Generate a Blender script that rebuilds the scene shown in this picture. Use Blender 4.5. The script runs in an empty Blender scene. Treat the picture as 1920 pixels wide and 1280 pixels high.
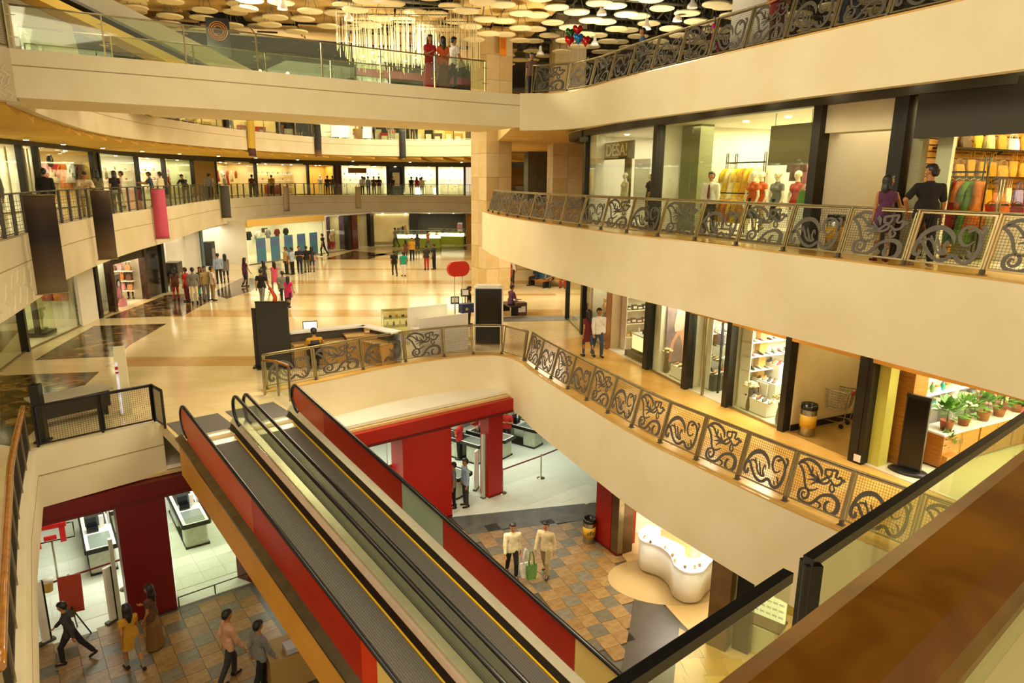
import bpy, math, random
import numpy as np
from mathutils import Vector, Matrix
random.seed(7)
rnd = random.Random(11)
SC = bpy.context.scene
COL = SC.collection
PI = math.pi

# ---------------------------------------------------------------- camera
FPX = 1280.0                      # focal length in pixels of the 1920x1280 frame (24 mm)
EYE = 11.2                        # eye height above the lowest floor
L0, L1, L2, L3 = 0.0, 5.1, 9.7, 14.15   # floor levels
_d = np.array([-53.0, FPX * FPX / 302.0, FPX]); _d /= np.linalg.norm(_d)
_up = -_d
_fw = np.array([0, 0, 1.0]); _fw -= _up * _fw.dot(_up); _fw /= np.linalg.norm(_fw)
_rt = np.cross(_up, -_fw)
if _rt[0] < 0: _rt = -_rt
CAMM = np.array([_rt, _fw, _up])  # world <- camera (x right, y down, z forward)

def ray(px, py): return CAMM @ np.array([px - 960.0, py - 640.0, FPX])
def P(px, py, z):
    """plan point where the sight line meets the level z"""
    r = ray(px, py); t = (z - EYE) / r[2]
    return (float(r[0] * t), float(r[1] * t))
def proj(x, y, z):
    c = CAMM.T @ np.array([x, y, z - EYE])
    return 960 + FPX * c[0] / c[2], 640 + FPX * c[1] / c[2]

cam_d = bpy.data.cameras.new('camera'); cam = bpy.data.objects.new('camera', cam_d)
COL.objects.link(cam); SC.camera = cam
cam_d.sensor_width = 36.0; cam_d.lens = 36.0 * FPX / 1920.0
cam_d.clip_start = 0.05; cam_d.clip_end = 300
_m = Matrix.Identity(4)
for _i in range(3):
    _m[_i][0] = CAMM[_i][0]; _m[_i][1] = -CAMM[_i][1]; _m[_i][2] = -CAMM[_i][2]
_m[2][3] = EYE
cam.matrix_world = _m

# ---------------------------------------------------------------- exposure, ambient light, atrium lights, added fills
SC.view_settings.view_transform = 'Standard'
SC.view_settings.look = 'None'
SC.view_settings.gamma = 1.0
SC.view_settings.use_curve_mapping = False
SC.view_settings.exposure = 0.06
wld = bpy.data.worlds.new('mall_ambient'); SC.world = wld; wld.use_nodes = True
wld.node_tree.nodes['Background'].inputs[0].default_value = (1.0, 0.79, 0.50, 1)
wld.node_tree.nodes['Background'].inputs[1].default_value = 0.85
SC.cycles.max_bounces = 6; SC.cycles.diffuse_bounces = 3; SC.cycles.glossy_bounces = 3
SC.cycles.transmission_bounces = 4; SC.cycles.transparent_max_bounces = 12
SC.cycles.caustics_reflective = False; SC.cycles.caustics_refractive = False
SC.cycles.sample_clamp_indirect = 4.0

WARM = (1.0, 0.87, 0.62); SHOPW = (1.0, 0.92, 0.74); COOL = (0.95, 1.0, 0.86)
def area(name, loc, size, power, color=WARM, rot=(0, 0, 0), sy=None):
    l = bpy.data.lights.new(name, 'AREA'); l.energy = power; l.color = color
    l.size = size
    if sy: l.shape = 'RECTANGLE'; l.size_y = sy
    o = bpy.data.objects.new(name, l); COL.objects.link(o); o.location = loc; o.rotation_euler = rot
    return o
def aim(o, t):
    o.rotation_euler = (Vector(t) - o.location).to_track_quat('-Z', 'Y').to_euler()
# atrium lamps under the roof
for _x, _y, _e in ((-4, 5, 350), (-8, 31, 560), (-9, 43, 850), (-7, 55, 1150)):
    area('atrium_light', (_x, _y, 17.1), 5.0, _e, WARM)
for _p, _t, _s, _e in (((-5.5, 5.5, 16.5), (7.5, 16, 12.5), 4, 260), ((-6, 12, 17.5), (5.5, 17, 8.0), 3.5, 650), ((-12, 29, 17), (4.5, 16, 7), 4, 1700), ((-2, 12, 15.8), (7, 14.5, 13.6), 2.5, 60), ((-3, 33, 16), (-18, 36, 9.5), 4, 1000), ((-2, 46, 16), (-14, 62, 9), 4, 1000), ((1.5, 8, 8.8), (-10, 15.5, 4.6), 2, 420), ((-5, 20, 9), (-4, 12, 0), 3, 260)):
    _o = area('gallery_fill', _p, _s, _e, WARM); aim(_o, _t)  # added unseen fills in mid-air, aimed to brighten the balcony edges
for _p, _e in (((-8, 39, 14.5), 260), ((4.5, 31, 14.6), 620), ((-14, 42, 14.6), 420), ((0, 33, 14.6), 130)):      # added unseen fills from below, brightening the hung discs
    area('disc_fill', _p, 2.5, _e, WARM, rot=(PI, 0, 0))
area('gallery_fill', (2.2, 36, 9.3), 3.0, 330, WARM); area('gallery_fill', (4.2, 25.5, 9.3), 1.5, 70, WARM); area('gallery_fill', (6.2, 16.6, 9.3), 0.6, 110, WARM); area('gallery_fill', (8.1, 12.9, 9.3), 0.6, 110, WARM)  # added unseen fills under the upper slab, brightening hall floor and walkway
# ---------------------------------------------------------------- materials
def lin(h):
    h = h.lstrip('#'); c = [int(h[i:i + 2], 16) / 255 for i in (0, 2, 4)]
    return tuple(x / 12.92 if x <= 0.04045 else ((x + 0.055) / 1.055) ** 2.4 for x in c) + (1,)
MATS = {}
def mat(name, col, rough=0.6, metal=0.0, col2=None, scale=4.0, bump=0.0, bscale=40.0, stretch=None, spec=0.5, coat=0.0, detail=4.0, ramp=(0.35, 0.65), trans=0.0, alpha=1.0, emit=None, estr=0.0, kind='noise', dist=0.0):
    if name in MATS: return MATS[name]
    m = bpy.data.materials.new(name); m.use_nodes = True
    nt = m.node_tree; b = nt.nodes['Principled BSDF']
    b.inputs['Base Color'].default_value = lin(col); b.inputs['Roughness'].default_value = rough
    b.inputs['Metallic'].default_value = metal; b.inputs['Specular IOR Level'].default_value = spec
    b.inputs['Coat Weight'].default_value = coat; b.inputs['Transmission Weight'].default_value = trans
    b.inputs['Alpha'].default_value = alpha
    if emit: b.inputs['Emission Color'].default_value = lin(emit); b.inputs['Emission Strength'].default_value = estr
    if col2 or bump:
        tc = nt.nodes.new('ShaderNodeTexCoord'); mp = nt.nodes.new('ShaderNodeMapping')
        nt.links.new(tc.outputs['Object'], mp.inputs['Vector'])
        if stretch: mp.inputs['Scale'].default_value = stretch
    if col2:
        if kind == 'wave':
            n = nt.nodes.new('ShaderNodeTexWave'); n.inputs['Scale'].default_value = scale
            n.inputs['Distortion'].default_value = dist; n.inputs['Detail'].default_value = detail
            n.inputs['Detail Scale'].default_value = 1.5
            o = n.outputs['Fac']
        else:
            n = nt.nodes.new('ShaderNodeTexNoise'); n.inputs['Scale'].default_value = scale
            n.inputs['Detail'].default_value = detail; n.inputs['Distortion'].default_value = dist
            o = n.outputs['Fac']
        nt.links.new(mp.outputs[0], n.inputs['Vector'])
        r = nt.nodes.new('ShaderNodeValToRGB')
        r.color_ramp.elements[0].position = ramp[0]; r.color_ramp.elements[0].color = lin(col)
        r.color_ramp.elements[1].position = ramp[1]; r.color_ramp.elements[1].color = lin(col2)
        nt.links.new(o, r.inputs[0]); nt.links.new(r.outputs[0], b.inputs['Base Color'])
    if bump:
        n2 = nt.nodes.new('ShaderNodeTexNoise'); n2.inputs['Scale'].default_value = bscale; n2.inputs['Detail'].default_value = 3
        nt.links.new(mp.outputs[0], n2.inputs['Vector'])
        bp = nt.nodes.new('ShaderNodeBump'); bp.inputs['Strength'].default_value = bump; bp.inputs['Distance'].default_value = 0.02
        nt.links.new(n2.outputs['Fac'], bp.inputs['Height']); nt.links.new(bp.outputs[0], b.inputs['Normal'])
    MATS[name] = m
    return m
def glassmat(name, tint, a, rough=0.03):
    """thin pane: mostly clear, with a real reflection"""
    if name in MATS: return MATS[name]
    m = bpy.data.materials.new(name); m.use_nodes = True; nt = m.node_tree
    for n in list(nt.nodes): nt.nodes.remove(n)
    out = nt.nodes.new('ShaderNodeOutputMaterial'); tr = nt.nodes.new('ShaderNodeBsdfTransparent')
    tr.inputs[0].default_value = lin(tint)
    gl = nt.nodes.new('ShaderNodeBsdfGlossy'); gl.inputs['Roughness'].default_value = rough
    gl.inputs['Color'].default_value = (0.85, 0.9, 0.88, 1)
    fr = nt.nodes.new('ShaderNodeLayerWeight'); fr.inputs['Blend'].default_value = 0.5
    pw = nt.nodes.new('ShaderNodeMath'); pw.operation = 'POWER'; pw.inputs[1].default_value = 4.0
    ma = nt.nodes.new('ShaderNodeMath'); ma.operation = 'MULTIPLY_ADD'; ma.inputs[1].default_value = 0.85; ma.inputs[2].default_value = a
    nt.links.new(fr.outputs['Facing'], pw.inputs[0]); nt.links.new(pw.outputs[0], ma.inputs[0])
    mx = nt.nodes.new('ShaderNodeMixShader')
    nt.links.new(ma.outputs[0], mx.inputs[0]); nt.links.new(tr.outputs[0], mx.inputs[1]); nt.links.new(gl.outputs[0], mx.inputs[2])
    nt.links.new(mx.outputs[0], out.inputs[0]); MATS[name] = m
    return m
def emis(name, col, s):
    return mat(name, col, emit=col, estr=s)
def plain(h, rough=0.6, metal=0.0):
    return mat('plain_%s_%d_%d' % (h.lstrip('#'), int(rough * 100), int(metal * 100)), h, rough, metal, bump=0.04, bscale=60)

M_wall = mat('cream_plaster', '#eadcb6', 0.75, col2='#e4d4aa', scale=0.8, bump=0.05, bscale=30)
M_wallL = mat('pale_stone_plaster', '#dccfae', 0.75, col2='#d2c39c', scale=0.7, bump=0.06, bscale=25)
M_soff = mat('ochre_soffit', '#dcb650', 0.7, col2='#d2a842', scale=0.5)
M_soffR = mat('cream_soffit', '#e2c98c', 0.7, col2='#d9bd7c', scale=0.6)
M_header = mat('orange_bulkhead', '#c08a2c', 0.65, col2='#b67f26', scale=0.8)
M_dark = mat('dark_bronze_metal', '#2b2823', 0.35, 0.3, col2='#232019', scale=2)
M_hdr = mat('dark_grey_fascia', '#4a4538', 0.55, 0.0, col2='#423d31', scale=1.5)
M_black = mat('black_gloss', '#0d0c0b', 0.2)
M_rubber = mat('black_rubber', '#0b0b0a', 0.3)
M_marb = mat('cream_marble', '#e6d2a0', 0.13, col2='#d9c08a', scale=1.0, stretch=(0.6, 1.8, 1), ramp=(0.3, 0.75), spec=0.6, dist=0.6)
M_tan = mat('tan_marble', '#cda868', 0.14, col2='#c09857', scale=1.3, stretch=(0.5, 2.0, 1), spec=0.6)
M_emp = mat('dark_brown_marble', '#2e1f0c', 0.14, col2='#a07a3c', scale=1.5, ramp=(0.46, 0.68), detail=9, dist=1.6, spec=0.6)
M_walk = mat('honey_marble', '#d9ad5e', 0.2, col2='#cd9c4a', scale=1.2, spec=0.55)
M_slate = mat('grey_slate', '#5d594d', 0.45, col2='#4c483c', scale=3, bump=0.1, bscale=14)
M_shopfl = mat('shop_floor_tile', '#e6dcc0', 0.25, col2='#dccfae', scale=1.0)
M_store = mat('white_store_tile', '#e9ecdc', 0.3, col2='#e2e6d4', scale=1.5)
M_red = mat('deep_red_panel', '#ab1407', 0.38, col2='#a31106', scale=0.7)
M_steel = mat('brushed_steel', '#b9b39c', 0.3, 1.0, col2='#a39c84', scale=6, stretch=(1, 30, 30))
M_steel2 = mat('dull_champagne_metal', '#a3936a', 0.38, 0.85, col2='#94845c', scale=5)
M_scroll = mat('bronze_grey_sheet', '#5d564a', 0.5, 0.25, col2='#544d41', scale=3)
M_white = mat('white_paint', '#efe9da', 0.5, col2='#e9e2d0', scale=1)
M_whites = mat('white_laminate', '#f4f1e8', 0.3, col2='#efeadf', scale=1)
M_wood = mat('honey_wood', '#b5792c', 0.45, col2='#9c6220', scale=2.5, stretch=(1, 1, 14), kind='noise', detail=6)
M_rail = mat('varnished_teak', '#6f4410', 0.35, col2='#8f5e1c', scale=5, stretch=(1, 1, 1), detail=5, coat=0.3)
M_glass = glassmat('clear_glass', '#f7faf0', 0.03)
M_gglass = glassmat('greenish_glass', '#f1f6e6', 0.05)
M_rglass = glassmat('balustrade_glass', '#f8fbf1', 0.04)
M_shelf = mat('shelf_laminate', '#efe6cf', 0.4, col2='#e6dbc0', scale=1)

# ---------------------------------------------------------------- mesh builder
class MB:
    def __init__(s): s.v = []; s.f = []; s.m = []; s.sm = []
    def add(s, vs, fs, m=0, smooth=False):
        o = len(s.v); s.v += [tuple(p) for p in vs]
        for f in fs: s.f.append(tuple(i + o for i in f)); s.m.append(m); s.sm.append(smooth)
        return s
    def box(s, c, d, rz=0.0, m=0, bev=0.0, tx=1.0, ty=1.0):
        """centre, size; tx,ty scale the top face"""
        x, y, z = (q / 2 for q in d); cs, sn = math.cos(rz), math.sin(rz); vs = []
        if bev <= 0:
            for k, (sx, sy) in ((-1, (1, 1)), (1, (tx, ty))):
                for a, b in ((-1, -1), (1, -1), (1, 1), (-1, 1)):
                    px, py = a * x * sx, b * y * sy
                    vs.append((c[0] + px * cs - py * sn, c[1] + px * sn + py * cs, c[2] + k * z))
            return s.add(vs, [(3, 2, 1, 0), (4, 5, 6, 7), (0, 1, 5, 4), (1, 2, 6, 5), (2, 3, 7, 6), (3, 0, 4, 7)], m)
        e = min(bev, x * 0.9, y * 0.9)
        pl = [(-x + e, -y), (x - e, -y), (x, -y + e), (x, y - e), (x - e, y), (-x + e, y), (-x, y - e), (-x, -y + e)]
        pl = [(c[0] + a * cs - b * sn, c[1] + a * sn + b * cs) for a, b in pl]
        return s.prism(pl, c[2] - z, c[2] + z, m)
    def prism(s, poly, z0, z1, m=0, mt=None, smooth=False):
        n = len(poly); vs = [(p[0], p[1], z0) for p in poly] + [(p[0], p[1], z1) for p in poly]
        a = sum(poly[i][0] * poly[(i + 1) % n][1] - poly[(i + 1) % n][0] * poly[i][1] for i in range(n))
        if a < 0:
            vs = vs[:n][::-1] + vs[n:][::-1]
        s.add(vs, [tuple(range(n))[::-1]], m); o = len(s.v) - 2 * n
        s.f.append(tuple(range(o + n, o + 2 * n))); s.m.append(m if mt is None else mt); s.sm.append(False)
        for i in range(n):
            j = (i + 1) % n; s.f.append((o + i, o + j, o + n + j, o + n + i)); s.m.append(m); s.sm.append(smooth)
        return s
    def ribbon(s, path, z0, z1, th, m=0, smooth=True, off=0.0):
        """vertical strip along a plan path, th thick towards its left side"""
        a = offset(path, off); b = offset(path, off + th); n = len(path); vs = []
        for q in range(n):
            vs += [(a[q][0], a[q][1], z0), (a[q][0], a[q][1], z1), (b[q][0], b[q][1], z1), (b[q][0], b[q][1], z0)]
        fs = []
        o = len(s.v)
        for q in range(n - 1):
            i = q * 4; j = i + 4
            fs += [(i, j, j + 1, i + 1), (i + 2, j + 2, j + 3, i + 3)]
        s.add(vs, fs, m, smooth)
        fs = [(0, 1, 2, 3), (n * 4 - 1, n * 4 - 2, n * 4 - 3, n * 4 - 4)]
        for q in range(n - 1):
            i = q * 4; j = i + 4
            fs += [(i + 1, j + 1, j + 2, i + 2), (i + 3, j + 3, j, i)]
        return s.add(vs, fs, m)
    def tube(s, pts, r, n=6, m=0, caps=True, closed=False, r2=None):
        pts = [Vector(p) for p in pts]; k = len(pts); vs = []
        prev = None
        for i, p in enumerate(pts):
            if closed: t = pts[(i + 1) % k] - pts[i - 1]
            else: t = pts[min(i + 1, k - 1)] - pts[max(i - 1, 0)]
            t.normalize()
            u = Vector((0, 0, 1)) if abs(t.z) < 0.95 else Vector((1, 0, 0))
            if prev is not None:
                a = prev - t * prev.dot(t)
                if a.length > 1e-4: u = a
            a = u - t * u.dot(t); a.normalize(); b = t.cross(a); prev = a
            rr = r if r2 is None else r + (r2 - r) * i / max(1, k - 1)
            for q in range(n):
                an = 2 * PI * q / n; vs.append(p + (a * math.cos(an) + b * math.sin(an)) * rr)
        fs = []
        for i in range(k if closed else k - 1):
            for q in range(n):
                j = (i + 1) % k; fs.append((i * n + q, i * n + (q + 1) % n, j * n + (q + 1) % n, j * n + q))
        s.add(vs, fs, m, n > 4)
        if caps and not closed:
            o = len(s.v) - len(vs)
            s.f.append(tuple(range(o + n - 1, o - 1, -1))); s.m.append(m); s.sm.append(False)
            s.f.append(tuple(range(o + (k - 1) * n, o + k * n))); s.m.append(m); s.sm.append(False)
        return s
    def bar(s, a, b, w, h, m=0):
        """rectangular bar from a to b, w wide (horizontal), h high"""
        a = Vector(a); b = Vector(b); t = (b - a).normalized()
        u = Vector((0, 0, 1)) if abs(t.z) < 0.98 else Vector((0, 1, 0))
        x = t.cross(u).normalized() * (w / 2); y = x.normalized().cross(t).normalized() * (h / 2)
        vs = [a - x - y, a + x - y, a + x + y, a - x + y, b - x - y, b + x - y, b + x + y, b - x + y]
        return s.add(vs, [(3, 2, 1, 0), (4, 5, 6, 7), (0, 1, 5, 4), (1, 2, 6, 5), (2, 3, 7, 6), (3, 0, 4, 7)], m)
    def lathe(s, prof, c=(0, 0, 0), n=12, m=0, sx=1.0, sy=1.0, smooth=True):
        vs = []; k = len(prof)
        for r, z in prof:
            for q in range(n):
                a = 2 * PI * q / n; vs.append((c[0] + r * math.cos(a) * sx, c[1] + r * math.sin(a) * sy, c[2] + z))
        fs = [(i * n + q, i * n + (q + 1) % n, (i + 1) * n + (q + 1) % n, (i + 1) * n + q) for i in range(k - 1) for q in range(n)]
        s.add(vs, fs, m, smooth); o = len(s.v) - len(vs)
        s.f.append(tuple(range(o + n - 1, o - 1, -1))); s.m.append(m); s.sm.append(False)
        s.f.append(tuple(range(o + (k - 1) * n, o + k * n))); s.m.append(m); s.sm.append(False)
        return s
    def ball(s, c, r, nu=8, nv=5, m=0):
        r = r if isinstance(r, (tuple, list)) else (r, r, r)
        vs = [(c[0], c[1], c[2] - r[2])]
        for i in range(1, nv):
            t = PI * i / nv
            for q in range(nu):
                a = 2 * PI * q / nu
                vs.append((c[0] + r[0] * math.sin(t) * math.cos(a), c[1] + r[1] * math.sin(t) * math.sin(a), c[2] - r[2] * math.cos(t)))
        vs.append((c[0], c[1], c[2] + r[2])); fs = []
        for q in range(nu): fs.append((0, 1 + (q + 1) % nu, 1 + q))
        for i in range(nv - 2):
            for q in range(nu):
                a = 1 + i * nu; b = a + nu; fs.append((a + q, a + (q + 1) % nu, b + (q + 1) % nu, b + q))
        l = len(vs) - 1; a = 1 + (nv - 2) * nu
        for q in range(nu): fs.append((a + q, a + (q + 1) % nu, l))
        return s.add(vs, fs, m, True)
    def quad(s, p, m=0): return s.add(p, [tuple(range(len(p)))], m)
    def mesh(s, name, mats):
        me = bpy.data.meshes.new(name); me.from_pydata([tuple(map(float, p)) for p in s.v], [], s.f)
        for q in (mats if isinstance(mats, (list, tuple)) else [mats]): me.materials.append(q)
        me.polygons.foreach_set('material_index', s.m); me.polygons.foreach_set('use_smooth', s.sm); me.update()
        return me
    def build(s, name, mats, parent=None, loc=None, rz=None):
        return link(name, s.mesh(name, mats), parent, loc, rz)

def offset(path, d):
    """shift a plan path to its left by d"""
    n = len(path); out = []
    for i in range(n):
        a = path[max(0, i - 1)]; b = path[min(n - 1, i + 1)]
        t = Vector((b[0] - a[0], b[1] - a[1]))
        if t.length < 1e-9: t = Vector((1, 0))
        t.normalize(); out.append((path[i][0] - t.y * d, path[i][1] + t.x * d))
    return out
def spline(pts, n=6):
    out = []; k = len(pts)
    for i in range(k - 1):
        p0, p1, p2, p3 = pts[max(0, i - 1)], pts[i], pts[i + 1], pts[min(k - 1, i + 2)]
        for q in range(n):
            t = q / n
            out.append(tuple(0.5 * (2 * p1[a] + (p2[a] - p0[a]) * t + (2 * p0[a] - 5 * p1[a] + 4 * p2[a] - p3[a]) * t * t + (3 * p1[a] - p0[a] - 3 * p2[a] + p3[a]) * t ** 3) for a in range(len(p1))))
    out.append(tuple(pts[-1])); return out
def cumlen(path):
    c = [0.0]
    for a, b in zip(path, path[1:]): c.append(c[-1] + math.dist(a, b))
    return c
def along(path, s):
    c = cumlen(path); s = max(0, min(c[-1], s))
    for i in range(len(path) - 1):
        if c[i + 1] >= s: break
    t = (s - c[i]) / max(1e-9, c[i + 1] - c[i]); a, b = path[i], path[i + 1]
    return (a[0] + (b[0] - a[0]) * t, a[1] + (b[1] - a[1]) * t), math.atan2(b[1] - a[1], b[0] - a[0])
def sub(path, s0, s1, step=0.6):
    n = max(2, int((s1 - s0) / step) + 1); return [along(path, s0 + (s1 - s0) * i / (n - 1))[0] for i in range(n)]

# ---------------------------------------------------------------- objects
def bxs(o, nm, m, *bs, bev=0):
    mb = MB()
    for c, d in bs: mb.box(c, d, bev=bev)
    return mb.build(nm, m, o)
def tbs(o, nm, m, r, *ps):
    mb = MB()
    for p in ps: mb.tube(p, r, 6)
    return mb.build(nm, m, o)
LABELS = {}
def link(name, data, parent=None, loc=None, rz=None, rot=None):
    o = bpy.data.objects.new(name, data); COL.objects.link(o)
    if parent is not None: o.parent = parent
    if loc is not None: o.location = loc
    if rz is not None: o.rotation_euler = (0, 0, rz)
    if rot is not None: o.rotation_euler = rot
    return o
def tag(o, label, cat, group=None, kind=None):
    o['label'] = label; o['category'] = cat
    if group: o['group'] = group
    if kind: o['kind'] = kind
    return o
def thing(name, label, cat, loc=(0, 0, 0), rz=0.0, group=None):
    return tag(link(name, None, None, loc, rz), label, cat, group)
def struct(name, label, cat, mb, mats):
    return tag(mb.build(name, mats), label, cat, None, 'structure')
def copy_tree(o, parent=None, loc=None, rz=None):
    c = o.copy(); COL.objects.link(c)
    if parent is not None: c.parent = parent
    if loc is not None: c.location = loc
    if rz is not None: c.rotation_euler = (0, 0, rz)
    for ch in list(o.children): copy_tree(ch, c)
    return c
ORD = 'first second third fourth fifth sixth seventh eighth ninth tenth eleventh twelfth thirteenth fourteenth fifteenth sixteenth seventeenth eighteenth nineteenth twentieth'.split()
def nth(i):
    if i < 20: return ORD[i]
    return {2: 'twenty-', 3: 'thirty-', 4: 'forty-', 5: 'fifty-'}[(i + 1) // 10] + (ORD[(i + 1) % 10 - 1] if (i + 1) % 10 else 'last')
# ================================================================ plan of the building
RIM2 = spline([(-1.49, 33.7), (-0.9, 30.6), (-0.05, 27.8), (0.75, 25.5), (2.17, 21.99), (3.3, 19.55), (4.5, 17.4), (5.35, 15.77), (5.95, 14.6), (6.62, 13.27), (7.28, 11.9), (7.83, 10.61), (8.4, 9.0), (8.8, 7.4)])
RIM3 = spline([(0.2, 25.59), (1.3, 25.3), (2.25, 24.1), (3.0, 22.1), (3.6, 20.6), (4.5, 18.55), (5.35, 16.69), (6.5, 14.24), (7.41, 12.38), (8.15, 10.5), (8.8, 8.4)])
RIM1 = spline([(-7.17, 19.0), (-5.87, 20.15), (-4.24, 21.75), (-2.94, 22.7), (-1.5, 23.4), (-0.4, 23.5), (0.28, 22.7), (0.75, 21.3), (2.09, 18.06), (3.14, 15.64), (4.04, 14.09), (4.8, 12.83), (5.4, 11.9), (5.9, 11.2), (6.91, 9.87), (7.6, 8.8), (8.2, 7.6)])
RIM1L = [P(46, 1400, L1), P(45, 1280, L1), P(45, 1120, L1), P(47, 960, L1), (-10.85, 14.5), (-8.95, 16.5)]
RIM2L = spline([(-9.6, 10.5), (-10.6, 12.9), (-11.73, 15.68), (-12.67, 17.93), (-14.39, 22.12), (-16.4, 29.0), (-17.7, 35.68), (-19.4, 43), (-20.5, 50.1), (-19.7, 59.5), (-17.6, 63.6), (-14.17, 65.6), (-9.5, 66.8), (-4.78, 67.2), (2, 66.5)])
RIM3L = spline([(-12.6, 18.2), (-15.0, 23.5), (-17.4, 30.0), (-18.3, 36.0), (-17.9, 43.0), (-16.6, 48.0), (-14.4, 52.6), (-10.9, 55.0), (-7.0, 55.2), (-3.68, 54.0), (-1.0, 51.5)])
SHOP1R = spline([(3.3, 33.5), (2.62, 31.6), (2.5, 29.4), (2.85, 27.41), (3.58, 24.71), (4.57, 22.01), (5.24, 20.03), (5.97, 18.28), (6.93, 16.21), (7.81, 14.39), (8.4, 13.15), (8.95, 12.2), (9.8, 10.6), (10.6, 9.0)], 4)
SHOP2R = offset(SHOP1R, 0)
SHOP1L = spline([(-13.0, 12.5), (-14.9, 17.3), (-16.88, 21.69), (-17.45, 24.4), (-18.3, 29.7), (-18.75, 34.0), (-19.0, 37.5), (-19.9, 43.0), (-20.8, 48.0), (-20.9, 52.5)], 4)

# ---------------- floors and slabs
mb = MB(); mb.prism([(-34, 5), (30, 5), (30, 34), (-34, 34)], -0.3, -0.02)
struct('floor', 'brown and grey slate floor of the lowest level below the moving walkways', 'floor', mb, M_slate)
mb = MB(); p1 = [(-45, RIM1L[0][1])] + RIM1L + RIM1 + [(40, 7.6), (40, 92), (-45, 92)]
mb.prism(p1, L1 - 0.35, L1)
fl1 = struct('floor_main', 'polished cream marble floor of the main hall with darker bands', 'floor', mb, M_marb)
# right walkway of honey marble
mb = MB(); w1 = [p for p in RIM1 if p[1] < 23.2 and p[0] > -0.6]; s1 = [p for p in SHOP1R if p[1] < 27.2]
mb.prism(offset(w1, 0.12) + [(10.6, 8.0)] + s1[::-1] + [(0.9, 26.0)], L1, L1 + 0.006)
walk = struct('floor_walkway', 'honey coloured marble walkway between the scroll railing and the right shops', 'floor', mb, M_walk)
# joints between the big slabs of the walkway: slabs as pieces
M_walk2 = [mat('honey_marble_%d' % i, c, 0.2, col2=d, scale=1.4, spec=0.55) for i, (c, d) in enumerate((('#dbb064', '#cf9f50'), ('#d1a354', '#c49444'), ('#e1b970', '#d5aa5c')))]
for i in range(26):
    s0 = 10.3 + i * 0.62
    for k in range(3):
        a0, a1 = along(RIM1, s0 + 0.02), along(RIM1, s0 + 0.60)
        if a1[0][1] < 8.6 or a0[0][0] < 0.9: continue
        q = []
        for (pp, an), lo in ((a0, 1), (a1, 1), (a1, 2), (a0, 2)):
            d = 0.2 + (k + lo - 1) * 0.66 + (0.006 if lo == 1 else -0.006)
            q.append((pp[0] - math.sin(an) * d, pp[1] + math.cos(an) * d))
        m2 = MB(); m2.prism(q, L1 + 0.006, L1 + 0.014); m2.build('slab', M_walk2[(i * 7 + k * 3) % 3], walk)
# tan bands across the cream hall
for y0, w in ((22.0, 1.25), (30.4, 1.7), (36.2, 0.7), (40.5, 1.4), (47, 0.8), (53, 1.8)):
    xl = -13.4 if y0 < 25 else (-15.4 if y0 < 33 else -17.5)
    xr = -6.2 if y0 < 25 else 2.4
    n = int((xr - xl) / 2.0)
    for i in range(n):
        a, b = xl + (xr - xl) * i / n + 0.006, xl + (xr - xl) * (i + 1) / n - 0.006
        f = lambda x: y0 + (x + 8) * 0.06
        m2 = MB(); m2.prism([(a, f(a)), (b, f(b)), (b, f(b) + w), (a, f(a) + w)], L1, L1 + 0.006)
        m2.build('band_slab', M_tan, fl1)
m2 = MB(); m2.prism([P(900, 595, L1), P(1062, 592, L1), P(1075, 600, L1), P(905, 604, L1)], L1 + 0.006, L1 + 0.012); m2.build('dark_strip', M_slate, fl1)
# dark brown marble by the left shops
for pl in ([(196, 597), (312, 553), (372, 549), (408, 556), (344, 592)], [(104, 652), (176, 611), (312, 607), (246, 645), (216, 668), (66, 675)],
           [(0, 704), (186, 697), (142, 738), (30, 838), (0, 833)], [(395, 550), (455, 520), (500, 524), (470, 546), (425, 560)], [(596, 489), (664, 470), (728, 476), (690, 486), (615, 486)], [(690, 480), (770, 465), (876, 462), (876, 468), (740, 478)]):
    m2 = MB(); m2.prism([P(x, y, L1) for x, y in pl], L1, L1 + 0.007); m2.build('dark_marble_panel', M_emp, fl1)
for pl in ([(0, 838), (30, 842), (24, 860), (0, 880)],):
    m2 = MB(); m2.prism([P(x, y, L1) for x, y in pl], L1, L1 + 0.007); m2.build('pale_slab', M_marb, fl1)

mb = MB(); mb.prism(RIM2 + [(40, 7.4), (40, 92), (2.2, 92), (2.0, 66.5), (-1.3, 60), (-1.45, 40)], L2 - 0.3, L2)
struct('floor_upper_right', 'marble floor of the upper right gallery', 'floor', mb, M_walk)
mb = MB(); mb.prism(RIM2L + [(2, 92), (-45, 92), (-45, 10.5)], L2 - 0.3, L2)
struct('floor_upper_left', 'marble floor of the curved upper left gallery', 'floor', mb, M_marb)
mb = MB(); mb.prism(RIM3 + [(40, 8.4), (40, 60), (-1.0, 51.5), (-1.0, 40), (0.0, 27.5)], L3 - 0.9, L3)
struct('ceiling_right', 'cream slab and soffit over the upper right shops', 'ceiling', mb, M_soffR)
mb = MB(); mb.prism(RIM3L + [(-1, 92), (-45, 92), (-45, 18.2)], L3 - 0.9, L3)
struct('ceiling_left', 'ochre soffit over the upper left gallery', 'ceiling', mb, M_soff)

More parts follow.
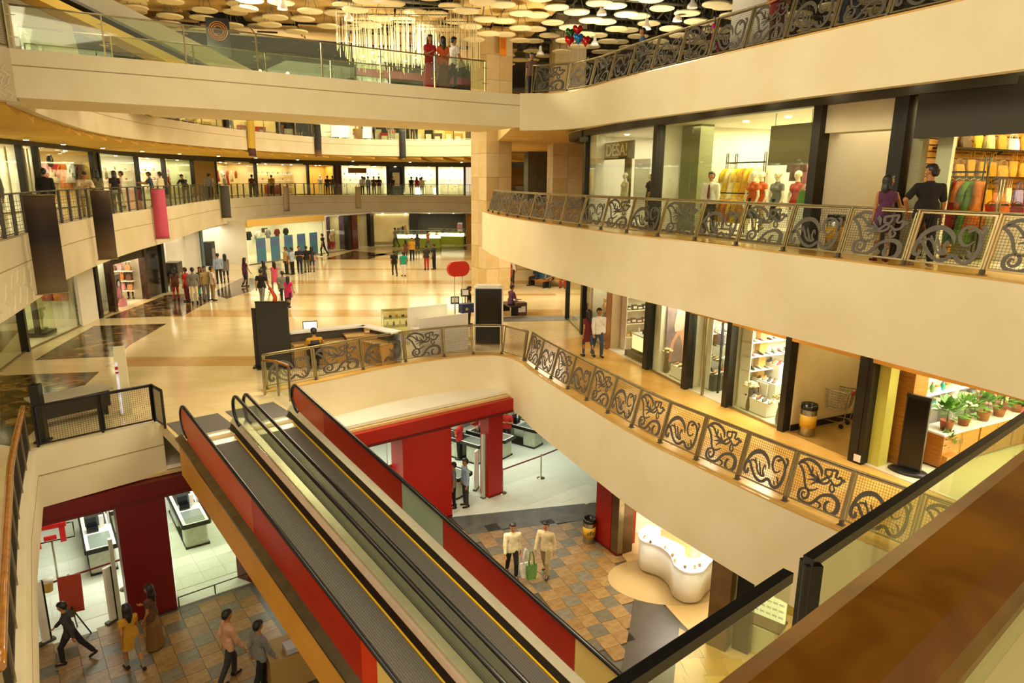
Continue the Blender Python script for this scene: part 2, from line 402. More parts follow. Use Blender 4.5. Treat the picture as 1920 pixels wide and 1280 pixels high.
# ---------------- fascias (the balcony edges)
def fascia(name, label, path, z0, z1, m, th=0.25, lines=(), side=1):
    mb = MB(); mb.ribbon(path, z0, z1, th * side, off=-.02)
    o = struct(name, label, 'balcony edge', mb, m)
    for z in lines:
        l = MB(); l.ribbon(path, z - 0.012, z + 0.012, 0.02 * side, off=-0.026 * side); l.build('shadow_joint', mat('joint', '#a28c5c', 0.9, bump=0.05), o)
    return o
f2 = fascia('wall_right_balcony', 'tall cream balcony edge under the upper right scroll railing', RIM2, 7.95, L2 + 0.02, M_wall)
f3 = fascia('wall_top_right_balcony', 'cream balcony edge under the topmost right scroll railing', RIM3, 12.95, L3 + 0.02, M_wall)
f1 = fascia('wall_lower_right_balcony', 'tall cream balcony edge curving over the red store and lower shops', RIM1, 3.2, L1 + 0.02, M_wall)
f1l = fascia('wall_lower_left_balcony', 'cream balcony edge at the left of the moving walkways', RIM1L, 3.72, L1 + 0.02, M_wall, lines=(4.5,))
f2l = fascia('wall_left_balcony', 'curved stone balcony edge carrying hanging banners', RIM2L, 8.0, L2 + 0.02, M_wallL, lines=(9.05,), side=1)
f3l = fascia('wall_far_top_balcony', 'far curved topmost balcony edge beyond the bridge', RIM3L, 12.95, L3 + 0.02, M_wallL, lines=(13.75,), side=1)
# ledge caps in front of the railings
for path, z, nm in ((RIM2, L2, 'right'), (RIM1, L1, 'lower right'), (RIM3, L3, 'top right')):
    mb = MB(); mb.ribbon(path, z + 0.02, z + 0.05, 0.34, off=-0.03)
    struct('trim_ledge', 'stone capping ledge along the %s balcony edge' % nm, 'trim', mb, M_walk)
# raised relief of waves on the left balcony edge
M_rel = mat('carved_stone', '#e0d5b6', 0.8, bump=0.2, bscale=12)
def relief(parent, s_a, s_b, z0, z1, path):
    L = s_b - s_a; mb = MB()
    for k in range(16):
        pts = []; x0 = L * (k + 0.3) / 16; ph = rnd.random() * 6
        for q in range(15):
            t = q / 14; z = z1 - (z1 - z0) * t
            x = s_a + x0 + 0.09 * math.sin(t * 11 + ph) + 0.05 * math.sin(t * 23 + ph * 2)
            (xx, yy), an = along(path, min(s_b, max(s_a, x)))
            pts.append((xx + math.sin(an) * 0.015, yy - math.cos(an) * 0.015, z))
        mb.tube(pts, 0.022, 4)
    mb.build('wave_relief', M_rel, parent)
relief(f2l, 0.0, 9.2, 8.05, 8.95, RIM2L)

# ---------------- bridge
BA, BB = (-12.13, 17.53), (0.2, 25.59)
bpath = [BA, (-9.0, 19.5), (-5.87, 21.75), (-2.91, 23.75), BB]
bpath = spline(bpath, 4)
mb = MB(); mb.ribbon(bpath, 13.05, L3 + 0.02, 3.2)
br = struct('floor_bridge', 'cream footbridge crossing the hall at the topmost level', 'bridge', mb, M_wall)
l = MB(); l.ribbon(bpath, 13.78, 13.805, 0.03, off=-0.006); l.build('shadow_joint', mat('joint', '#a28c5c', 0.9), br)
# left stub with carved relief where the bridge meets the left side
mb = MB(); lp = [(-12.6, 14.2), (-12.13, 17.53)]
mb.ribbon(lp, 12.95, L3 + 0.02, 1.2)
st3 = struct('wall_top_left_balcony', 'carved balcony edge at the left end of the footbridge', 'balcony edge', mb, M_wallL)
relief(st3, 0, 3.3, 13.0, 13.75, lp)

# ---------------- stepped soffit under the far top gallery: saw-tooth panels
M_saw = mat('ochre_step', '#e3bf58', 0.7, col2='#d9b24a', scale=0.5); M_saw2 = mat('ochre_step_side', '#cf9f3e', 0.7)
soff = thing('stepped_soffit', 'ochre saw-tooth soffit panels under the far top gallery', 'soffit')
Lr = cumlen(RIM3L)[-1]; i = 0; s = 0.3
while s < Lr - 2:
    (a, an), (b, bn) = along(RIM3L, s), along(RIM3L, s + 1.75)
    na, nb = (-math.sin(an), math.cos(an)), (-math.sin(bn), math.cos(bn))
    A = (a[0] + na[0] * 0.3, a[1] + na[1] * 0.3); B = (b[0] + nb[0] * 0.3, b[1] + nb[1] * 0.3)
    Cc = (b[0] + nb[0] * 4.4, b[1] + nb[1] * 4.4); D = (a[0] + na[0] * 4.4, a[1] + na[1] * 4.4)
    mb = MB()
    vs = [(A[0], A[1], 12.9), (B[0], B[1], 12.9), (Cc[0], Cc[1], 12.62), (D[0], D[1], 12.62), (A[0], A[1], 13.2), (B[0], B[1], 13.2), (Cc[0], Cc[1], 13.2), (D[0], D[1], 13.2)]
    vs[1] = (B[0], B[1], 12.72); vs[0] = (A[0], A[1], 12.96)
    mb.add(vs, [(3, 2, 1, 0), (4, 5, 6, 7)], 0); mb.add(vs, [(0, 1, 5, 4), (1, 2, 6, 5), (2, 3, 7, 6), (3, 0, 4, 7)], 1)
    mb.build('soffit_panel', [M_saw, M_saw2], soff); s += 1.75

# ---------------- columns clad in marble slabs
M_col = [mat('column_marble_%d' % i, c, 0.4, col2=d, scale=2.2, detail=7, ramp=(0.3, 0.7)) for i, (c, d) in enumerate((('#d8c193', '#cdb27e'), ('#d1b884', '#c4a870'), ('#dcc79c', '#d2ba8a')))]
def column(label, c, w, rz, z0, z1, hs=1.25, mats=M_col):
    o = thing('column', label, 'column', (c[0], c[1], z0), rz); o['kind'] = 'structure'
    b = MB(); b.box((0, 0, (z1 - z0) / 2), (w - 0.06, w - 0.06, z1 - z0)); b.build('core', mat('column_joint', '#94805a', .8, bump=.02), o)
    meshes = {}
    n = int((z1 - z0) / hs)
    for k in range(n):
        for sd in range(4):
            for h in range(2):
                key = (k + sd + h) % 3
                if key not in meshes:
                    q = MB(); q.box((0, 0, 0), (w / 2 - 0.012, 0.04, hs - 0.012)); meshes[key] = q.mesh('marble_slab', mats[key])
                a = sd * PI / 2; x = (h - 0.5) * w / 2; y = -w / 2 + 0.01
                link('marble_slab', meshes[key], o, (x * math.cos(a) - y * math.sin(a), x * math.sin(a) + y * math.cos(a), (k + 0.5) * hs), a)
    return o
column('tall square marble column standing on the main hall floor', (-1.25, 39.1), 1.62, math.radians(34), L1, 20.3)
column('second marble column behind the tall one with balloons in front', (3.0, 41.5), 1.75, math.radians(8), L1, 20.3)
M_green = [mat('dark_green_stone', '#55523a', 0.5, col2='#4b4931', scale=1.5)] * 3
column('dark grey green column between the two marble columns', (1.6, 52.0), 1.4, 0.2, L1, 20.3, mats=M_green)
mb = MB(); mb.prism([(-1, 76), (40, 76), (40, 76.4), (-1, 76.4)], L1, 20.3); struct('wall_far', 'ochre end wall far behind the columns', 'wall', mb, M_header)
mb = MB(); mb.lathe([(0.72, L3), (0.72, 20.3)], (6.6, 20.0, 0), 20)
tag(mb.build('column', M_white), 'round white column at the top right behind the scroll railing', 'column', None, 'structure')
# ================================================================ railings
def norm_strokes(st, o, eu, ev):
    """traced sketch of a cut sheet-metal motif -> panel units (0..1)"""
    det = eu[0] * ev[1] - eu[1] * ev[0]; out = []
    for pts, w in st:
        q = []
        for x, y in pts:
            a, b = x - o[0], y - o[1]
            q.append(((a * ev[1] - b * ev[0]) / det, 1 - (eu[0] * b - eu[1] * a) / det))
        out.append((q, w))
    return out
MOTIF_B = norm_strokes([
    ([(775, 935), (768, 985), (735, 1005), (705, 965), (722, 885), (775, 800), (855, 725), (960, 697), (1060, 722), (1130, 800), (1165, 890), (1165, 985)], (.03, .05, .05, .06, .055, .055, .07, .085, .075, .065, .05, .015)),
    ([(745, 850), (808, 835), (845, 940), (890, 1055), (960, 1138), (1040, 1162), (1128, 1130), (1172, 1165), (1195, 1225), (1262, 1268), (1340, 1238), (1410, 1140), (1450, 1020), (1445, 925), (1400, 845), (1340, 805), (1280, 815), (1240, 880), (1232, 960), (1262, 1030), (1312, 1045), (1372, 1015)], (.05, .05, .05, .05, .055, .055, .055, .055, .055, .06, .06, .055, .05, .05, .045, .045, .045, .045, .04, .035, .03, .015)),
    ([(1325, 880), (1355, 862), (1412, 868)], (.045, .045, .02)),
    ([(830, 820), (900, 828), (938, 895), (950, 980), (982, 1042), (1040, 1080), (1082, 1068)], (.03, .04, .035, .035, .04, .045, .03)),
    ([(990, 845), (1000, 930), (1012, 1050)], (.02, .03, .035)), ([(918, 785), (930, 850)], (.02, .03)),
    ([(1060, 1060), (1052, 1000), (1078, 935), (1100, 925), (1104, 990)], (.04, .03, .03, .025, .012)),
    ([(1465, 865), (1490, 858), (1502, 900), (1480, 965), (1442, 1050)], (.05, .04, .04, .03, .02)),
    ([(1292, 1110), (1320, 1150), (1312, 1215)], (.02, .035, .03)), ([(1245, 1165), (1262, 1230)], (.015, .03))],
    (840, 440), (770, 320), (-200, 600))
MOTIF_A = norm_strokes([
    ([(160, 275), (210, 230), (290, 214), (370, 248), (430, 305), (465, 375), (460, 452)], (.04, .055, .055, .06, .055, .05, .015)),
    ([(200, 240), (270, 270), (312, 350), (335, 405), (390, 460), (430, 505), (480, 490), (520, 470), (565, 488)], (.04, .04, .04, .045, .05, .05, .04, .035, .03)),
    ([(560, 495), (540, 530), (480, 542), (425, 520), (370, 518), (315, 545)], (.03, .04, .04, .045, .035, .02)),
    ([(342, 298), (352, 350), (330, 395)], (.015, .03, .04)), ([(395, 378), (408, 430), (425, 495)], (.012, .03, .05)), ([(288, 412), (325, 420), (360, 445)], (.015, .03, .035)), ([(275, 478), (335, 478), (400, 498)], (.015, .035, .04)),
    ([(188, 280), (222, 360), (235, 450), (240, 540), (270, 602), (330, 618), (405, 598)], (.045, .045, .04, .04, .04, .035, .02)),
    ([(255, 590), (190, 588), (150, 640), (150, 710), (200, 762), (270, 790), (340, 770), (400, 722), (460, 692), (540, 690), (610, 722), (650, 785), (640, 865), (600, 920), (540, 930), (490, 890), (482, 822), (512, 778), (548, 775)], (.035, .045, .05, .055, .06, .055, .05, .05, .05, .06, .07, .075, .075, .07, .065, .06, .05, .04, .03)),
    ([(270, 605), (282, 660), (250, 712), (208, 712), (188, 665), (212, 632), (236, 652)], (.04, .045, .045, .04, .035, .03, .02)),
    ([(372, 762), (420, 790), (422, 830), (388, 850)], (.03, .04, .035, .02)),
    ([(510, 442), (520, 368), (560, 368), (610, 378), (668, 398), (640, 460), (662, 490), (702, 480), (710, 530), (670, 570), (620, 570), (592, 540), (572, 492)], (.035, .045, .04, .04, .04, .035, .035, .04, .04, .04, .04, .035, .03)),
    ([(520, 442), (562, 462), (592, 432), (600, 388)], (.035, .035, .03, .02)),
    ([(592, 545), (560, 582), (560, 632), (590, 655), (615, 620), (600, 580)], (.03, .03, .035, .035, .03, .015)),
    ([(735, 500), (745, 545)], (.04, .04))],
    (190, 140), (640, 280), (-170, 545))
def motif_mesh(st, name):
    mb = MB(); T = 0.006
    for pts, ws in st:
        pth = spline([(p[0], p[1], w) for p, w in zip(pts, ws)], 4)
        vs = []; n = len(pth)
        for i in range(n):
            a, b = pth[max(0, i - 1)], pth[min(n - 1, i + 1)]
            t = Vector(((b[0] - a[0]) * 1.35, b[1] - a[1])); t.normalize(); w = pth[i][2] * .66
            nx, nz = -t.y * w / 1.2, t.x * w
            for sx, sy in ((1, -1), (-1, -1), (-1, 1), (1, 1)):
                vs.append((min(1, max(0, pth[i][0] + nx * sx)), sy * T, min(1, max(0, pth[i][1] + nz * sx))))
        fs = [(i * 4 + k, i * 4 + (k + 1) % 4, i * 4 + 4 + (k + 1) % 4, i * 4 + 4 + k) for i in range(n - 1) for k in range(4)]
        fs += [(0, 3, 2, 1), (n * 4 - 4, n * 4 - 3, n * 4 - 2, n * 4 - 1)]
        mb.add(vs, fs)
    return mb.mesh(name, M_scroll)
ME_A, ME_B = motif_mesh(MOTIF_A, 'scroll_ornament'), motif_mesh(MOTIF_B, 'scroll_ornament')
M_wire = mat('dark_wire', '#3d3a2e', 0.45, 0.6, bump=0.05)
def wire_mesh(nx, nz, r=0.0035, name='wire_mesh'):
    mb = MB()
    for i in range(1, nx): mb.tube([(i / nx, 0, 0), (i / nx, 0, 1)], r * 0.8, 4, caps=False)
    for i in range(1, nz): mb.tube([(0, 0.004, i / nz), (1, 0.004, i / nz)], r, 4, caps=False)
    return mb.mesh(name, M_wire)
ME_W = wire_mesh(22, 17)
def frame_mesh(w, h, t=0.03, mats=None):
    mb = MB()
    mb.box((w / 2, 0, t / 2), (w, t, t)); mb.box((w / 2, 0, h - t / 2), (w, t, t))
    mb.box((t / 2, 0, h / 2), (t, t, h - 2 * t)); mb.box((w - t / 2, 0, h / 2), (t, t, h - 2 * t))
    return mb.mesh('rail_panel', mats or M_steel2)
def s_at_px(path, z, px, lo=0.0, hi=1e9, inx=0.0):
    c = cumlen(path)[-1]; best = None
    s = lo
    while s <= min(hi, c):
        (x, y), an = along(path, s)
        d = abs(proj(x - math.sin(an) * inx, y + math.cos(an) * inx, z)[0] - px)
        if best is None or d < best[0]: best = (d, s)
        s += 0.02
    return best[1]
LEAN = math.radians(15)
def scroll_rail(label, path, z, posts, kinds, lean=LEAN, H=0.92, base=0.11, inset=0.2, group='scroll railings'):
    o = thing('scroll_railing', label, 'railing', (0, 0, 0), 0, group)
    post = MB(); post.box((0, 0, (H + base) / 2 + 0.01), (0.035, 0.05, H + base + 0.02)); pm = post.mesh('post', M_steel2)
    foot = MB(); foot.box((0, 0, 0.02), (0.12, 0.12, 0.04)); foot.box((0, 0.0, 0.07), (0.06, 0.08, 0.1)); fm = foot.mesh('post_foot', M_scroll)
    fr = {}; tops = []
    for i, s in enumerate(posts):
        (x, y), an = along(path, s); p = (x - math.sin(an) * inset, y + math.cos(an) * inset)
        q = link('post', pm, o, (p[0], p[1], z + 0.02), rot=(-lean, 0, an)); q.rotation_mode = 'XYZ'
        link('post_foot', fm, o, (p[0], p[1], z + 0.02), an)
        k = (H + base + 0.02); tops.append((p[0] - math.sin(an) * math.sin(lean) * k, p[1] + math.cos(an) * math.sin(lean) * k, z + 0.03 + math.cos(lean) * k))
        if i == len(posts) - 1: break
        (x2, y2), an2 = along(path, posts[i + 1]); p2 = (x2 - math.sin(an2) * inset, y2 + math.cos(an2) * inset)
        w = math.dist(p, p2) - 0.07; a = math.atan2(p2[1] - p[1], p2[0] - p[0])
        key = round(w, 2)
        if key not in fr: fr[key] = frame_mesh(key, H)
        b = link('rail_panel', fr[key], o, (p[0] + 0.035 * math.cos(a) - math.sin(a) * math.sin(lean) * base, p[1] + 0.035 * math.sin(a) + math.cos(a) * math.sin(lean) * base, z + 0.02 + base), rot=(-lean, 0, a))
        k = kinds(i)
        wm = link('wire_mesh', ME_W, b, (0.03, 0, 0.03)); wm.scale = (key - 0.06, 1, H - 0.06)
        if k in 'AB':
            om = link('scroll_ornament', ME_A if k == 'A' else ME_B, b, (0.035, -0.014, 0.035)); om.scale = (key - 0.07, 1, H - 0.07)
    mb = MB(); mb.tube(spline(tops, 3), 0.024, 8); mb.build('top_rail', M_rubber if False else M_steel2, o)
    return o
AB = lambda i: 'AB'[i % 2]
BA_ = lambda i: 'BA'[i % 2]
def spread(path, anchor, pitch, s0, s1):
    k0 = math.ceil((s0 - anchor) / pitch); k1 = math.floor((s1 - anchor) / pitch)
    return [anchor + k * pitch for k in range(k0, k1 + 1)], k0
# upper right
a = s_at_px(RIM2, L2 + 1.0, 1491, inx=0.45); ps, k0 = spread(RIM2, a, 1.40, 0.15, cumlen(RIM2)[-1])
scroll_rail('long curved scroll railing in front of the upper right shops', RIM2, L2, ps, lambda i: 'BA'[(i + k0) % 2])
# top right
a = s_at_px(RIM3, L3 + 1.0, 1288, inx=0.45); ps, k0 = spread(RIM3, a, 1.24, 0.1, cumlen(RIM3)[-1])
scroll_rail('topmost curved scroll railing at the upper right edge of the picture', RIM3, L3, ps, lambda i: 'AB'[(i + k0) % 2])
# main level: straight part by the walkway, plain panels at the corner, then down the right
sA = [0.12] + [s_at_px(RIM1, L1 + 1.0, x, 0, 9.5, 0.3) for x in (587, 676, 757, 830, 886, 942, 988)]
scroll_rail('low scroll railing behind the right moving walkway with plain mesh panels at its corner', RIM1, L1, sA, lambda i: 'BABAW' [i] if i < 5 else 'W', lean=math.radians(8))
a = s_at_px(RIM1, L1 + 1.0, 1405, inx=0.45); ps, k0 = spread(RIM1, a, 1.17, sA[-1] + 0.5, cumlen(RIM1)[-1]); ps = [sA[-1] + .08] + ps; k0 -= 1
scroll_rail('scroll railing descending to the right above the red store and lower shops', RIM1, L1, ps, lambda i: 'BA'[(i + k0) % 2])

# ---------------- curved left gallery: slim posts, cable infill, glass farther along
def slim_rail(label, path, z, s0, s1, pitch, infill, h=1.05, inset=0.12, mat_=M_scroll, r=0.022, group='slim railings', double=False):
    o = thing('slim_railing', label, 'railing', (0, 0, 0), 0, group)
    pb = MB(); pb.box((0, 0, h / 2), (0.02, 0.07, h))
    if double: pb.box((0.07, 0, h / 2), (0.02, 0.07, h))
    pm = pb.mesh('post', mat_)
    n = int((s1 - s0) / pitch); line = []
    panes = {}
    for i in range(n + 1):
        s = s0 + i * pitch; (x, y), an = along(path, s); p = (x - math.sin(an) * inset, y + math.cos(an) * inset); line.append(p)
        link('post', pm, o, (p[0], p[1], z + 0.01), an)
        if i:
            q = line[-2]; w = math.dist(p, q); a = math.atan2(p[1] - q[1], p[0] - q[0])
            k = 'wire' if infill == 'wire' or (infill == 'mix' and i < 16) else 'glass'
            key = (k, round(w, 2))
            if key not in panes:
                mb = MB()
                if k == 'wire':
                    for j in range(8): mb.tube([(0.02, 0, 0.14 + j * 0.1), (w - 0.02, 0, 0.14 + j * 0.1)], 0.005, 4, caps=False)
                    for j in range(1, 4): mb.tube([(w * j / 4, 0, 0.08), (w * j / 4, 0, h - 0.04)], 0.004, 4, caps=False)
                    panes[key] = mb.mesh('cable_infill', M_wire)
                else:
                    mb.box((w / 2, 0, h / 2), (w - 0.08, 0.012, h - 0.2)); panes[key] = mb.mesh('glass_pane', M_rglass)
            link('cable_infill' if k == 'wire' else 'glass_pane', panes[key], o, (q[0], q[1], z + 0.01), a)
    mb = MB(); mb.tube([(p[0], p[1], z + h) for p in line], r, 6); mb.build('top_rail', mat_, o)
    mb = MB(); mb.tube([(p[0], p[1], z + 0.08) for p in line], 0.015, 4); mb.build('bottom_rail', mat_, o)
    return o
LL = cumlen(RIM2L)[-1]
slim_rail('curved railing of the left gallery hung with banners', RIM2L, L2, 0.2, LL - 0.2, 1.05, 'mix', double=True, group='gallery railings')
slim_rail('far railing of the topmost gallery seen under the footbridge', RIM3L, L3, 2.0, cumlen(RIM3L)[-1] - 0.2, 1.6, 'glass', mat_=M_steel, group='gallery railings')
# left end of the bridge: mesh panel
def plain_mesh_rail(label, pts, z, H=0.95, top=M_dark, group='mesh railings', base=0.06, mt=None):
    o = thing('mesh_railing', label, 'railing', (0, 0, 0), 0, group); fr = {}
    for a, b in zip(pts, pts[1:]):
        w = math.dist(a, b) - 0.06; an = math.atan2(b[1] - a[1], b[0] - a[0])
        q = link('rail_panel', frame_mesh(w, H, 0.035, mt), o, (a[0] + 0.03 * math.cos(an), a[1] + 0.03 * math.sin(an), z + base), an)
        wm = link('wire_mesh', ME_W, q, (0.03, 0, 0.03)); wm.scale = (w - 0.06, 1, H - 0.06)
    for a in pts:
        pb = MB(); pb.box((0, 0, (H + base) / 2), (0.045, 0.045, H + base)); pb.build('post', mt or M_steel2, o, (a[0], a[1], z))
    mb = MB(); mb.tube([(a[0], a[1], z + H + base + 0.02) for a in pts], 0.025, 8); mb.build('top_rail', top, o)
    return o
plain_mesh_rail('short mesh railing at the left end of the footbridge', [(-12.75, 14.6), (-12.45, 16.6), (-12.2, 17.6)], L3 + 0.02, 1.0)
plain_mesh_rail('mesh railing on the balcony edge at the left of the moving walkways', [(-10.88, 14.72), (-9.95, 15.68), (-9.1, 16.5)], L1, 0.92, mt=M_dark)
plain_mesh_rail('short slanting mesh panel beside the head of the left moving walkway', [(-9.1, 16.5), (-8.62, 16.05)], L1, 0.92, mt=M_dark)
# the rail on the left that curves towards the viewer, with a teak handrail
o = thing('teak_railing', 'railing with a thick teak handrail curving towards the viewer at the lower left', 'railing', (0, 0, 0))
pth = offset(RIM1L, 0.1)[:5]; c = cumlen(pth)[-1]; ln = []
for i in range(9):
    (x, y), an = along(pth, c * i / 8); ln.append((x, y))
    pb = MB(); pb.box((0, 0, 0.5), (0.05, 0.06, 1.0)); pb.build('post', M_steel2, o, (x, y, L1), an)
    if i:
        q = ln[-2]; a = math.atan2(y - q[1], x - q[0]); w = math.dist((x, y), q)
        pn = link('rail_panel', frame_mesh(w - 0.06, 0.86, 0.03, M_scroll), o, (q[0] + 0.03 * math.cos(a), q[1] + 0.03 * math.sin(a), L1 + 0.08), a)
        wm = link('wire_mesh', ME_W, pn, (0.03, 0, 0.03)); wm.scale = (w - 0.12, 1, 0.8)
mb = MB(); mb.tube(spline([(x, y, L1 + 1.05) for x, y in offset(ln, -0.02)], 3), 0.06, 10); mb.build('handrail', mat('orange_teak', '#8a5312', 0.25, col2='#a56a1c', scale=6, coat=0.5), o)

# ---------------- bridge: glass panes on steel posts, both sides
def glass_rail(label, path, z, pitch, H=1.0, inset=0.1, s0=0.1, group='glass railings', steel=M_steel2, pane=M_gglass):
    o = thing('glass_railing', label, 'railing', (0, 0, 0), 0, group); c = cumlen(path)[-1]; n = int((c - s0) / pitch); ln = []
    for i in range(n + 1):
        (x, y), an = along(path, s0 + i * pitch); p = (x - math.sin(an) * inset, y + math.cos(an) * inset); ln.append(p)
        pb = MB(); pb.box((0, 0, H / 2), (0.035, 0.06, H)); pb.box((0, 0, 0.28), (0.22, 0.015, 0.02)); pb.box((0, 0, H - 0.22), (0.22, 0.015, 0.02)); pb.build('post', steel, o, (p[0], p[1], z), an)
        if i:
            q = ln[-2]; w = math.dist(p, q); a = math.atan2(p[1] - q[1], p[0] - q[0])
            mb = MB(); mb.box((w / 2, 0, H / 2 + 0.03), (w - 0.05, 0.014, H - 0.1)); mb.build('glass_pane', pane, o, (q[0], q[1], z), a)
    mb = MB(); mb.tube([(p[0], p[1], z + H) for p in ln], 0.022, 6); mb.build('top_rail', steel, o)
    return o
glass_rail('glass railing along the near side of the footbridge', bpath, L3 + 0.02, 1.9)
glass_rail('glass railing along the far side of the footbridge', offset(bpath, 3.0), L3 + 0.02, 2.2, H=1.0, inset=0)
# rails that frame the head of the moving walkways
o = thing('glass_railing', 'short glass guard with brass handrail beside the right moving walkway', 'railing', (0, 0, 0), 0)
g = [P(497, 740, L1), P(523, 742, L1), P(545, 752, L1)]
for a in g:
    pb = MB(); pb.box((0, 0, 0.5), (0.06, 0.06, 1.0)); pb.build('post', M_steel, o, (a[0], a[1], L1))
for a, b in zip(g, g[1:]):
    w = math.dist(a, b); an = math.atan2(b[1] - a[1], b[0] - a[0])
    mb = MB(); mb.box((w / 2, 0, 0.5), (w - 0.08, 0.012, 0.8)); mb.build('glass_pane', M_rglass, o, (a[0], a[1], L1), an)
mb = MB(); mb.tube([(a[0], a[1], L1 + 1.03) for a in g], 0.04, 8); mb.build('handrail', mat('orange_teak', '#8a5312', 0.25), o)
# ================================================================ the two moving walkways
U = np.array([-0.654, 0.7565]); LAT = np.array([0.7565, 0.654]); TN = 0.1613; S_TOP = 16.62
def wk(s, lat, h):
    """s metres downhill from the head, lat metres across, h above the tread plane"""
    p = U * (S_TOP - s) + LAT * lat
    z = L1 + h - (TN * s if s > 0 else 0.0)
    return (float(p[0]), float(p[1]), z)
S_END = 26.0
M_belt = mat('ribbed_tread', '#67625a', 0.55, 0.3, col2='#5a554d', scale=60, stretch=(1, 1, 1), bump=0.3, bscale=90)
M_yel = mat('yellow_line', '#c9a012', 0.5, bump=0.03)
M_orange = mat('ochre_cladding', '#cf9030', 0.45, col2='#d99a38', scale=1.5, bump=0.06, bscale=50)
M_salmon = mat('salmon_film', '#c9572c', 0.4, col2='#c24f26', scale=1)
M_redf = mat('red_film', '#ad2408', 0.38, col2='#a31e05', scale=1)
M_redb = mat('bright_red_film', '#d23a0e', 0.38, bump=0.02)
M_teal = mat('grey_green_film', '#93a78c', 0.35, col2='#9fb096', scale=1.5)
M_cream = mat('cream_film', '#e6c877', 0.4, col2='#dfbf6c', scale=1)
M_mirror = mat('bright_steel', '#dcd4bc', 0.22, 0.35, col2='#d2c9af', scale=3)
M_deckb = mat('bronze_steel', '#8a7a5c', 0.3, 0.9, col2='#7b6c50', scale=4)
def strip(mb, s0, s1, c, m=0, flip=False, n=1):
    """sweep a cross-section [(lat,h)..] along the slope"""
    k = len(c); vs = []; ss = [s0] + ([0.0] if s0 < 0 < s1 else []) + [s0 + (s1 - s0) * i / n for i in range(1, n) if s0 + (s1 - s0) * i / n > 0] + [s1]
    ss = sorted(set(ss))
    for s in ss: vs += [wk(s, a, h) for a, h in c]
    fs = [(i * k + j, i * k + (j + 1) % k, (i + 1) * k + (j + 1) % k, (i + 1) * k + j) for i in range(len(ss) - 1) for j in range(k)]
    fs += [tuple(range(k - 1, -1, -1)), tuple(range((len(ss) - 1) * k, len(ss) * k))]
    mb.add(vs, fs, m)
    return mb
def balustrade_outline(lat, h0, h1, s0, s1, rr=0.36):
    """rounded head of a balustrade: list of (s,h)"""
    pts = []
    for i in range(9):
        a = PI / 2 + PI * i / 16
        pts.append((s0 + rr + rr * math.cos(a) * 1.0, h1 - rr + rr * math.sin(a)))
    return pts
def handrail(lat, o, s0=-0.05, hh=0.95):
    mb = MB(); pts = []
    for i in range(13):
        a = PI * 1.5 - PI * i / 12
        pts.append(wk(s0 + 0.36 + 0.36 * math.cos(a), lat, hh - 0.36 + 0.36 * math.sin(a)))
    pts.append(wk(1.2, lat, hh)); pts.append(wk(S_END, lat, hh))
    pts = [Vector(p) for p in pts]
    mb.tube(pts, 0.042, 8); mb.build('handrail', M_rubber, o)
def panel_run(lat, o, segs, h0, h1, th=0.02, nm='side_panel', s0=-0.05):
    """solid coloured balustrade panels; first one has the rounded head"""
    for i, (a, b, m) in enumerate(segs):
        mb = MB()
        if i == 0:
            rr = 0.36; c = [(s0 + rr + rr * math.cos(t), h1 - rr + rr * math.sin(t)) for t in [PI / 2 + PI * q / 12 for q in range(8)]]
            pl = [(b, h0), (b, h1)] + c + [(s0 + 0.35, h0)]
        else: pl = [(a + 0.004, h0), (b, h0), (b, h1), (a + 0.004, h1)]
        n = len(pl); vs = [wk(s, lat - th / 2, h) for s, h in pl] + [wk(s, lat + th / 2, h) for s, h in pl]
        mb.add(vs, [tuple(range(n)), tuple(range(2 * n - 1, n - 1, -1))] + [(j, n + j, n + (j + 1) % n, (j + 1) % n) for j in range(n)])
        mb.build(nm, m, o)
def tread(o, a, b):
    mb = MB(); strip(mb, 0.55, S_END, [(a, -0.06), (a, 0.0), (b, 0.0), (b, -0.06)]); t = mb.build('tread_belt', M_belt, o)
    mb = MB()
    for q in range(1, 24):
        x = a + (b - a) * q / 24; strip(mb, 0.6, S_END, [(x - 0.006, 0.0), (x - 0.006, 0.006), (x + 0.006, 0.006), (x + 0.006, 0.0)])
    g = mb.build('tread_ridges', M_belt, t); g['kind'] = 'stuff'
    mb = MB(); strip(mb, -0.15, 0.55, [(a, -0.06), (a, 0.012), (b, 0.012), (b, -0.06)]); mb.build('comb_plate', M_mirror, o)
def yellow(o, lat, sgn):
    mb = MB(); strip(mb, 0.3, S_END, [(lat, 0.0), (lat, 0.03), (lat + 0.035, 0.03), (lat + 0.035, 0.0)]); mb.build('yellow_line', M_yel, o)
    mb = MB(); strip(mb, -0.1, S_END, [(lat + 0.035, 0.0), (lat + 0.035, 0.03), (lat + 0.10, 0.14), (lat + 0.12, 0.0)]); mb.build('skirt', M_dark, o)
    mb = MB(); strip(mb, -0.2, S_END, [(lat + 0.10, 0.0), (lat + 0.10, 0.15), (lat + 0.2, 0.27), (lat + 0.24, 0.27), (lat + 0.24, 0.0)]); mb.build('inner_decking', M_mirror, o)
def left_side(o, lat, clad):
    mb = MB(); strip(mb, -0.2, S_END, [(lat + 0.03, 0.0), (lat + 0.03, 0.12), (lat + 0.12, 0.05), (lat + 0.12, 0.0)]); mb.build('inner_skirt', M_dark, o)
    if clad:
        mb = MB(); strip(mb, -0.15, S_END, [(lat - 0.17, 0.0), (lat - 0.17, 0.05), (lat - 0.02, 0.13), (lat, 0.13), (lat, 0.0)]); mb.build('outer_decking', M_deckb, o)
WL = thing('moving_walkway', 'left moving walkway with red side panel and ochre cladding sloping to the lowest floor', 'moving walkway', wk(0, 4.65, 0), 0, 'moving walkways')
WR = thing('moving_walkway', 'right moving walkway with red and grey green far panel sloping to the lowest floor', 'moving walkway', wk(0, 6.2, 0), 0, 'moving walkways')
class _At:                       # parts are built in world space and hung under the walkway's own base point
    pass
_before = set(bpy.data.objects)
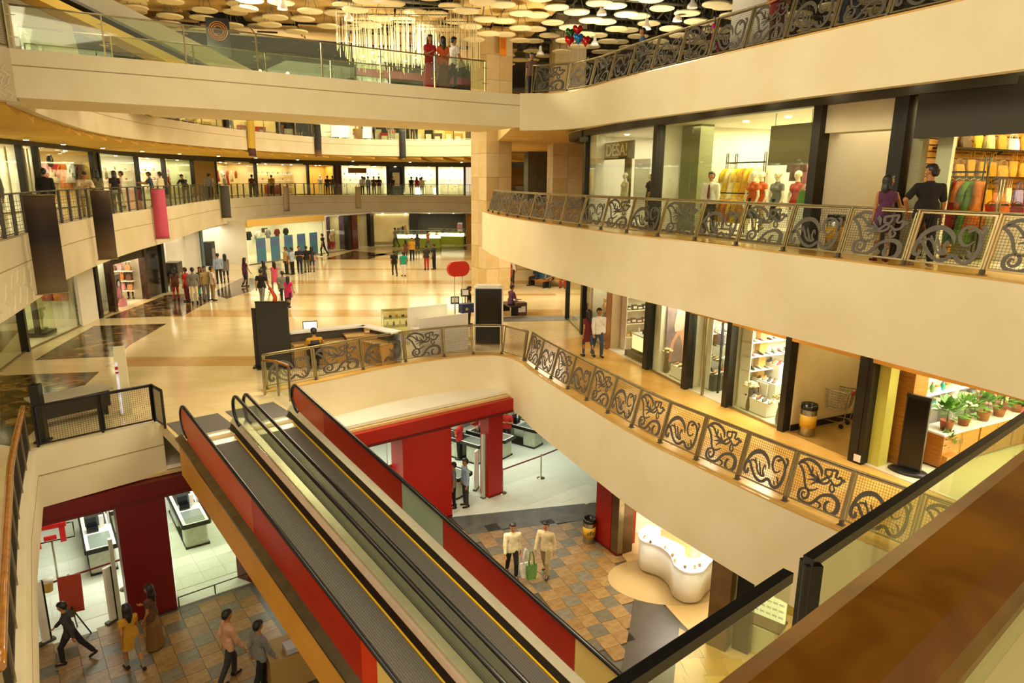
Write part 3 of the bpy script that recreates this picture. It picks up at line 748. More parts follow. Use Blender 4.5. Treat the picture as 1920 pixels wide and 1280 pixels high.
tread(WL, 4.16, 5.14); yellow(WL, 5.14, 1); left_side(WL, 4.1, True); handrail(4.09, WL); handrail(5.30, WL)
panel_run(4.09, WL, [(-0.05, 4.35, M_salmon), (4.35, 8.55, M_redf), (8.55, 9.02, M_redb), (9.02, 12.5, M_cream), (12.5, 18, M_redf), (18, S_END, M_redf)], 0.13, 0.92)
mb = MB(); strip(mb, -0.15, S_END, [(4.0, -0.92), (4.0, 0.02), (4.04, 0.02), (4.04, -0.92)], n=13); mb.build('side_cladding', M_orange, WL)
mb = MB(); strip(mb, 0.3, S_END, [(4.03, -0.92), (4.03, -0.86), (5.36, -0.86), (5.36, -0.92)]); mb.build('underside', M_hdr, WL)
def glass_run(lat, o, h0, h1):
    s = -0.05; k = 0
    segs = []
    while s < S_END - 0.5: segs.append((s, s + 1.75)); s += 1.75
    for i, (a, b) in enumerate(segs):
        panel_run(lat, o, [(a, b, M_rglass)] if i == 0 else [(0, 0.01, M_rglass)][:0], h0, h1, 0.012, 'glass_panel')
        if i:
            mb = MB(); pl = [(a + 0.008, h0), (b, h0), (b, h1), (a + 0.008, h1)]; vs = [wk(q, lat - 0.006, h) for q, h in pl] + [wk(q, lat + 0.006, h) for q, h in pl]
            mb.add(vs, [(0, 1, 2, 3), (7, 6, 5, 4)] + [(j, 4 + j, 4 + (j + 1) % 4, (j + 1) % 4) for j in range(4)]); mb.build('glass_panel', M_rglass, o)
glass_run(5.30, WL, 0.27, 0.92)
tread(WR, 5.66, 6.62); yellow(WR, 6.62, 1); left_side(WR, 5.55, False); handrail(5.56, WR); handrail(6.81, WR)
glass_run(5.56, WR, 0.13, 0.92)
mb = MB(); strip(mb, -0.1, S_END, [(5.39, 0.1), (5.39, 0.25), (5.52, 0.25), (5.52, 0.1)]); mb.build('middle_decking', M_mirror, WR)
panel_run(6.83, WR, [(-0.05, 1.75, M_salmon), (1.75, 5.3, M_redf), (5.3, 6.75, M_teal), (6.75, 10.3, M_redf), (10.3, 14, M_cream), (14, S_END, M_redf)], 0.27, 0.92)
mb = MB(); strip(mb, -0.1, S_END, [(6.86, -0.92), (6.86, 0.27), (6.9, 0.27), (6.9, -0.92)]); mb.build('side_cladding', M_orange, WR)
mb = MB(); strip(mb, 0.3, S_END, [(5.4, -0.92), (5.4, -0.86), (6.88, -0.86), (6.88, -0.92)]); mb.build('underside', M_hdr, WR)
for o in (WL, WR):
    for c in o.children: c.matrix_parent_inverse = o.matrix_basis.inverted()
# dark mats at the head
for nm, a, b in (('left', 4.1, 5.35), ('right', 5.55, 6.85)):
    mb = MB(); q = [wk(-0.15, a, 0), wk(-0.15, b, 0), wk(-1.5, b, 0), wk(-1.5, a, 0)]
    mb.prism([(p[0], p[1]) for p in q], L1, L1 + 0.012)
    tag(mb.build('floor_mat', M_belt), 'dark ribbed floor mat at the head of the %s moving walkway' % nm, 'mat')
# landing fill under the head so that the slab meets the machine
mb = MB(); q = [(-8.95, 16.5), wk(0.3, 4.0, 0)[:2], wk(0.3, 6.9, 0)[:2], (-7.17, 19.0)]
mb.prism(q, L1 - 0.35, L1 - 0.005)
struct('floor_landing', 'cream landing at the head of the moving walkways', 'floor', mb, M_marb)
# ================================================================ people: one continuous surface grown from a pose
def sd_cone(p, a, b, ra, rb, fl=None):
    """rounded cone from a to b; fl=(axis vectors, scale) flattens it"""
    a = np.asarray(a, np.float32); b = np.asarray(b, np.float32)
    if fl is not None:
        ax, k = fl; ax = np.asarray(ax, np.float32)
        p = p + (p @ ax)[..., None] * ax * (k - 1); a = a + (a @ ax) * ax * (k - 1); b = b + (b @ ax) * ax * (k - 1)
    ba = b - a; pa = p - a; l = float(ba @ ba) + 1e-9
    h = np.clip((pa @ ba) / l, 0, 1)
    return np.linalg.norm(pa - h[..., None] * ba, axis=-1) - (ra + (rb - ra) * h)
def field(prims, h, k=0.022, cut=None):
    lo = np.min([np.minimum(q[0], q[1]) - max(q[2], q[3]) for q in prims], axis=0) - 3 * h
    hi = np.max([np.maximum(q[0], q[1]) + max(q[2], q[3]) for q in prims], axis=0) + 3 * h
    n = np.ceil((hi - lo) / h).astype(int) + 1
    ax = [(lo[i] + h * np.arange(n[i])).astype(np.float32) for i in range(3)]
    D = np.full(n, 0.3, np.float32)
    for q in prims:
        kk = q[5] if len(q) > 5 else k
        m = max(q[2], q[3]) + kk + 2 * h
        i0 = np.maximum(0, np.floor((np.minimum(q[0], q[1]) - m - lo) / h).astype(int)); i1 = np.minimum(n, np.ceil((np.maximum(q[0], q[1]) + m - lo) / h).astype(int) + 1)
        s = tuple(slice(a, b) for a, b in zip(i0, i1))
        g = np.stack(np.meshgrid(ax[0][s[0]], ax[1][s[1]], ax[2][s[2]], indexing='ij'), -1)
        d = sd_cone(g, q[0], q[1], q[2], q[3], q[4] if len(q) > 4 else None).astype(np.float32); e = D[s]
        t = np.clip(0.5 + 0.5 * (e - d) / kk, 0, 1)
        D[s] = e * (1 - t) + d * t - kk * t * (1 - t)
    if cut is not None:
        g = np.stack(np.meshgrid(*ax, indexing='ij'), -1); D = np.maximum(D, cut(g))
    return D, lo
def surface_net(D, lo, h):
    I = (D < 0)
    n = np.array(D.shape) - 1
    cnt = np.zeros(n, np.int8); offs = [(a, b, c) for a in (0, 1) for b in (0, 1) for c in (0, 1)]
    for a, b, c in offs: cnt += I[a:a + n[0], b:b + n[1], c:c + n[2]]
    act = (cnt > 0) & (cnt < 8); idx = -np.ones(n, np.int64); cells = np.argwhere(act); idx[act] = np.arange(len(cells))
    acc = np.zeros((len(cells), 3)); num = np.zeros(len(cells))
    for o1 in offs:
        for d in range(3):
            if o1[d]: continue
            o2 = list(o1); o2[d] = 1
            v1 = D[tuple((cells + o1).T)]; v2 = D[tuple((cells + o2).T)]
            m = (v1 < 0) != (v2 < 0); t = np.where(m, v1 / np.where(m, v1 - v2, 1), 0)
            p = np.tile(np.array(o1, float), (len(cells), 1)); p[:, d] += t
            acc += p * m[:, None]; num += m
    V = (cells + acc / num[:, None]) * h + lo
    F = []
    for d in range(3):
        e1, e2 = (d + 1) % 3, (d + 2) % 3
        sl0 = [slice(None)] * 3; sl1 = [slice(None)] * 3; sl0[d] = slice(0, -1); sl1[d] = slice(1, None)
        ch = I[tuple(sl0)] != I[tuple(sl1)]; q = np.argwhere(ch)
        q = q[(q[:, e1] > 0) & (q[:, e2] > 0) & (q[:, e1] < n[e1]) & (q[:, e2] < n[e2])]
        if not len(q): continue
        ins = I[tuple(q.T)]
        def c(a, b):
            r = q.copy(); r[:, e1] -= a; r[:, e2] -= b; return idx[tuple(r.T)]
        f = np.stack([c(1, 1), c(0, 1), c(0, 0), c(1, 0)], 1)
        f[~ins] = f[~ins][:, ::-1]; F.append(f)
    return V, np.concatenate(F)
def net_mesh(name, prims, h, mats, k=0.022, cut=None, label=None):
    D, lo = field(prims, h, k, cut); V, F = surface_net(D, lo, h)
    me = bpy.data.meshes.new(name); me.vertices.add(len(V)); me.vertices.foreach_set('co', V.astype(np.float32).ravel())
    me.loops.add(4 * len(F)); me.loops.foreach_set('vertex_index', F.astype(np.int32).ravel())
    me.polygons.add(len(F)); me.polygons.foreach_set('loop_start', np.arange(0, 4 * len(F), 4, dtype=np.int32))
    me.polygons.foreach_set('use_smooth', np.ones(len(F), bool))
    for m in mats: me.materials.append(m)
    if label is not None: me.polygons.foreach_set('material_index', label(V[F].mean(1)).astype(np.int32))
    me.update(calc_edges=True); return me
def nrm(v): v = np.asarray(v, float); return v / np.linalg.norm(v)
SKIN = [mat('skin_tan', '#a9713f', 0.55, bump=0.02), mat('skin_brown', '#8a5a30', 0.55, bump=0.02), mat('skin_light', '#c08a58', 0.55, bump=0.02)]
M_hair = mat('black_hair', '#15100b', 0.45, col2='#21180f', scale=60, stretch=(1, 1, 0.15))
M_eye = mat('eye_dark', '#1a120c', 0.2); M_lip = mat('lip', '#7e3f30', 0.5)
def make_body(name, h=0.0125, torso=0.0, twist=0.0, ua=((-.12, 0, -1), (.12, 0, -1)), fa=((-.03, .15, -1), (.03, .15, -1)), th=((-.04, 0, -1), (.04, 0, -1)), sh=((0, -.05, -1), (0, -.05, -1)),
              female=False, sleeve=0.55, bottom='trousers', hem=0.0, head=(0, 0.05), longhair=False, curl=0.5, fat=1.0, top_len=0.10):
    """x right, y forward, z up; 1.72 m; returns dict of meshes with the feet at z=0"""
    hipw, shw = (.092, .168) if female else (.088, .198)
    pel = np.array([0, 0, 0.93]); tl = np.array([0, math.sin(torso), math.cos(torso)])     # spine direction
    fwd = np.array([0, math.cos(torso), -math.sin(torso)])
    ch = pel + tl * 0.36; nk = pel + tl * 0.525
    hd = nk + nrm(tl + np.array([head[0], head[1] * 1.0, 0])) * 0.165
    FL = (fwd, 1.55); b = []; sk = []
    w = 0.94 if female else 1.0; w *= fat
    b += [(pel + [-.045, 0, .0], pel + [.045, 0, .0], .128 * w, .128 * w, FL), (pel + tl * .1 + [-.05, 0, 0], pel + tl * .1 + [.05, 0, 0], (.10 if female else .118) * w, (.10 if female else .118) * w, FL),
          (ch + [-.075, 0, 0], ch + [.075, 0, 0], .122 * w, .122 * w, FL), (pel + tl * .1, ch, .13 * w, .14 * w, FL), (ch + tl * .06 + [-shw + .05, 0, 0], ch + tl * .06 + [shw - .05, 0, 0], .065, .065)]
    if female: b += [(ch + [-.07, 0, -.01] + fwd * .07, ch + [-.07, 0, -.012] + fwd * .075, .06, .055), (ch + [.07, 0, -.01] + fwd * .07, ch + [.07, 0, -.012] + fwd * .075, .06, .055)]
    torso_p = list(b)
    neck = [(ch + tl * .12, nk + tl * .07, .062, .052)]
    up = nrm(hd - nk); hf = nrm(fwd * math.cos(twist) + np.array([math.sin(twist), 0, 0])); hf = nrm(hf - up * (hf @ up)); hr = np.cross(hf, up)
    H = lambda x, y, z: hd + hr * x + hf * y + up * z
    skull = [(H(0, -.012, .035), H(0, .005, .03), .088, .085), (H(0, .02, -.02), H(0, .035, -.065), .068, .045), (H(0, .085, .005), H(0, .098, -.025), .010, .016, None, .012), (H(-.03, .072, .03), H(.03, .072, .03), .018, .018, None, .015),
             (H(-.045, .055, -.02), H(-.04, .05, -.03), .026, .024), (H(.045, .055, -.02), H(.04, .05, -.03), .026, .024), (H(0, .072, -.058), H(0, .074, -.062), .018, .018),
             (H(-.084, -.005, .02), H(-.08, -.002, -.015), .016, .011, (hr, 2.0), .008), (H(.084, -.005, .02), H(.08, -.002, -.015), .016, .011, (hr, 2.0), .008)]
    arms = []; sl = []; hands = []
    for i, sx in enumerate((-1, 1)):
        S = ch + tl * .075 + np.array([sx * shw, 0, 0]); u = nrm(ua[i]); f = nrm(fa[i]); E = S + u * .285; W = E + f * .25
        r = .86 if female else 1.0
        arms += [(S, E, .052 * r, .040 * r), (E, W, .041 * r, .027 * r)]
        if sleeve: 
            sl += [(S, S + u * .285 * min(1, sleeve), .066 * r, .062 * r)]
            if sleeve > 1: sl += [(E, E + f * .25 * (sleeve - 1), .056 * r, .046 * r)]
        # hand: palm, four fingers of unequal length, thumb from the side of the palm
        side = nrm(np.cross(f, np.array([0, 0, 1.0]) if abs(f[2]) < .9 else np.array([0, 1.0, 0]))) if abs(f[2]) < .9 else nrm(np.array([0, 1.0, 0]) - f * f[1])
        pn = np.cross(f, side) * (1 if sx < 0 else -1)
        if abs(f[2]) >= .9: pn = nrm(np.array([-sx, 0, 0]) - f * (-sx * f[0]))
        pal = W + f * .05
        hands += [(W, W + f * .085, .026, .030, (pn, 1.7), .012), (pal + side * .018, pal + side * .02 + f * .03, .022, .022, (pn, 1.6), .01)]
        for j, ln in enumerate((.066, .076, .072, .056)):
            k0 = W + f * .092 + side * (.033 - .022 * j); a1 = nrm(f + pn * curl * .6 + side * (.12 - .08 * j)); a2 = nrm(f + pn * curl * 1.7)
            k1 = k0 + a1 * ln * .55; hands += [(k0 - f * .02, k1, .0105, .0098, None, .004), (k1, k1 + a2 * ln * .5, .0098, .0085, None, .004)]
        t0 = W + f * .03 + side * .026; t1 = t0 + nrm(f + side * .9 + pn * .35) * .036; hands += [(t0, t1, .014, .012, None, .008), (t1, t1 + nrm(f + side * .25 + pn * .5) * .03, .0115, .0095, None, .006)]
    legs = []; tr = []; feet = []; shoe = []; low = 9
    for i, sx in enumerate((-1, 1)):
        Hp = pel + np.array([sx * hipw, 0, -.03]); t = nrm(th[i]); s = nrm(sh[i]); K = Hp + t * .42; A = K + s * .40
        legs += [(Hp, K, .083 * w, .054), (K, A, .052, .034), (K + s * .08 - np.array([0, .015, 0]), K + s * .2 - np.array([0, .012, 0]), .045, .038)]
        fd = nrm([sx * .12, 1, -.0]); dn = A + np.array([0, -.02, -.055]); 
        fd = nrm(fd - s * min(0, 0)); 
        if s[1] < -.45: fd = nrm([sx * .05, .75, -.65])          # trailing foot, heel lifted
        feet += [(dn, dn + fd * .15, .036, .028), (A, dn, .034, .036)]
        shoe += [(dn + [0, -.015, -.004], dn + fd * .165 + [0, 0, -.008], .046, .037, ((0, 0, 1), 1.15)), (dn + [0, -.03, .01], dn + [0, 0, .03], .042, .04)]
        low = min(low, dn[2] - .048, (dn + fd * .165)[2] - .043)
        cuff = 1.0 - hem
        if bottom == 'trousers':
            tr += [(Hp, K, .096 * w, .067), (K, K + s * .40 * .93 * cuff, .067, .058 if not female else .048)]
        elif bottom == 'shorts': tr += [(Hp, Hp + t * .36, .098 * w, .08)]
        elif bottom == 'leggings': tr += [(Hp, K, .09 * w, .058), (K, K + s * .37, .056, .042)]
    mid_k = pel + np.array([0, (nrm(th[0])[1] + nrm(th[1])[1]) * .2, -.45]); 
    if bottom == 'skirt': tr += [(pel + [0, 0, .06], pel + [0, .0, -.30], .135, .20, FL), (pel + [0, 0, -.30], pel + [0, 0.01, -1.0], .20, .26, ((0, 1, 0), 1.25))]
    if bottom == 'dress': tr += [(pel + [0, 0, .06], pel + [0, 0, -.42], .13, .185, ((0, 1, 0), 1.3))]
    tr += [(pel + [-.045, 0, .05], pel + [.045, 0, .05], .135 * w, .135 * w, FL), (pel + [-.045, 0, -.02], pel + [.045, 0, -.02], .135 * w, .135 * w, FL)]
    zoff = -low
    def up_(ps): return [tuple([np.asarray(q[0], float) + [0, 0, zoff], np.asarray(q[1], float) + [0, 0, zoff]] + list(q[2:])) for q in ps]
    hz = hd + np.array([0, 0, zoff])
    E1, E2 = hz + hr * -.032 + hf * .078 + up * .012, hz + hr * .032 + hf * .078 + up * .012; MT = hz + hf * .085 + up * -.047
    def lab(c):
        l = np.zeros(len(c), int)
        for e in (E1, E2): l[(np.abs((c - e) @ hr) < .015) & (np.abs((c - e) @ up) < .0085) & (((c - hz) @ hf) > .05)] = 1
        l[(np.abs((c - MT) @ hr) < .022) & (np.abs((c - MT) @ up) < .007) & (((c - hz) @ hf) > .05)] = 2
        return l
    out = {'h': h}
    out['body'] = net_mesh('person', up_(b + neck + skull + arms + hands + legs + feet), h, [SKIN[0], M_eye, M_lip], 0.02, label=lab)
    g = .014
    sh_p = [(q[0], q[1], q[2] + g, q[3] + g) + tuple(q[4:]) for q in torso_p] + sl + [(ch + tl * .10, nk - tl * .01, .07, .066)] + [(pel + [-.045, 0, .06 - top_len], pel + [.045, 0, .06 - top_len], .142 * w, .142 * w, FL)]
    if sleeve or top_len: sh_p += [(pel + [-.06, 0, .10], pel + [.06, 0, .10], .134 * w, .134 * w, FL), (pel + [-.055, 0, .0], pel + [.055, 0, .0], .155 * w, .155 * w, FL), (pel + [-.055, 0, -.02], pel + [-.055, 0, -top_len - .1], .155 * w, .165 * w, FL), (pel + [.055, 0, -.02], pel + [.055, 0, -top_len - .1], .155 * w, .165 * w, FL)]
    nz = nk + np.array([0, 0, zoff]); bz = pel - tl * top_len + np.array([0, 0, zoff])
    def scut(G):
        q = (G - nz.astype(np.float32)) @ tl.astype(np.float32); r = (bz.astype(np.float32) - G) @ tl.astype(np.float32)
        far = np.abs(G[..., 0]) > .23
        return np.maximum(q - .012, np.where(far, -1, r))
    out['top'] = net_mesh('shirt', up_(sh_p), h, [M_white], 0.02, cut=scut)
    wz = pel + tl * .10 + np.array([0, 0, zoff])
    out['bottom'] = net_mesh('trousers' if bottom not in ('skirt', 'dress') else 'skirt', up_(tr), h, [M_white], 0.02, cut=lambda G: np.maximum((G - wz.astype(np.float32)) @ tl.astype(np.float32), {'skirt': .05, 'dress': .50, 'shorts': .5}.get(bottom, -1) - G[..., 2]))
    out['shoe'] = [net_mesh('shoe', up_(shoe[q:q + 2]), h, [M_black], 0.015) for q in (0, 2)]
    hp = [(H(0, -.02, .04), H(0, -.01, .035), .100, .100), (H(0, -.05, -.02), H(0, -.045, .0), .075, .085), (H(-.03, .05, .085), H(.03, .05, .085), .04, .04)]
    if longhair: hp += [(H(0, -.06, -.02), H(0, -.085, -.17), .085, .075, (hf, 1.5)), (H(0, -.085, -.15), H(0, -.09, -.30), .078, .04, (hf, 1.8)), (H(-.07, -.02, 0), H(-.085, -.02, -.16), .035, .03), (H(.07, -.02, 0), H(.085, -.02, -.16), .035, .03)]
    def hc(G):
        q = G - hz.astype(np.float32); y = q @ hf.astype(np.float32); z = q @ up.astype(np.float32)
        if longhair: return np.minimum(y - .005, .055 - z)
        return np.minimum(np.minimum(.058 - z, np.maximum(y - .012, .012 - z)), np.maximum(y + .035, -.085 - z))
    out['hair'] = net_mesh('hair', up_(hp), h, [M_hair], 0.03, cut=hc)
    return out
POSES = {}
def pose(k):
    if k in POSES: return POSES[k]
    D = dict
    cfg = {
        'stand': D(), 'stand_f': D(female=True, longhair=True, bottom='leggings', top_len=.22),
        'fold': D(fa=((.75, .6, .25), (-.75, .6, .25)), ua=((-.2, .1, -1), (.2, .1, -1)), sleeve=.6),
        'phone': D(fa=((-.03, .15, -1), (-.25, .7, .75)), ua=((-.12, 0, -1), (.15, .25, -1)), sleeve=.6, head=(0, .15)),
        'walk': D(th=((-.03, .38, -1), (.03, -.32, -1)), sh=((0, -.1, -1), (0, -.62, -1)), ua=((-.12, -.35, -1), (.12, .35, -1)), fa=((-.05, .1, -1), (.05, .7, -1)), torso=.06),
        'walk_f': D(th=((-.03, .3, -1), (.03, -.28, -1)), sh=((0, -.05, -1), (0, -.5, -1)), ua=((-.12, -.25, -1), (.12, .25, -1)), fa=((-.05, .1, -1), (.05, .6, -1)), female=True, longhair=True, bottom='leggings', top_len=.36, sleeve=.4),
        'stride': D(th=((-.03, .6, -1), (.03, -.5, -1)), sh=((0, -.02, -1), (0, -.75, -1)), ua=((-.12, -.6, -1), (.12, .6, -1)), fa=((-.05, -.2, -1), (.05, 1.0, -1)), torso=.12, sleeve=1.9),
        'sari': D(female=True, longhair=True, bottom='skirt', sleeve=.4, top_len=.12, fa=((-.03, .5, -1), (-.5, .7, .2)), ua=((-.12, 0, -1), (.15, .1, -1))),
        'lean': D(torso=.55, ua=((-.15, .75, -.75), (.15, .75, -.75)), fa=((.45, .85, .05), (-.45, .85, .05)), th=((-.04, -.12, -1), (.04, .12, -1)), sleeve=1.9, head=(0, -.1)),
        'long': D(sleeve=1.9), 'walk_l': D(th=((-.03, .32, -1), (.03, -.28, -1)), sh=((0, -.05, -1), (0, -.5, -1)), ua=((-.12, -.3, -1), (.12, .3, -1)), fa=((-.05, .1, -1), (.05, .5, -1)), sleeve=1.9, torso=.04),
        'sit': D(th=((-.1, 1, -.05), (.1, 1, -.05)), sh=((0, .1, -1), (0, .05, -1)), ua=((-.15, .3, -1), (.15, .3, -1)), fa=((.3, .9, -.2), (-.3, .9, -.2)), torso=.12, sleeve=.7),
        'desk': D(th=((-.1, 1, -.05), (.1, 1, -.05)), sh=((0, .1, -1), (0, .05, -1)), ua=((-.2, .5, -1), (.3, .6, -.8)), fa=((.1, 1, .05), (.25, 1, .05)), torso=.15, sleeve=1.9),
        'crouch': D(th=((-.1, 1, -.05), (.1, 1, -.05)), sh=((0, .1, -1), (0, .05, -1)), ua=((-.15, .5, -1), (.15, .5, -1)), fa=((.35, .8, -.3), (-.35, .8, -.3)), torso=.5, sleeve=.7, head=(0, .2)),
        'hip': D(h=.0085, ua=((-.62, -.1, -.8), (.22, .05, -1)), fa=((.35, .45, -.75), (.1, .25, -1)), sleeve=.75, twist=-.75, th=((-.1, .02, -1), (.07, -.1, -1)), sh=((-.02, -.04, -1), (.04, -.16, -1)), fat=1.06, head=(0, .12)),
        'rail_f': D(h=.0085, female=True, longhair=True, ua=((-.12, 0, -1), (.45, .25, -.85)), fa=((-.03, .2, -1), (.9, .5, -.35)), sleeve=.0, bottom='leggings', twist=1.25, top_len=.34, torso=.03),
        'reach': D(ua=((-.15, .7, -.6), (.15, .6, -.7)), fa=((.1, 1, .1), (-.05, 1, .0)), torso=.15, sleeve=.6),
        'mann': D(ua=((-.25, .05, -1), (.3, 0, -.9)), fa=((.25, .2, -1), (-.3, .3, -.8)), th=((-.06, .03, -1), (.1, .05, -1)), female=True, sleeve=.3, top_len=.16),
        'mann_d': D(ua=((-.25, .05, -1), (.3, 0, -.9)), fa=((.15, .3, -1), (-.3, .3, -.8)), th=((-.06, .03, -1), (.08, .05, -1)), female=True, sleeve=.35, bottom='dress', top_len=.1),
    }[k]
    POSES[k] = make_body(k, **cfg); return POSES[k]
def setmats(o, mats):
    for i, m in enumerate(mats):
        o.material_slots[i].link = 'OBJECT'; o.material_slots[i].material = m
CLOTH = {'white': '#e8e2d4', 'black': '#14120f', 'red': '#b01e14', 'blue': '#3f5f86', 'grey': '#7d7a74', 'navy': '#1e2436', 'mustard': '#c08a1e', 'pink': '#cf4f6e', 'beige': '#cdb78c', 'brown': '#5b3a22', 'turquoise': '#1fa08c',
         'orange': '#c8591c', 'maroon': '#6a1d1c', 'khaki': '#a58d5c', 'olive': '#5a5531', 'light blue': '#9fb2c8', 'purple': '#5d2f52', 'green': '#3f7a3a', 'charcoal': '#33312d', 'denim': '#39465a', 'cream': '#e2d3a8', 'peach': '#cf9a78', 'yellow': '#d8b020', 'magenta': '#c0246a', 'salmon': '#cf7258', 'bronze': '#77531f'}
def cloth(c): return mat('cloth_' + c.replace(' ', '_'), CLOTH[c], 0.85, col2='#%02x%02x%02x' % tuple(int(int(CLOTH[c][i:i + 2], 16) * .93) for i in (1, 3, 5)), scale=14, bump=0.12, bscale=60)
def person(pz, loc, rz, label, top='white', bottom='black', shoes='black', skin=0, hgt=1.72, hair=True, group=None, mirror=False, name='person', cat='person', bodymat=None, tie=None, bag=None):
    m = pose(pz); k = hgt / 1.72
    o = tag(link(name, m['body'], None, loc, rz), label, cat, group); o.scale = (-k if mirror else k, k, k)
    setmats(o, [bodymat or SKIN[skin], bodymat or M_eye, bodymat or M_lip])
    for me, nm, c in ((m['top'], 'shirt', top), (m['bottom'], m['bottom'].name.split('.')[0], bottom), (m['shoe'][0], 'shoe', shoes), (m['shoe'][1], 'shoe', shoes)):
        setmats(link(nm, me, o), [cloth(c)])
    if hair: link('hair', m['hair'], o)
    return o
# ================================================================ goods
PAL = {'mustard': '#c98d1c', 'tan': '#b98750', 'white': '#efe8d8', 'black': '#1a1713', 'brown': '#5e3a1e', 'red': '#b8201a', 'orange': '#d3701c', 'cream': '#e6d5a6', 'grey': '#8b8780', 'blue': '#3c5c8c', 'pink': '#d98a92', 'green': '#5f8a3a', 'teal': '#2c8f86', 'yellow': '#e0b92a', 'lilac': '#8d85ad', 'maroon': '#6a1f22', 'navy': '#232a42', 'gold': '#d1a23c'}
def gm(c, r=0.6): return mat('goods_%s_%d' % (c, int(r * 10)), PAL[c], r, col2='#%02x%02x%02x' % tuple(int(int(PAL[c][i:i + 2], 16) * .88) for i in (1, 3, 5)), scale=18, bump=0.06, bscale=50)
MESHES = {}
def cached(key, fn):
    if key not in MESHES: MESHES[key] = fn()
    return MESHES[key]
def bag_body(kind):
    mb = MB(); w, h, d = ((.34, .30, .12), (.40, .24, .15), (.26, .34, .10), (.30, .30, .16))[kind]
    prof = [(-.5, 0), (-.46, .02), (-.5, .45), (-.44, .9), (-.36, 1), (.36, 1), (.44, .9), (.5, .45), (.46, .02), (.5, 0)] if kind != 2 else [(-.38, 0), (-.5, .5), (-.5, 1), (.5, 1), (.5, .5), (.38, 0)]
    n = len(prof); vs = []
    for y, k in ((-.5, .86), (-.25, 1.0), (.25, 1.0), (.5, .86)):
        vs += [(x * w * k, y * d * (1 - .55 * z), z * h) for x, z in prof]
    fs = [(r * n + i, r * n + (i + 1) % n, (r + 1) * n + (i + 1) % n, (r + 1) * n + i) for r in range(3) for i in range(n)] + [tuple(range(n - 1, -1, -1)), tuple(range(3 * n, 4 * n))]
    mb.add(vs, [f[::-1] for f in fs], 0, False)
    return mb.mesh('bag_body', gm('tan'))
def bag_handle(kind):
    mb = MB(); w, h = ((.16, .22), (.2, .12), (.10, .34), (.14, .2))[kind]; z0 = (.29, .23, .33, .29)[kind]
    for y in (-.02, .02): mb.tube([(w * math.cos(PI - PI * i / 8) * .6, y, z0 + h * math.sin(PI * i / 8)) for i in range(9)], .009, 5)
    return mb.mesh('handle', gm('brown'))
def handbag(loc, rz, c, label, group, kind=0, hc=None, s=1.0):
    o = tag(link('handbag', cached(('bag', kind), lambda: bag_body(kind)), None, loc, rz), label, 'handbag', group); o.scale = (s, s, s); setmats(o, [gm(c)])
    h = link('handle', cached(('bagh', kind), lambda: bag_handle(kind)), o); setmats(h, [gm(hc or c)]); return o
def shoe_mesh(kind):
    mb = MB(); st = [(-.125, .030, .065 if kind else .02, .085), (-.09, .036, .05 if kind else .012, .08), (-.03, .034, .02, .062), (.03, .040, .008, .055), (.08, .044, .006, .045), (.115, .034, .006, .035), (.135, .015, .010, .026)]
    vs = []; n = 8
    for x, w, z0, z1 in st:
        for q in range(n):
            a = 2 * PI * q / n; vs.append((w * math.cos(a), x, (z0 + z1) / 2 + (z1 - z0) / 2 * math.sin(a)))
    mb.add(vs, [(i * n + q, i * n + (q + 1) % n, (i + 1) * n + (q + 1) % n, (i + 1) * n + q) for i in range(6) for q in range(n)] + [tuple(range(n - 1, -1, -1)), tuple(range(6 * n, 7 * n))], 0, True)
    return mb.mesh('shoe', gm('black'))
def sole_mesh(kind):
    mb = MB()
    if kind: mb.tube([(0, -.11, .06), (0, -.115, 0)], .010, 6, r2=.006)
    mb.prism([(.03, -.12), (.035, -.06), (.04, .05), (.045, .09), (.02, .135), (-.02, .135), (-.045, .09), (-.04, .05), (-.035, -.06), (-.03, -.12)], 0, .012)
    return mb.mesh('sole', gm('brown'))
def shoe(loc, rz, c, label, group, kind=0, s=1.0):
    o = tag(link('shoe', cached(('shoe', kind), lambda: shoe_mesh(kind)), None, loc, rz), label, 'shoe', group); o.scale = (s, s, s); setmats(o, [gm(c, .4)])
    link('sole', cached(('sole', kind), lambda: sole_mesh(kind)), o); return o
def garment_mesh(kind):
    """0 dress, 1 shirt, 2 long flared skirt/kurta: hollow-looking folded cloth with thickness"""
    mb = MB(); rows = {0: [(0, .17, .05), (-.12, .16, .07), (-.35, .13, .07), (-.6, .2, .09), (-.95, .27, .11)], 1: [(0, .2, .05), (-.15, .2, .07), (-.4, .19, .08), (-.65, .2, .08)], 2: [(0, .18, .05), (-.2, .17, .07), (-.5, .2, .09), (-.9, .26, .11), (-1.25, .3, .12)]}[kind]
    n = 16; vs = []
    for i, (z, w, d) in enumerate(rows):
        for q in range(n):
            a = 2 * PI * q / n; f = 1 + (.16 if q % 2 else -.1) * i / len(rows)
            vs.append((w * math.cos(a) * f, d * math.sin(a) * f, z))
    k = len(rows); mb.add(vs, [(i * n + (q + 1) % n, i * n + q, (i + 1) * n + q, (i + 1) * n + (q + 1) % n) for i in range(k - 1) for q in range(n)] + [tuple(range(n)), tuple(range(k * n - 1, (k - 1) * n - 1, -1))], 0, True)
    if kind != 0:
        for sx in (-1, 1): mb.tube([(sx * .16, 0, -.03), (sx * .27, 0, -.2), (sx * .29, 0, -.42)], .055, 8, r2=.05)
    return mb.mesh('garment', gm('white'))
def hanger_mesh():
    mb = MB(); mb.tube([(-.18, 0, -.02), (0, 0, .06), (.18, 0, -.02)], .008, 5); mb.tube([(0, 0, .05), (0, 0, .12), (.02, 0, .15), (0, 0, .17)], .005, 4); return mb.mesh('hanger', M_steel)
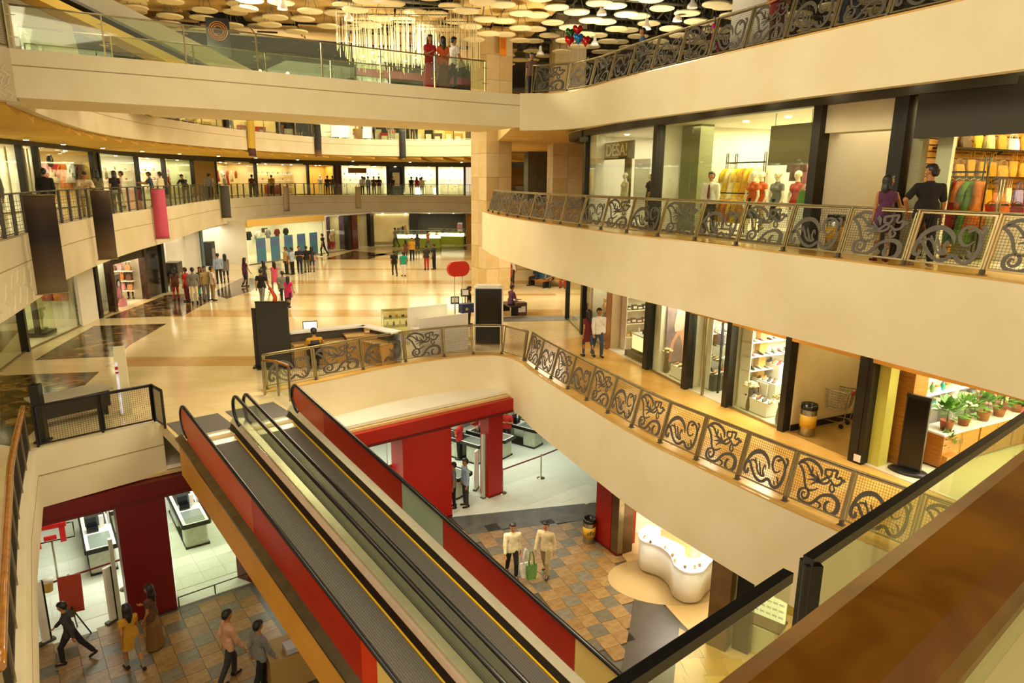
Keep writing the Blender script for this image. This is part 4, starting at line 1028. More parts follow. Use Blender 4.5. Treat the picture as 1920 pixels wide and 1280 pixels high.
def garment(loc, rz, c, label, group, kind=0, s=1.0):
    o = tag(link('garment', cached(('gar', kind), lambda: garment_mesh(kind)), None, loc, rz), label, 'garment', group); o.scale = (s, s, s); setmats(o, [gm(c, .9)])
    link('hanger', cached('hanger', hanger_mesh), o); return o
def bottle_mesh(k):
    mb = MB(); mb.lathe([(.04, 0), (.045, .02), (.045, .14), (.02, .19), (.016, .2)] if k == 0 else [(.06, 0), (.07, .03), (.07, .09), (.055, .11)], n=10); return mb.mesh('jar', gm('white'))
def cap_mesh(k):
    mb = MB(); mb.lathe([(.018, .198), (.018, .24)] if k == 0 else [(.06, .108), (.06, .135)], n=8); return mb.mesh('lid', gm('gold', .3))
def jar(loc, c, label, group, k=0, s=1.0):
    o = tag(link('jar', cached(('jar', k), lambda: bottle_mesh(k)), None, loc, 0), label, 'jar', group); o.scale = (s, s, s); setmats(o, [gm(c, .3)])
    link('lid', cached(('jarl', k), lambda: cap_mesh(k)), o); return o
def carton(loc, rz, c, label, group, d=(.2, .14, .16), c2='white'):
    mb = MB(); mb.box((0, 0, d[2] / 2), d, bev=.01); o = tag(mb.build('carton', gm(c), None, loc, rz), label, 'box', group)
    l = MB(); l.box((0, 0, d[2] * .5), (d[0] * .7, d[1] + .006, d[2] * .45)); l.build('printed_band', gm(c2), o); return o
def leaf_cluster(mb, c, r, n, sz, m=0):
    for i in range(n):
        a = rnd.random() * 6.28; t = math.acos(rnd.uniform(-.5, 1)); d = Vector((math.sin(t) * math.cos(a), math.sin(t) * math.sin(a), math.cos(t)))
        p = Vector(c) + d * r * rnd.uniform(.35, 1); x = d.cross(Vector((0, 0, 1)));
        if x.length < .1: x = Vector((1, 0, 0))
        x.normalize(); x *= sz * .35; e = (d + Vector((0, 0, .3))).normalized() * sz; q = d * sz * .12
        mb.add([p, p + e * .5 + x - q, p + e, p + e * .5 - x - q], [(0, 1, 2, 3)], m)
M_leaf = mat('plant_leaf', '#5f8f2e', 0.5, col2='#3d6a1e', scale=12, bump=.05); M_pot = mat('terracotta_pot', '#9a5a34', 0.7, col2='#8a4e2c', scale=8)
def pot_plant(loc, label, group=None, s=1.0, potc=None, flower=None, n=70):
    o = thing('potted_plant', label, 'plant', loc, rnd.random() * 6, group); o.scale = (s, s, s)
    mb = MB(); mb.lathe([(.09, 0), (.12, .16), (.13, .18), (.11, .18), (.10, .15)], n=14); mb.build('pot', potc or M_pot, o)
    mb = MB(); leaf_cluster(mb, (0, 0, .36), .24, n, .16); q = mb.build('foliage', M_leaf, o); q['kind'] = 'stuff'
    mb = MB(); mb.tube([(0, 0, .15), (.01, 0, .32), (0, .01, .45)], .012, 5); mb.build('stem', M_leaf, o)
    if flower:
        mb = MB()
        for i in range(14):
            a = rnd.random() * 6.28; r = rnd.uniform(.05, .22); mb.ball((r * math.cos(a), r * math.sin(a), .42 + rnd.uniform(-.08, .16)), .035, 6, 4)
        mb.build('blossoms', gm(flower), o)
    return o
def flower_vase(loc, label, s=1.0):
    o = thing('flower_vase', label, 'vase', loc, 0, None); o.scale = (s, s, s)
    mb = MB(); mb.lathe([(.07, 0), (.085, .03), (.095, .12), (.075, .3), (.05, .46), (.055, .55), (.06, .58), (.045, .58), (.04, .5)], n=16); mb.build('vase', mat('bronze_vase', '#5d5233', .35, .3, bump=.03), o)
    mb = MB()
    for i in range(34):
        a = rnd.random() * 6.28; t = rnd.uniform(0, 1.2); r = .19; mb.ball((r * math.sin(t) * math.cos(a), r * math.sin(t) * math.sin(a), .66 + r * .8 * math.cos(t)), (.05, .05, .035), 6, 4)
    mb.build('cream_flowers', gm('cream'), o)
    return o
def mannequin(loc, rz, label, top, bottom, kind='mann', col=None, group=None, hgt=1.75):
    return person(kind, loc, rz, label, top, bottom, 'white', hgt=hgt, hair=False, name='mannequin', cat='mannequin', bodymat=col or mat('mannequin_ivory', '#e9dcc0', .35, bump=.02), group=group)

# ================================================================ shop bays
class Bay:
    def __init__(s, a, b, z):
        s.a, s.b, s.z = a, b, z; s.w = math.dist(a, b); s.an = math.atan2(b[1] - a[1], b[0] - a[0])
    def at(s, x, y, z=0.0):
        c, n = math.cos(s.an), math.sin(s.an)
        return (s.a[0] + x * c - y * n, s.a[1] + x * n + y * c, s.z + z)
    def xpx(s, px, y, z=1.0):
        """distance along the front that lies on the sight line px at depth y"""
        lo, hi = -6.0, s.w + 8
        for _ in range(40):
            m = (lo + hi) / 2
            if proj(*s.at(m, y, z))[0] < px: lo = m
            else: hi = m
        return lo
    def left(s, xw, y0, y1):
        """the left side wall as a bay of its own (runs front to back); its wall plane lies at depth .6"""
        return Bay(s.at(xw + .6, y0)[:2], s.at(xw + .6, y1)[:2], s.z)
    def right(s, xw, y0, y1):
        return Bay(s.at(xw - .6, y1)[:2], s.at(xw - .6, y0)[:2], s.z)
    def shell(s, label, h, depth, floor=M_shopfl, wall=M_white, back=None, ceil=None, light=60, lcol=SHOPW, panes=2, glass=True, door=None, sides=(1, 1), header=None, hz=None, lamp=True, lamps=2, fz=0.012, ld=None):
        """floor, ceiling, walls, lamps and glazed front of one shop, hung under one Empty"""
        o = thing('shop', label, 'shop', s.at(0, 0), s.an); o['kind'] = 'structure'; s.o = o; w = s.w; s.h, s.d = h, depth
        def bx(nm, c, d, m):
            mb = MB(); mb.box(c, d); return mb.build(nm, m, o)
        bx('shop_floor', (w / 2, depth / 2, fz), (w - .02, depth, .02), floor)
        bx('back_wall', (w / 2, depth + .04, h / 2), (w, .08, h), back or wall)
        bx('shop_ceiling', (w / 2, depth / 2 + .05, h + .05), (w, depth, .1), ceil or M_white)
        if sides[0]: bx('side_wall', (.03, depth / 2 + .06, h / 2), (.06, depth - .12, h), wall)
        if sides[1]: bx('side_wall', (w - .03, depth / 2 + .06, h / 2), (.06, depth - .12, h), wall)
        if header: bx('fascia_board', (w / 2, -.03, (hz or h) + .25), (w, .1, .5), header)
        if glass:
            k = panes
            for i in range(k):
                x0, x1 = .05 + (w - .1) * i / k, .05 + (w - .1) * (i + 1) / k
                if door is not None and i in door: continue
                bx('window_pane', ((x0 + x1) / 2, .0, h / 2 + .03), (x1 - x0 - .008, .012, h - .06), M_glass)
            bx('sill', (w / 2, 0, .03), (w, .06, .05), M_steel2) if door is None else None
        for i in range(lamps):
            for j in range(2):
                mb = MB(); mb.lathe([(.075, 0), (.075, .02), (.095, .022), (.095, .03)], (w * (i + .5) / lamps, depth * (.22 + .45 * j), h - .03), 12); mb.build('downlight', [emis('lamp_glow', '#fff3cf', 14.0)], o)
        if light:
            l = area('shop_light', s.at(w / 2, depth * .5, h - .06), max(.3, w * .8), light, lcol, rot=(0, 0, s.an), sy=depth * .75)
        return o
    def post(s, x, h, w=.12, d=.16, m=None, nm='mullion'):
        mb = MB(); mb.box((x, 0, h / 2), (w, d, h)); return mb.build(nm, m or M_dark, s.o)
    def sub(s, nm, c, d, m, bev=0, parent=None):
        mb = MB(); mb.box(c, d, bev=bev); return mb.build(nm, m, parent or s.o)
def shelf_unit(bay, label, x0, x1, y, zs, depth=.35, h=2.2, m=M_shelf, backm=None, group=None, sides=True):
    o = thing('shelf_unit', label, 'shelf', bay.at((x0 + x1) / 2, y), bay.an, group); w = x1 - x0
    bxs(o, 'back_panel', backm or m, ((0, depth / 2 - .015, h / 2), (w, .03, h)))
    for z in zs:
        bxs(o, 'shelf', m, ((0, -.02, z - .015), (w, depth - .06, .03)))
    if sides:
        for sx in (-1, 1):
            bxs(o, 'side_panel', m, ((sx * (w / 2 - .012), 0, h / 2), (.024, depth, h)))
    return o
def plinth(bay, label, x, y, d, m=M_whites, z=0, group=None, rz=0, step=None):
    mb = MB(); mb.box((0, 0, d[2] / 2), d, bev=.012)
    o = tag(mb.build('plinth', m, None, bay.at(x, y, z), bay.an + rz), label, 'plinth', group)
    k = MB(); k.box((0, 0, .02), (d[0] + .02, d[1] + .02, .04)); k.build('skirting', M_steel2, o)
    return o
def goods_row(bay, fn, cols, x0, x1, y, z, n, what, where, group, jitter=.01, **kw):
    for i in range(n):
        c = cols[(i * 5 + int(z * 7)) % len(cols)]
        x = x0 + (x1 - x0) * (i + .5) / n + rnd.uniform(-jitter, jitter)
        fn(bay, x, y, z, c, '%s %s, %s from left %s' % (c, what, nth(i), where), group, i)
# ================================================================ right shops, main level (floor L1, glass to 2.35 m) and upper level
def bay_px(path, z, pa, pb, zr=0.0):
    sa, sb = s_at_px(path, z + zr, pa, 1.0), s_at_px(path, z + zr, pb, 1.0)
    return Bay(along(path, sa)[0], along(path, sb)[0], z)
HR = 2.66
# bulkhead over the main-level shops
mb = MB(); mb.ribbon(SHOP1R, L1 + HR - .3, L2 - .3, .3, off=-.12); bulk = struct('wall_bulkhead', 'orange lit bulkhead over the main level shops on the right', 'bulkhead', mb, M_header)
F_shoe = lambda b, x, y, z, c, l, g, i: shoe(b.at(x, y, z), b.an + PI * .9 + (i % 3) * .2, c, l, g, i % 2)
F_bag = lambda b, x, y, z, c, l, g, i: handbag(b.at(x, y, z), b.an + rnd.uniform(-.15, .15), c, l, g, i % 4)
F_jar = lambda b, x, y, z, c, l, g, i: jar(b.at(x, y, z), c, l, g, i % 2)
F_box = lambda b, x, y, z, c, l, g, i: carton(b.at(x, y, z), b.an, c, l, g, (.16 + .04 * (i % 3), .14, .14 + .05 * (i % 2)))
F_gar = lambda b, x, y, z, c, l, g, i: garment(b.at(x, y, z), b.an + rnd.uniform(-.3, .3), c, l, g, i % 3)
# --- a: curved glass corner with pale pillars
b = bay_px(SHOP1R, L1, 1060, 1091); b.shell('curved glass corner shop beyond the couple walking on the right walkway', HR, 2.2, light=50, panes=3, sides=(0, 1), wall=M_cream if False else M_white)
b.post(.0, HR + .4, .14, .2)
for i, x in enumerate((b.w * .38, b.w * .72)): b.sub('pale_pillar', (x, .5, HR / 2), (.35, .3, HR), M_white)
plinth(b, 'white curved display plinth in the glass corner shop', b.w * .55, .35, (b.w * .8, .4, .25), M_whites)
# --- b: dark display with golden busts
b = bay_px(SHOP1R, L1, 1091, 1137); b.shell('narrow dark shop window with golden figurines behind the walking couple', HR, 1.4, wall=mat('plum_wall', '#3b2a26', .6, bump=.03), light=26, panes=2)
b.post(.06, HR + .3, .2, .2); b.sub('rose_board', (.35, .12, 1.2), (.3, .03, 2.1), mat('rose_board', '#c99a88', .5, bump=.02))
sh = shelf_unit(b, 'dark shelf unit behind the golden figurines', .8, b.w - .2, 1.1, (.9, 1.5, 2.1), .4, 2.4, M_dark)
plinth(b, 'dark plinth carrying the golden figurines', b.w * .6, .55, (b.w * .6, .5, .85), M_dark)
def figurine(loc, rz, label, s=1.0):
    mb = MB(); mb.lathe([(.10, 0), (.11, .03), (.05, .06), (.06, .12), (.13, .26), (.15, .4), (.10, .5), (.05, .55), (.045, .6)], n=12, sy=.7)
    mb.ball((0, 0, .68), (.075, .08, .1), 10, 7); o = tag(mb.build('figurine', mat('gold_leaf', '#c98f2c', .3, .7, bump=.05), None, loc, rz), label, 'figurine', 'golden figurines'); o.scale = (s, s, s)
    q = MB(); q.lathe([(.12, 0), (.12, -.02), (.13, -.04)], n=12); q.build('base', M_dark, o)
for i in range(4): figurine(b.at(b.w * (.42 + .13 * i), .5 + .1 * (i % 2), .9), b.an + PI, 'golden head and torso figurine, %s from the left in the dark window' % nth(i))
goods_row(b, F_jar, ['white', 'grey', 'gold'], .9, b.w - .3, 1.05, 1.5, 5, 'jar', 'on the middle dark shelf behind the figurines', 'jars in the dark window')
# --- c: accessories with lit stepped counter
b = bay_px(SHOP1R, L1, 1137, 1217); b.shell('accessories shop with a lit display counter right of the walking couple', HR, 3.2, light=75, panes=2, door=(0,), wall=mat('beige_wall', '#cdb58c', .6, bump=.03))
b.post(.05, HR + .3, .09, .16, mat('copper_frame', '#9b6a44', .35, .6, bump=.02)); b.post(b.w - .08, HR + .4, .26, .3)
q = plinth(b, 'grey stepped plinth under the lit accessories counter', b.w * .66, .55, (b.w * .6, .8, .22), M_hdr)
o = thing('display_counter', 'lit glass topped counter full of small accessories behind the shop window', 'counter', b.at(b.w * .68, .62, .22), b.an)
bxs(o, 'lit_front', mat('backlit_panel', '#f2e3a0', .5, emit='#ffe9a8', estr=1.3), ((0, 0, .35), (b.w * .5, .6, .5)))
bxs(o, 'counter_top', M_whites, ((0, 0, .63), (b.w * .52, .64, .05))); bxs(o, 'kick_plate', M_steel2, ((0, 0, .05), (b.w * .52, .62, .1)))
for i in range(9): jar(b.at(b.w * (.47 + .05 * i), .5 + .17 * (i % 2), .9), ['white', 'gold', 'black', 'grey'][i % 4], '%s ornament, %s from the left on the lit accessories counter' % (['white', 'gold', 'black', 'grey'][i % 4], nth(i)), 'ornaments on the lit counter', i % 2, .9)
lb = b.left(.1, .3, 3.1)
sh = shelf_unit(lb, 'tall back shelves stacked with dark goods in the accessories shop', .2, 1.4, .4, (.5, 1.0, 1.5, 2.0), .4, 2.4)
for k, z in enumerate((.5, 1.0, 1.5, 2.0)): goods_row(lb, F_box, ['black', 'white', 'maroon', 'gold', 'navy'], .25, 1.35, .35, z, 5, 'box', 'on the %s back shelf of the accessories shop' % nth(k), 'boxes in the accessories shop')
sh = shelf_unit(lb, 'second tall back shelves with pale goods in the accessories shop', 1.5, 2.8, .4, (.9, 1.4, 1.9), .4, 2.4)
for k, z in enumerate((.9, 1.4, 1.9)): goods_row(lb, F_box, ['white', 'pink', 'white', 'maroon'], 1.55, 2.75, .35, z, 5, 'carton', 'on the %s right hand shelf of the accessories shop' % nth(k), 'cartons in the accessories shop')
garment(b.at(b.w * .5, 1.5, 1.75), b.an, 'navy', 'navy coat hanging in the middle of the accessories shop', None, 2); garment(b.at(b.w * .53, 1.2, 1.2), b.an, 'maroon', 'maroon top hanging under the navy coat in the accessories shop', None, 1, .8)
# --- d: poster window
b = bay_px(SHOP1R, L1, 1217, 1283); b.shell('shoe shop window with a tall leg poster', HR, 1.0, light=60, panes=1)
b.sub('pale_pillar', (.22, .3, HR / 2), (.38, .4, HR), M_white)
def leg_poster(b, x, w, h, y=.52):
    o = thing('poster', 'tall poster of bare legs under a pale pink dress', 'poster', b.at(x, y, .35), b.an)
    bxs(o, 'board', mat('poster_ground', '#9d8a88', .6, col2='#7d6c74', scale=2), ((0, 0, h / 2), (w, .03, h)))
    def flat(nm, pts, m, y):
        q = MB(); n = len(pts); vs = [(a * w, y, c * h) for a, c in pts] + [(a * w, y + .004, c * h) for a, c in pts]
        q.add(vs, [tuple(range(n)), tuple(range(2 * n - 1, n - 1, -1))] + [(i, n + i, n + (i + 1) % n, (i + 1) % n) for i in range(n)]); q.build(nm, m, o)
    flat('legs', [(-.05, .5), (-.3, .3), (-.38, 0), (-.28, 0), (-.18, .3), (.0, .42), (.12, .3), (.18, 0), (.28, 0), (.26, .3), (.2, .5)], mat('poster_skin', '#d8a288', .6, bump=.02), -.024)
    flat('dress', [(.0, 1), (-.12, .85), (-.22, .55), (-.18, .46), (.12, .48), (.22, .55), (.2, .85), (.3, 1)], mat('poster_dress', '#e8c9bd', .6, bump=.02), -.03)
    flat('blue_area', [(.3, .98), (.48, .98), (.48, .55), (.34, .6)], mat('poster_blue', '#4b4f82', .6, bump=.02), -.02)
leg_poster(b.left(.42, .12, 1.6), .62, .95, 2.2)
b.sub('pale_pillar', (b.w - .14, .3, HR / 2), (.22, .4, HR), M_white)
plinth(b, 'low white plinth with sandals in the poster window', b.w * .68, .42, (b.w * .5, .36, .42), M_whites); plinth(b, 'taller white plinth at the back of the poster window', b.w * .84, .62, (b.w * .26, .2, .68), M_whites)
for i in range(6): shoe(b.at(b.w * (.48 + .075 * i), .36 + .12 * (i % 2), .42), b.an + PI, ['tan', 'cream', 'brown'][i % 3], '%s sandal, %s from the left on the low plinth in the poster window' % (['tan', 'cream', 'brown'][i % 3], nth(i)), 'sandals in the poster window', i % 2, .9)
shoe(b.at(b.w * .84, .62, .68), b.an + PI, 'tan', 'single tan shoe on the taller plinth in the poster window', None, 1)
flower_vase(b.at(b.w * .26, .3, .02), 'bronze vase with cream flowers left of the leg poster')
# --- e/f: door window and open door of the shoe shop
M_stone = mat('black_granite', '#16140f', .18, col2='#26221a', scale=9)
b = bay_px(SHOP1R, L1, 1283, 1358); b.shell('shoe shop entrance with an open glass door and bright shelves', HR, 4.2, light=260, panes=2, door=(1,), lcol=(1, .95, .8), sides=(1, 1))
b.post(.1, HR + .4, .2, .3, M_stone); b.sub('door_frame', (b.w * .46, .0, HR / 2), (.05, .07, HR), M_steel2); b.sub('door_frame', (b.w * .47, .55, HR / 2), (.04, .06, HR), M_dark)
mb = MB(); mb.box((.45, 0, 1.15), (.9, .012, 2.2)); q = mb.build('glass_door', M_glass, b.o, (b.w * .47, .0, .03), 1.35); h = MB(); h.tube([(.8, -.04, .9), (.8, -.04, 1.5)], .015, 6); h.build('door_handle', M_steel, q)
lb = b.left(.1, .4, 4.1)
for k, (xa, xb, yy) in enumerate(((.1, 3.5, .4),)):
    sh = shelf_unit(lb, 'white wall shelves lined with shoes seen through the shoe shop door', xa, xb, yy, (.55, .95, 1.35, 1.75, 2.15), .4, 2.5, M_whites)
    for r, z in enumerate((.55, .95, 1.35, 1.75, 2.15)): goods_row(lb, F_shoe, ['black', 'red', 'grey', 'brown', 'white', 'pink', 'navy'], xa + .05, xb - .05, yy - .04, z, 10, 'shoe', 'on %s shelf through the door' % nth(r), 'shoes on the wall shelves')
    plinth(lb, 'grey low bench under the wall shelves of shoes', (xa + xb) / 2, yy - .15, (xb - xa, .5, .5), M_hdr)
o = thing('glass_stand', 'glass display stand with shoes behind the granite post', 'stand', b.at(b.w * .26, .75), b.an)
for z in (.05, .5, .95, 1.4): bxs(o, 'glass_shelf', M_gglass, ((0, 0, z), (b.w * .3, .4, .02)))
for sx in (-1, 1): mb = MB(); mb.tube([(sx * b.w * .14, 0, 0), (sx * b.w * .14, 0, 1.5)], .012, 6); mb.build('upright', M_steel, o)
for i in range(6): shoe(b.at(b.w * (.17 + .09 * (i % 3)), .7, (.51, .96)[i // 3]), b.an + PI, ['cream', 'tan', 'white'][i % 3], '%s pump, %s from the left on the %s glass shelf by the granite post' % (['cream', 'tan', 'white'][i % 3], nth(i % 3), ('lower', 'upper')[i // 3]), 'pumps on the glass stand', 1)
handbag(b.at(b.w * .22, .7, 1.42), b.an, 'tan', 'tan handbag on top of the glass stand by the granite post', None, 0); handbag(b.at(b.w * .36, .7, 1.42), b.an, 'lilac', 'lilac handbag on top of the glass stand by the granite post', None, 2)
# --- h: shoe shop window
b = bay_px(SHOP1R, L1, 1358, 1472); b.shell('bright shoe shop window with two vases of cream flowers', HR, 3.4, light=300, panes=2, lcol=(1, .94, .78), sides=(1, 1))
b.post(.08, HR + .4, .18, .25, M_dark); b.post(b.w - .06, HR + .4, .18, .25, M_dark)
b.sub('wood_pillar', (b.xpx(1411, .9), .9, HR / 2), (.26, .26, HR), mat('striped_wood', '#6d5530', .4, col2='#c39a58', scale=4, stretch=(6, 6, .6)))
b.sub('wood_pillar', (b.xpx(1423, .92), .92, HR / 2), (.18, .26, HR), mat('pale_wood', '#d3a75e', .45, bump=.03))
sh = shelf_unit(b, 'back wall shelves with shoes in the bright shoe shop window', .2, b.w - .3, 3.1, (.7, 1.1, 1.5, 1.9, 2.3), .4, 2.55, M_whites)
for r, z in enumerate((.7, 1.1, 1.5, 1.9, 2.3)): goods_row(b, F_shoe, ['brown', 'black', 'tan', 'red', 'black'], .3, b.w - .4, 3.04, z, 8, 'shoe', 'on %s back shelf of the bright shoe shop' % nth(r), 'shoes at the back of the window')
lb = b.left(.12, .2, 3.0)
sh = shelf_unit(lb, 'left wall shelves with shoes in the bright shoe shop window', .1, 2.6, .4, (.7, 1.1, 1.5, 1.9, 2.3), .4, 2.55, M_whites)
for r, z in enumerate((.7, 1.1, 1.5, 1.9, 2.3)): goods_row(lb, F_shoe, ['white', 'grey', 'pink', 'black'], .2, 2.5, .36, z, 9, 'shoe', 'on %s left wall shelf of the bright shoe shop' % nth(r), 'shoes at the back left of the window')
plinth(b, 'low white tray plinth full of small shoes at the window', b.xpx(1422, .42, .3), .42, (b.w * .42, .34, .42), M_whites)
for i in range(9): shoe(b.at(b.xpx(1401 + 5.4 * i, .36, .42), .36 + .1 * (i % 2), .42), b.an + PI + .3, ['brown', 'black', 'grey', 'tan', 'maroon'][i % 5], '%s small shoe, %s from the left on the low tray plinth' % (['brown', 'black', 'grey', 'tan', 'maroon'][i % 5], nth(i)), 'shoes on the low tray plinth', i % 2, .8)
plinth(b, 'middle white step plinth with a pair of brown shoes', b.xpx(1440, .9, .8), .9, (b.w * .4, .34, .82), M_whites); plinth(b, 'high white step plinth with wedge shoes', b.xpx(1448, 1.35, 1.2), 1.35, (b.w * .4, .34, 1.22), M_whites)
for i in range(4): shoe(b.at(b.xpx(1424 + 9 * i, .88, .82), .88, .82), b.an + PI + .5, ['brown', 'tan', 'black', 'brown'][i], '%s shoe, %s from the left on the middle step plinth' % (['brown', 'tan', 'black', 'brown'][i], nth(i)), 'shoes on the middle step', i % 2)
for i in range(4): shoe(b.at(b.xpx(1434 + 9 * i, 1.3, 1.22), 1.3, 1.22), b.an + PI + .5, ['tan', 'black', 'tan', 'red'][i], '%s wedge shoe, %s from the left on the high step plinth' % (['tan', 'black', 'tan', 'red'][i], nth(i)), 'shoes on the high step', 1)
o = thing('side_table', 'white wire legged table with black flats left of the wood pillar', 'table', b.at(b.xpx(1392, .95, .8), .95), b.an)
bxs(o, 'table_top', M_whites, ((0, 0, .82), (.75, .45, .05)))
for x in (-.34, .34):
    for y in (-.2, .2): mb = MB(); mb.tube([(x, y, 0), (x, y, .8)], .012, 6); mb.build('leg', M_dark, o)
for i in range(3): shoe(b.at(b.xpx(1384 + 6 * i, .9, .845), .9, .845), b.an + PI + .6, 'black', 'black flat shoe, %s from the left on the wire legged table' % nth(i), 'black flats on the table', 0)
flower_vase(b.at(b.w * .28, .3, .02), 'bronze vase with cream flowers left in the bright shoe shop window'); flower_vase(b.at(b.w * .80, .22, .02), 'bronze vase with cream flowers by the right post of the shoe shop window')
o = thing('price_card', 'white card standing open behind the tray plinth', 'card', b.at(b.xpx(1428, .66, .6), .66, .42), b.an)
bxs(o, 'card', M_whites, ((0, 0, .2), (.42, .02, .34))); bxs(o, 'red_stripe', M_red, ((-.1, -.012, .2), (.03, .006, .3))); mb = MB(); mb.bar((0, .15, -.0), (0, .01, .3), .02, .01); mb.build('strut', M_steel, o)
# --- j: alcove with bin and trolley
b = bay_px(SHOP1R, L1, 1472, 1606); b.shell('cream alcove with a litter bin and a shopping trolley', HR + .1, 3.0, floor=mat('alcove_tile', '#a8843e', .35, col2='#8d6d30', scale=1.2), wall=mat('alcove_wall', '#e2d09a', .7, col2='#d8c48a', scale=1), light=14, lcol=(1, .85, .5), glass=False, lamps=1)
for i, x in enumerate((.035, )): b.sub('skirting_board', (.075, 1.5, .09), (.03, 2.8, .18), M_dark)
b.sub('skirting_board', (b.w / 2, 2.98, .09), (b.w, .03, .18), M_dark)
b.sub('brown_panel', (b.w - .3, 1.9, 1.0), (.5, .06, 2.0), mat('brown_laminate', '#8a5420', .45, bump=.03)); b.post(b.w - .02, HR + .4, .22, .28, M_dark)
def litter_bin(loc, label, band='#d9a92c', s=1.0, text=None):
    o = thing('litter_bin', label, 'bin', loc, 0, None); o.scale = (s, s, s)
    mb = MB(); mb.lathe([(.16, 0), (.17, .02), (.17, .62), (.165, .63)], n=20); mb.build('drum', M_steel, o)
    mb = MB(); mb.lathe([(.174, .20), (.174, .48)], n=20); q = mb.build('yellow_band', mat('band' + band, band, .5, bump=.02), o)
    mb = MB(); mb.lathe([(.175, .60), (.18, .63), (.175, .72), (.13, .70), (.12, .60)], n=20); mb.build('black_rim', M_black, o)
    return o, q
litter_bin(b.at(.42, .28, .02), 'steel litter bin with a yellow band standing in the alcove beside the shoe shop', s=1.12)
def trolley(loc, rz, label, group=None):
    o = thing('shopping_trolley', label, 'trolley', loc, rz, group)
    lo = [(-.22, -.36), (.22, -.36), (.18, .38), (-.18, .38)]; hi = [(-.28, -.46), (.28, -.46), (.22, .50), (-.22, .50)]
    mb = MB()
    for t in [i / 7 for i in range(8)]:
        r = [(a[0] + (c[0] - a[0]) * t, a[1] + (c[1] - a[1]) * t, .48 + .48 * t) for a, c in zip(lo, hi)]; mb.tube(r, .007 if t < 1 else .012, 5, closed=True)
    for k in range(4):
        for j in range(9):
            u = j / 9; p = [(q[k][0] + (q[(k + 1) % 4][0] - q[k][0]) * u, q[k][1] + (q[(k + 1) % 4][1] - q[k][1]) * u) for q in (lo, hi)]; mb.tube([(p[0][0], p[0][1], .48), (p[1][0], p[1][1], .96)], .005, 4)
    for j in range(1, 8): u = j / 8; mb.tube([(-.22 + .44 * u, -.36, .48), (-.18 + .36 * u, .38, .48)], .005, 4)
    mb.build('basket', M_steel, o)
    mb = MB()
    for sx in (-1, 1): mb.tube([(sx * .28, -.5, .99), (sx * .26, -.44, .5), (sx * .24, -.38, .16), (sx * .2, .42, .12)], .014, 6)
    mb.tube([(-.2, .3, .2), (.2, .3, .2)], .01, 5); mb.build('chassis', M_steel, o)
    mb = MB(); mb.tube([(-.3, -.52, 1.0), (.3, -.52, 1.0)], .02, 8); mb.build('push_bar', mat('red_plastic', '#a8281c', .4, bump=.02), o)
    for x, y in ((-.22, -.34), (.22, -.34), (-.18, .38), (.18, .38)): mb = MB(); mb.tube([(x - .015, y, .06), (x + .015, y, .06)], .06, 12); mb.build('wheel', M_rubber, o)
    bxs(o, 'sign_plate', mat('red_plastic', '#a8281c', .4), ((0, -.49, .93), (.3, .02, .1)))
    return o
trolley(b.at(b.xpx(1560, 1.5, .4), 1.5, .03), b.an + 1.9, 'chrome shopping trolley with a red handle parked in the cream alcove')
# --- l: gift and flower shop
sa = s_at_px(SHOP1R, L1, 1608, 1.0); b = Bay(along(SHOP1R, sa)[0], along(SHOP1R, sa + 5.4)[0], L1)
b.shell('gift and flower shop with wooden cabinets behind the black stele sign', HR, 6.4, light=520, panes=3, door=(0,), lcol=(1, .92, .7), wall=mat('pale_green_wall', '#d9d39a', .6, bump=.02))
b.post(.06, HR + .4, .2, .25, M_dark); b.sub('yellow_green_jamb', (.28, .25, HR / 2), (.26, .3, HR), mat('lime_jamb', '#c9c45a', .5, col2='#bdb84e', scale=1)); b.sub('black_lintel', (b.w / 2, -.02, HR - .04), (b.w, .12, .22), M_black)
b.sub('socket_plate', (.06, -.135, .14), (.16, .02, .16), M_whites)
o = thing('wood_screen', 'tall honey wood screen wall just inside the gift shop', 'screen', b.at(.40, .85), b.an); mb = MB(); mb.box((0, 0, 1.2), (.5, .5, 2.4), bev=.01); mb.build('panel', M_wood, o); bxs(o, 'plinth_base', M_wood, ((0, 0, .05), (.52, .52, .1)))
gb = b; b = gb.left(.1, .9, 6.2)
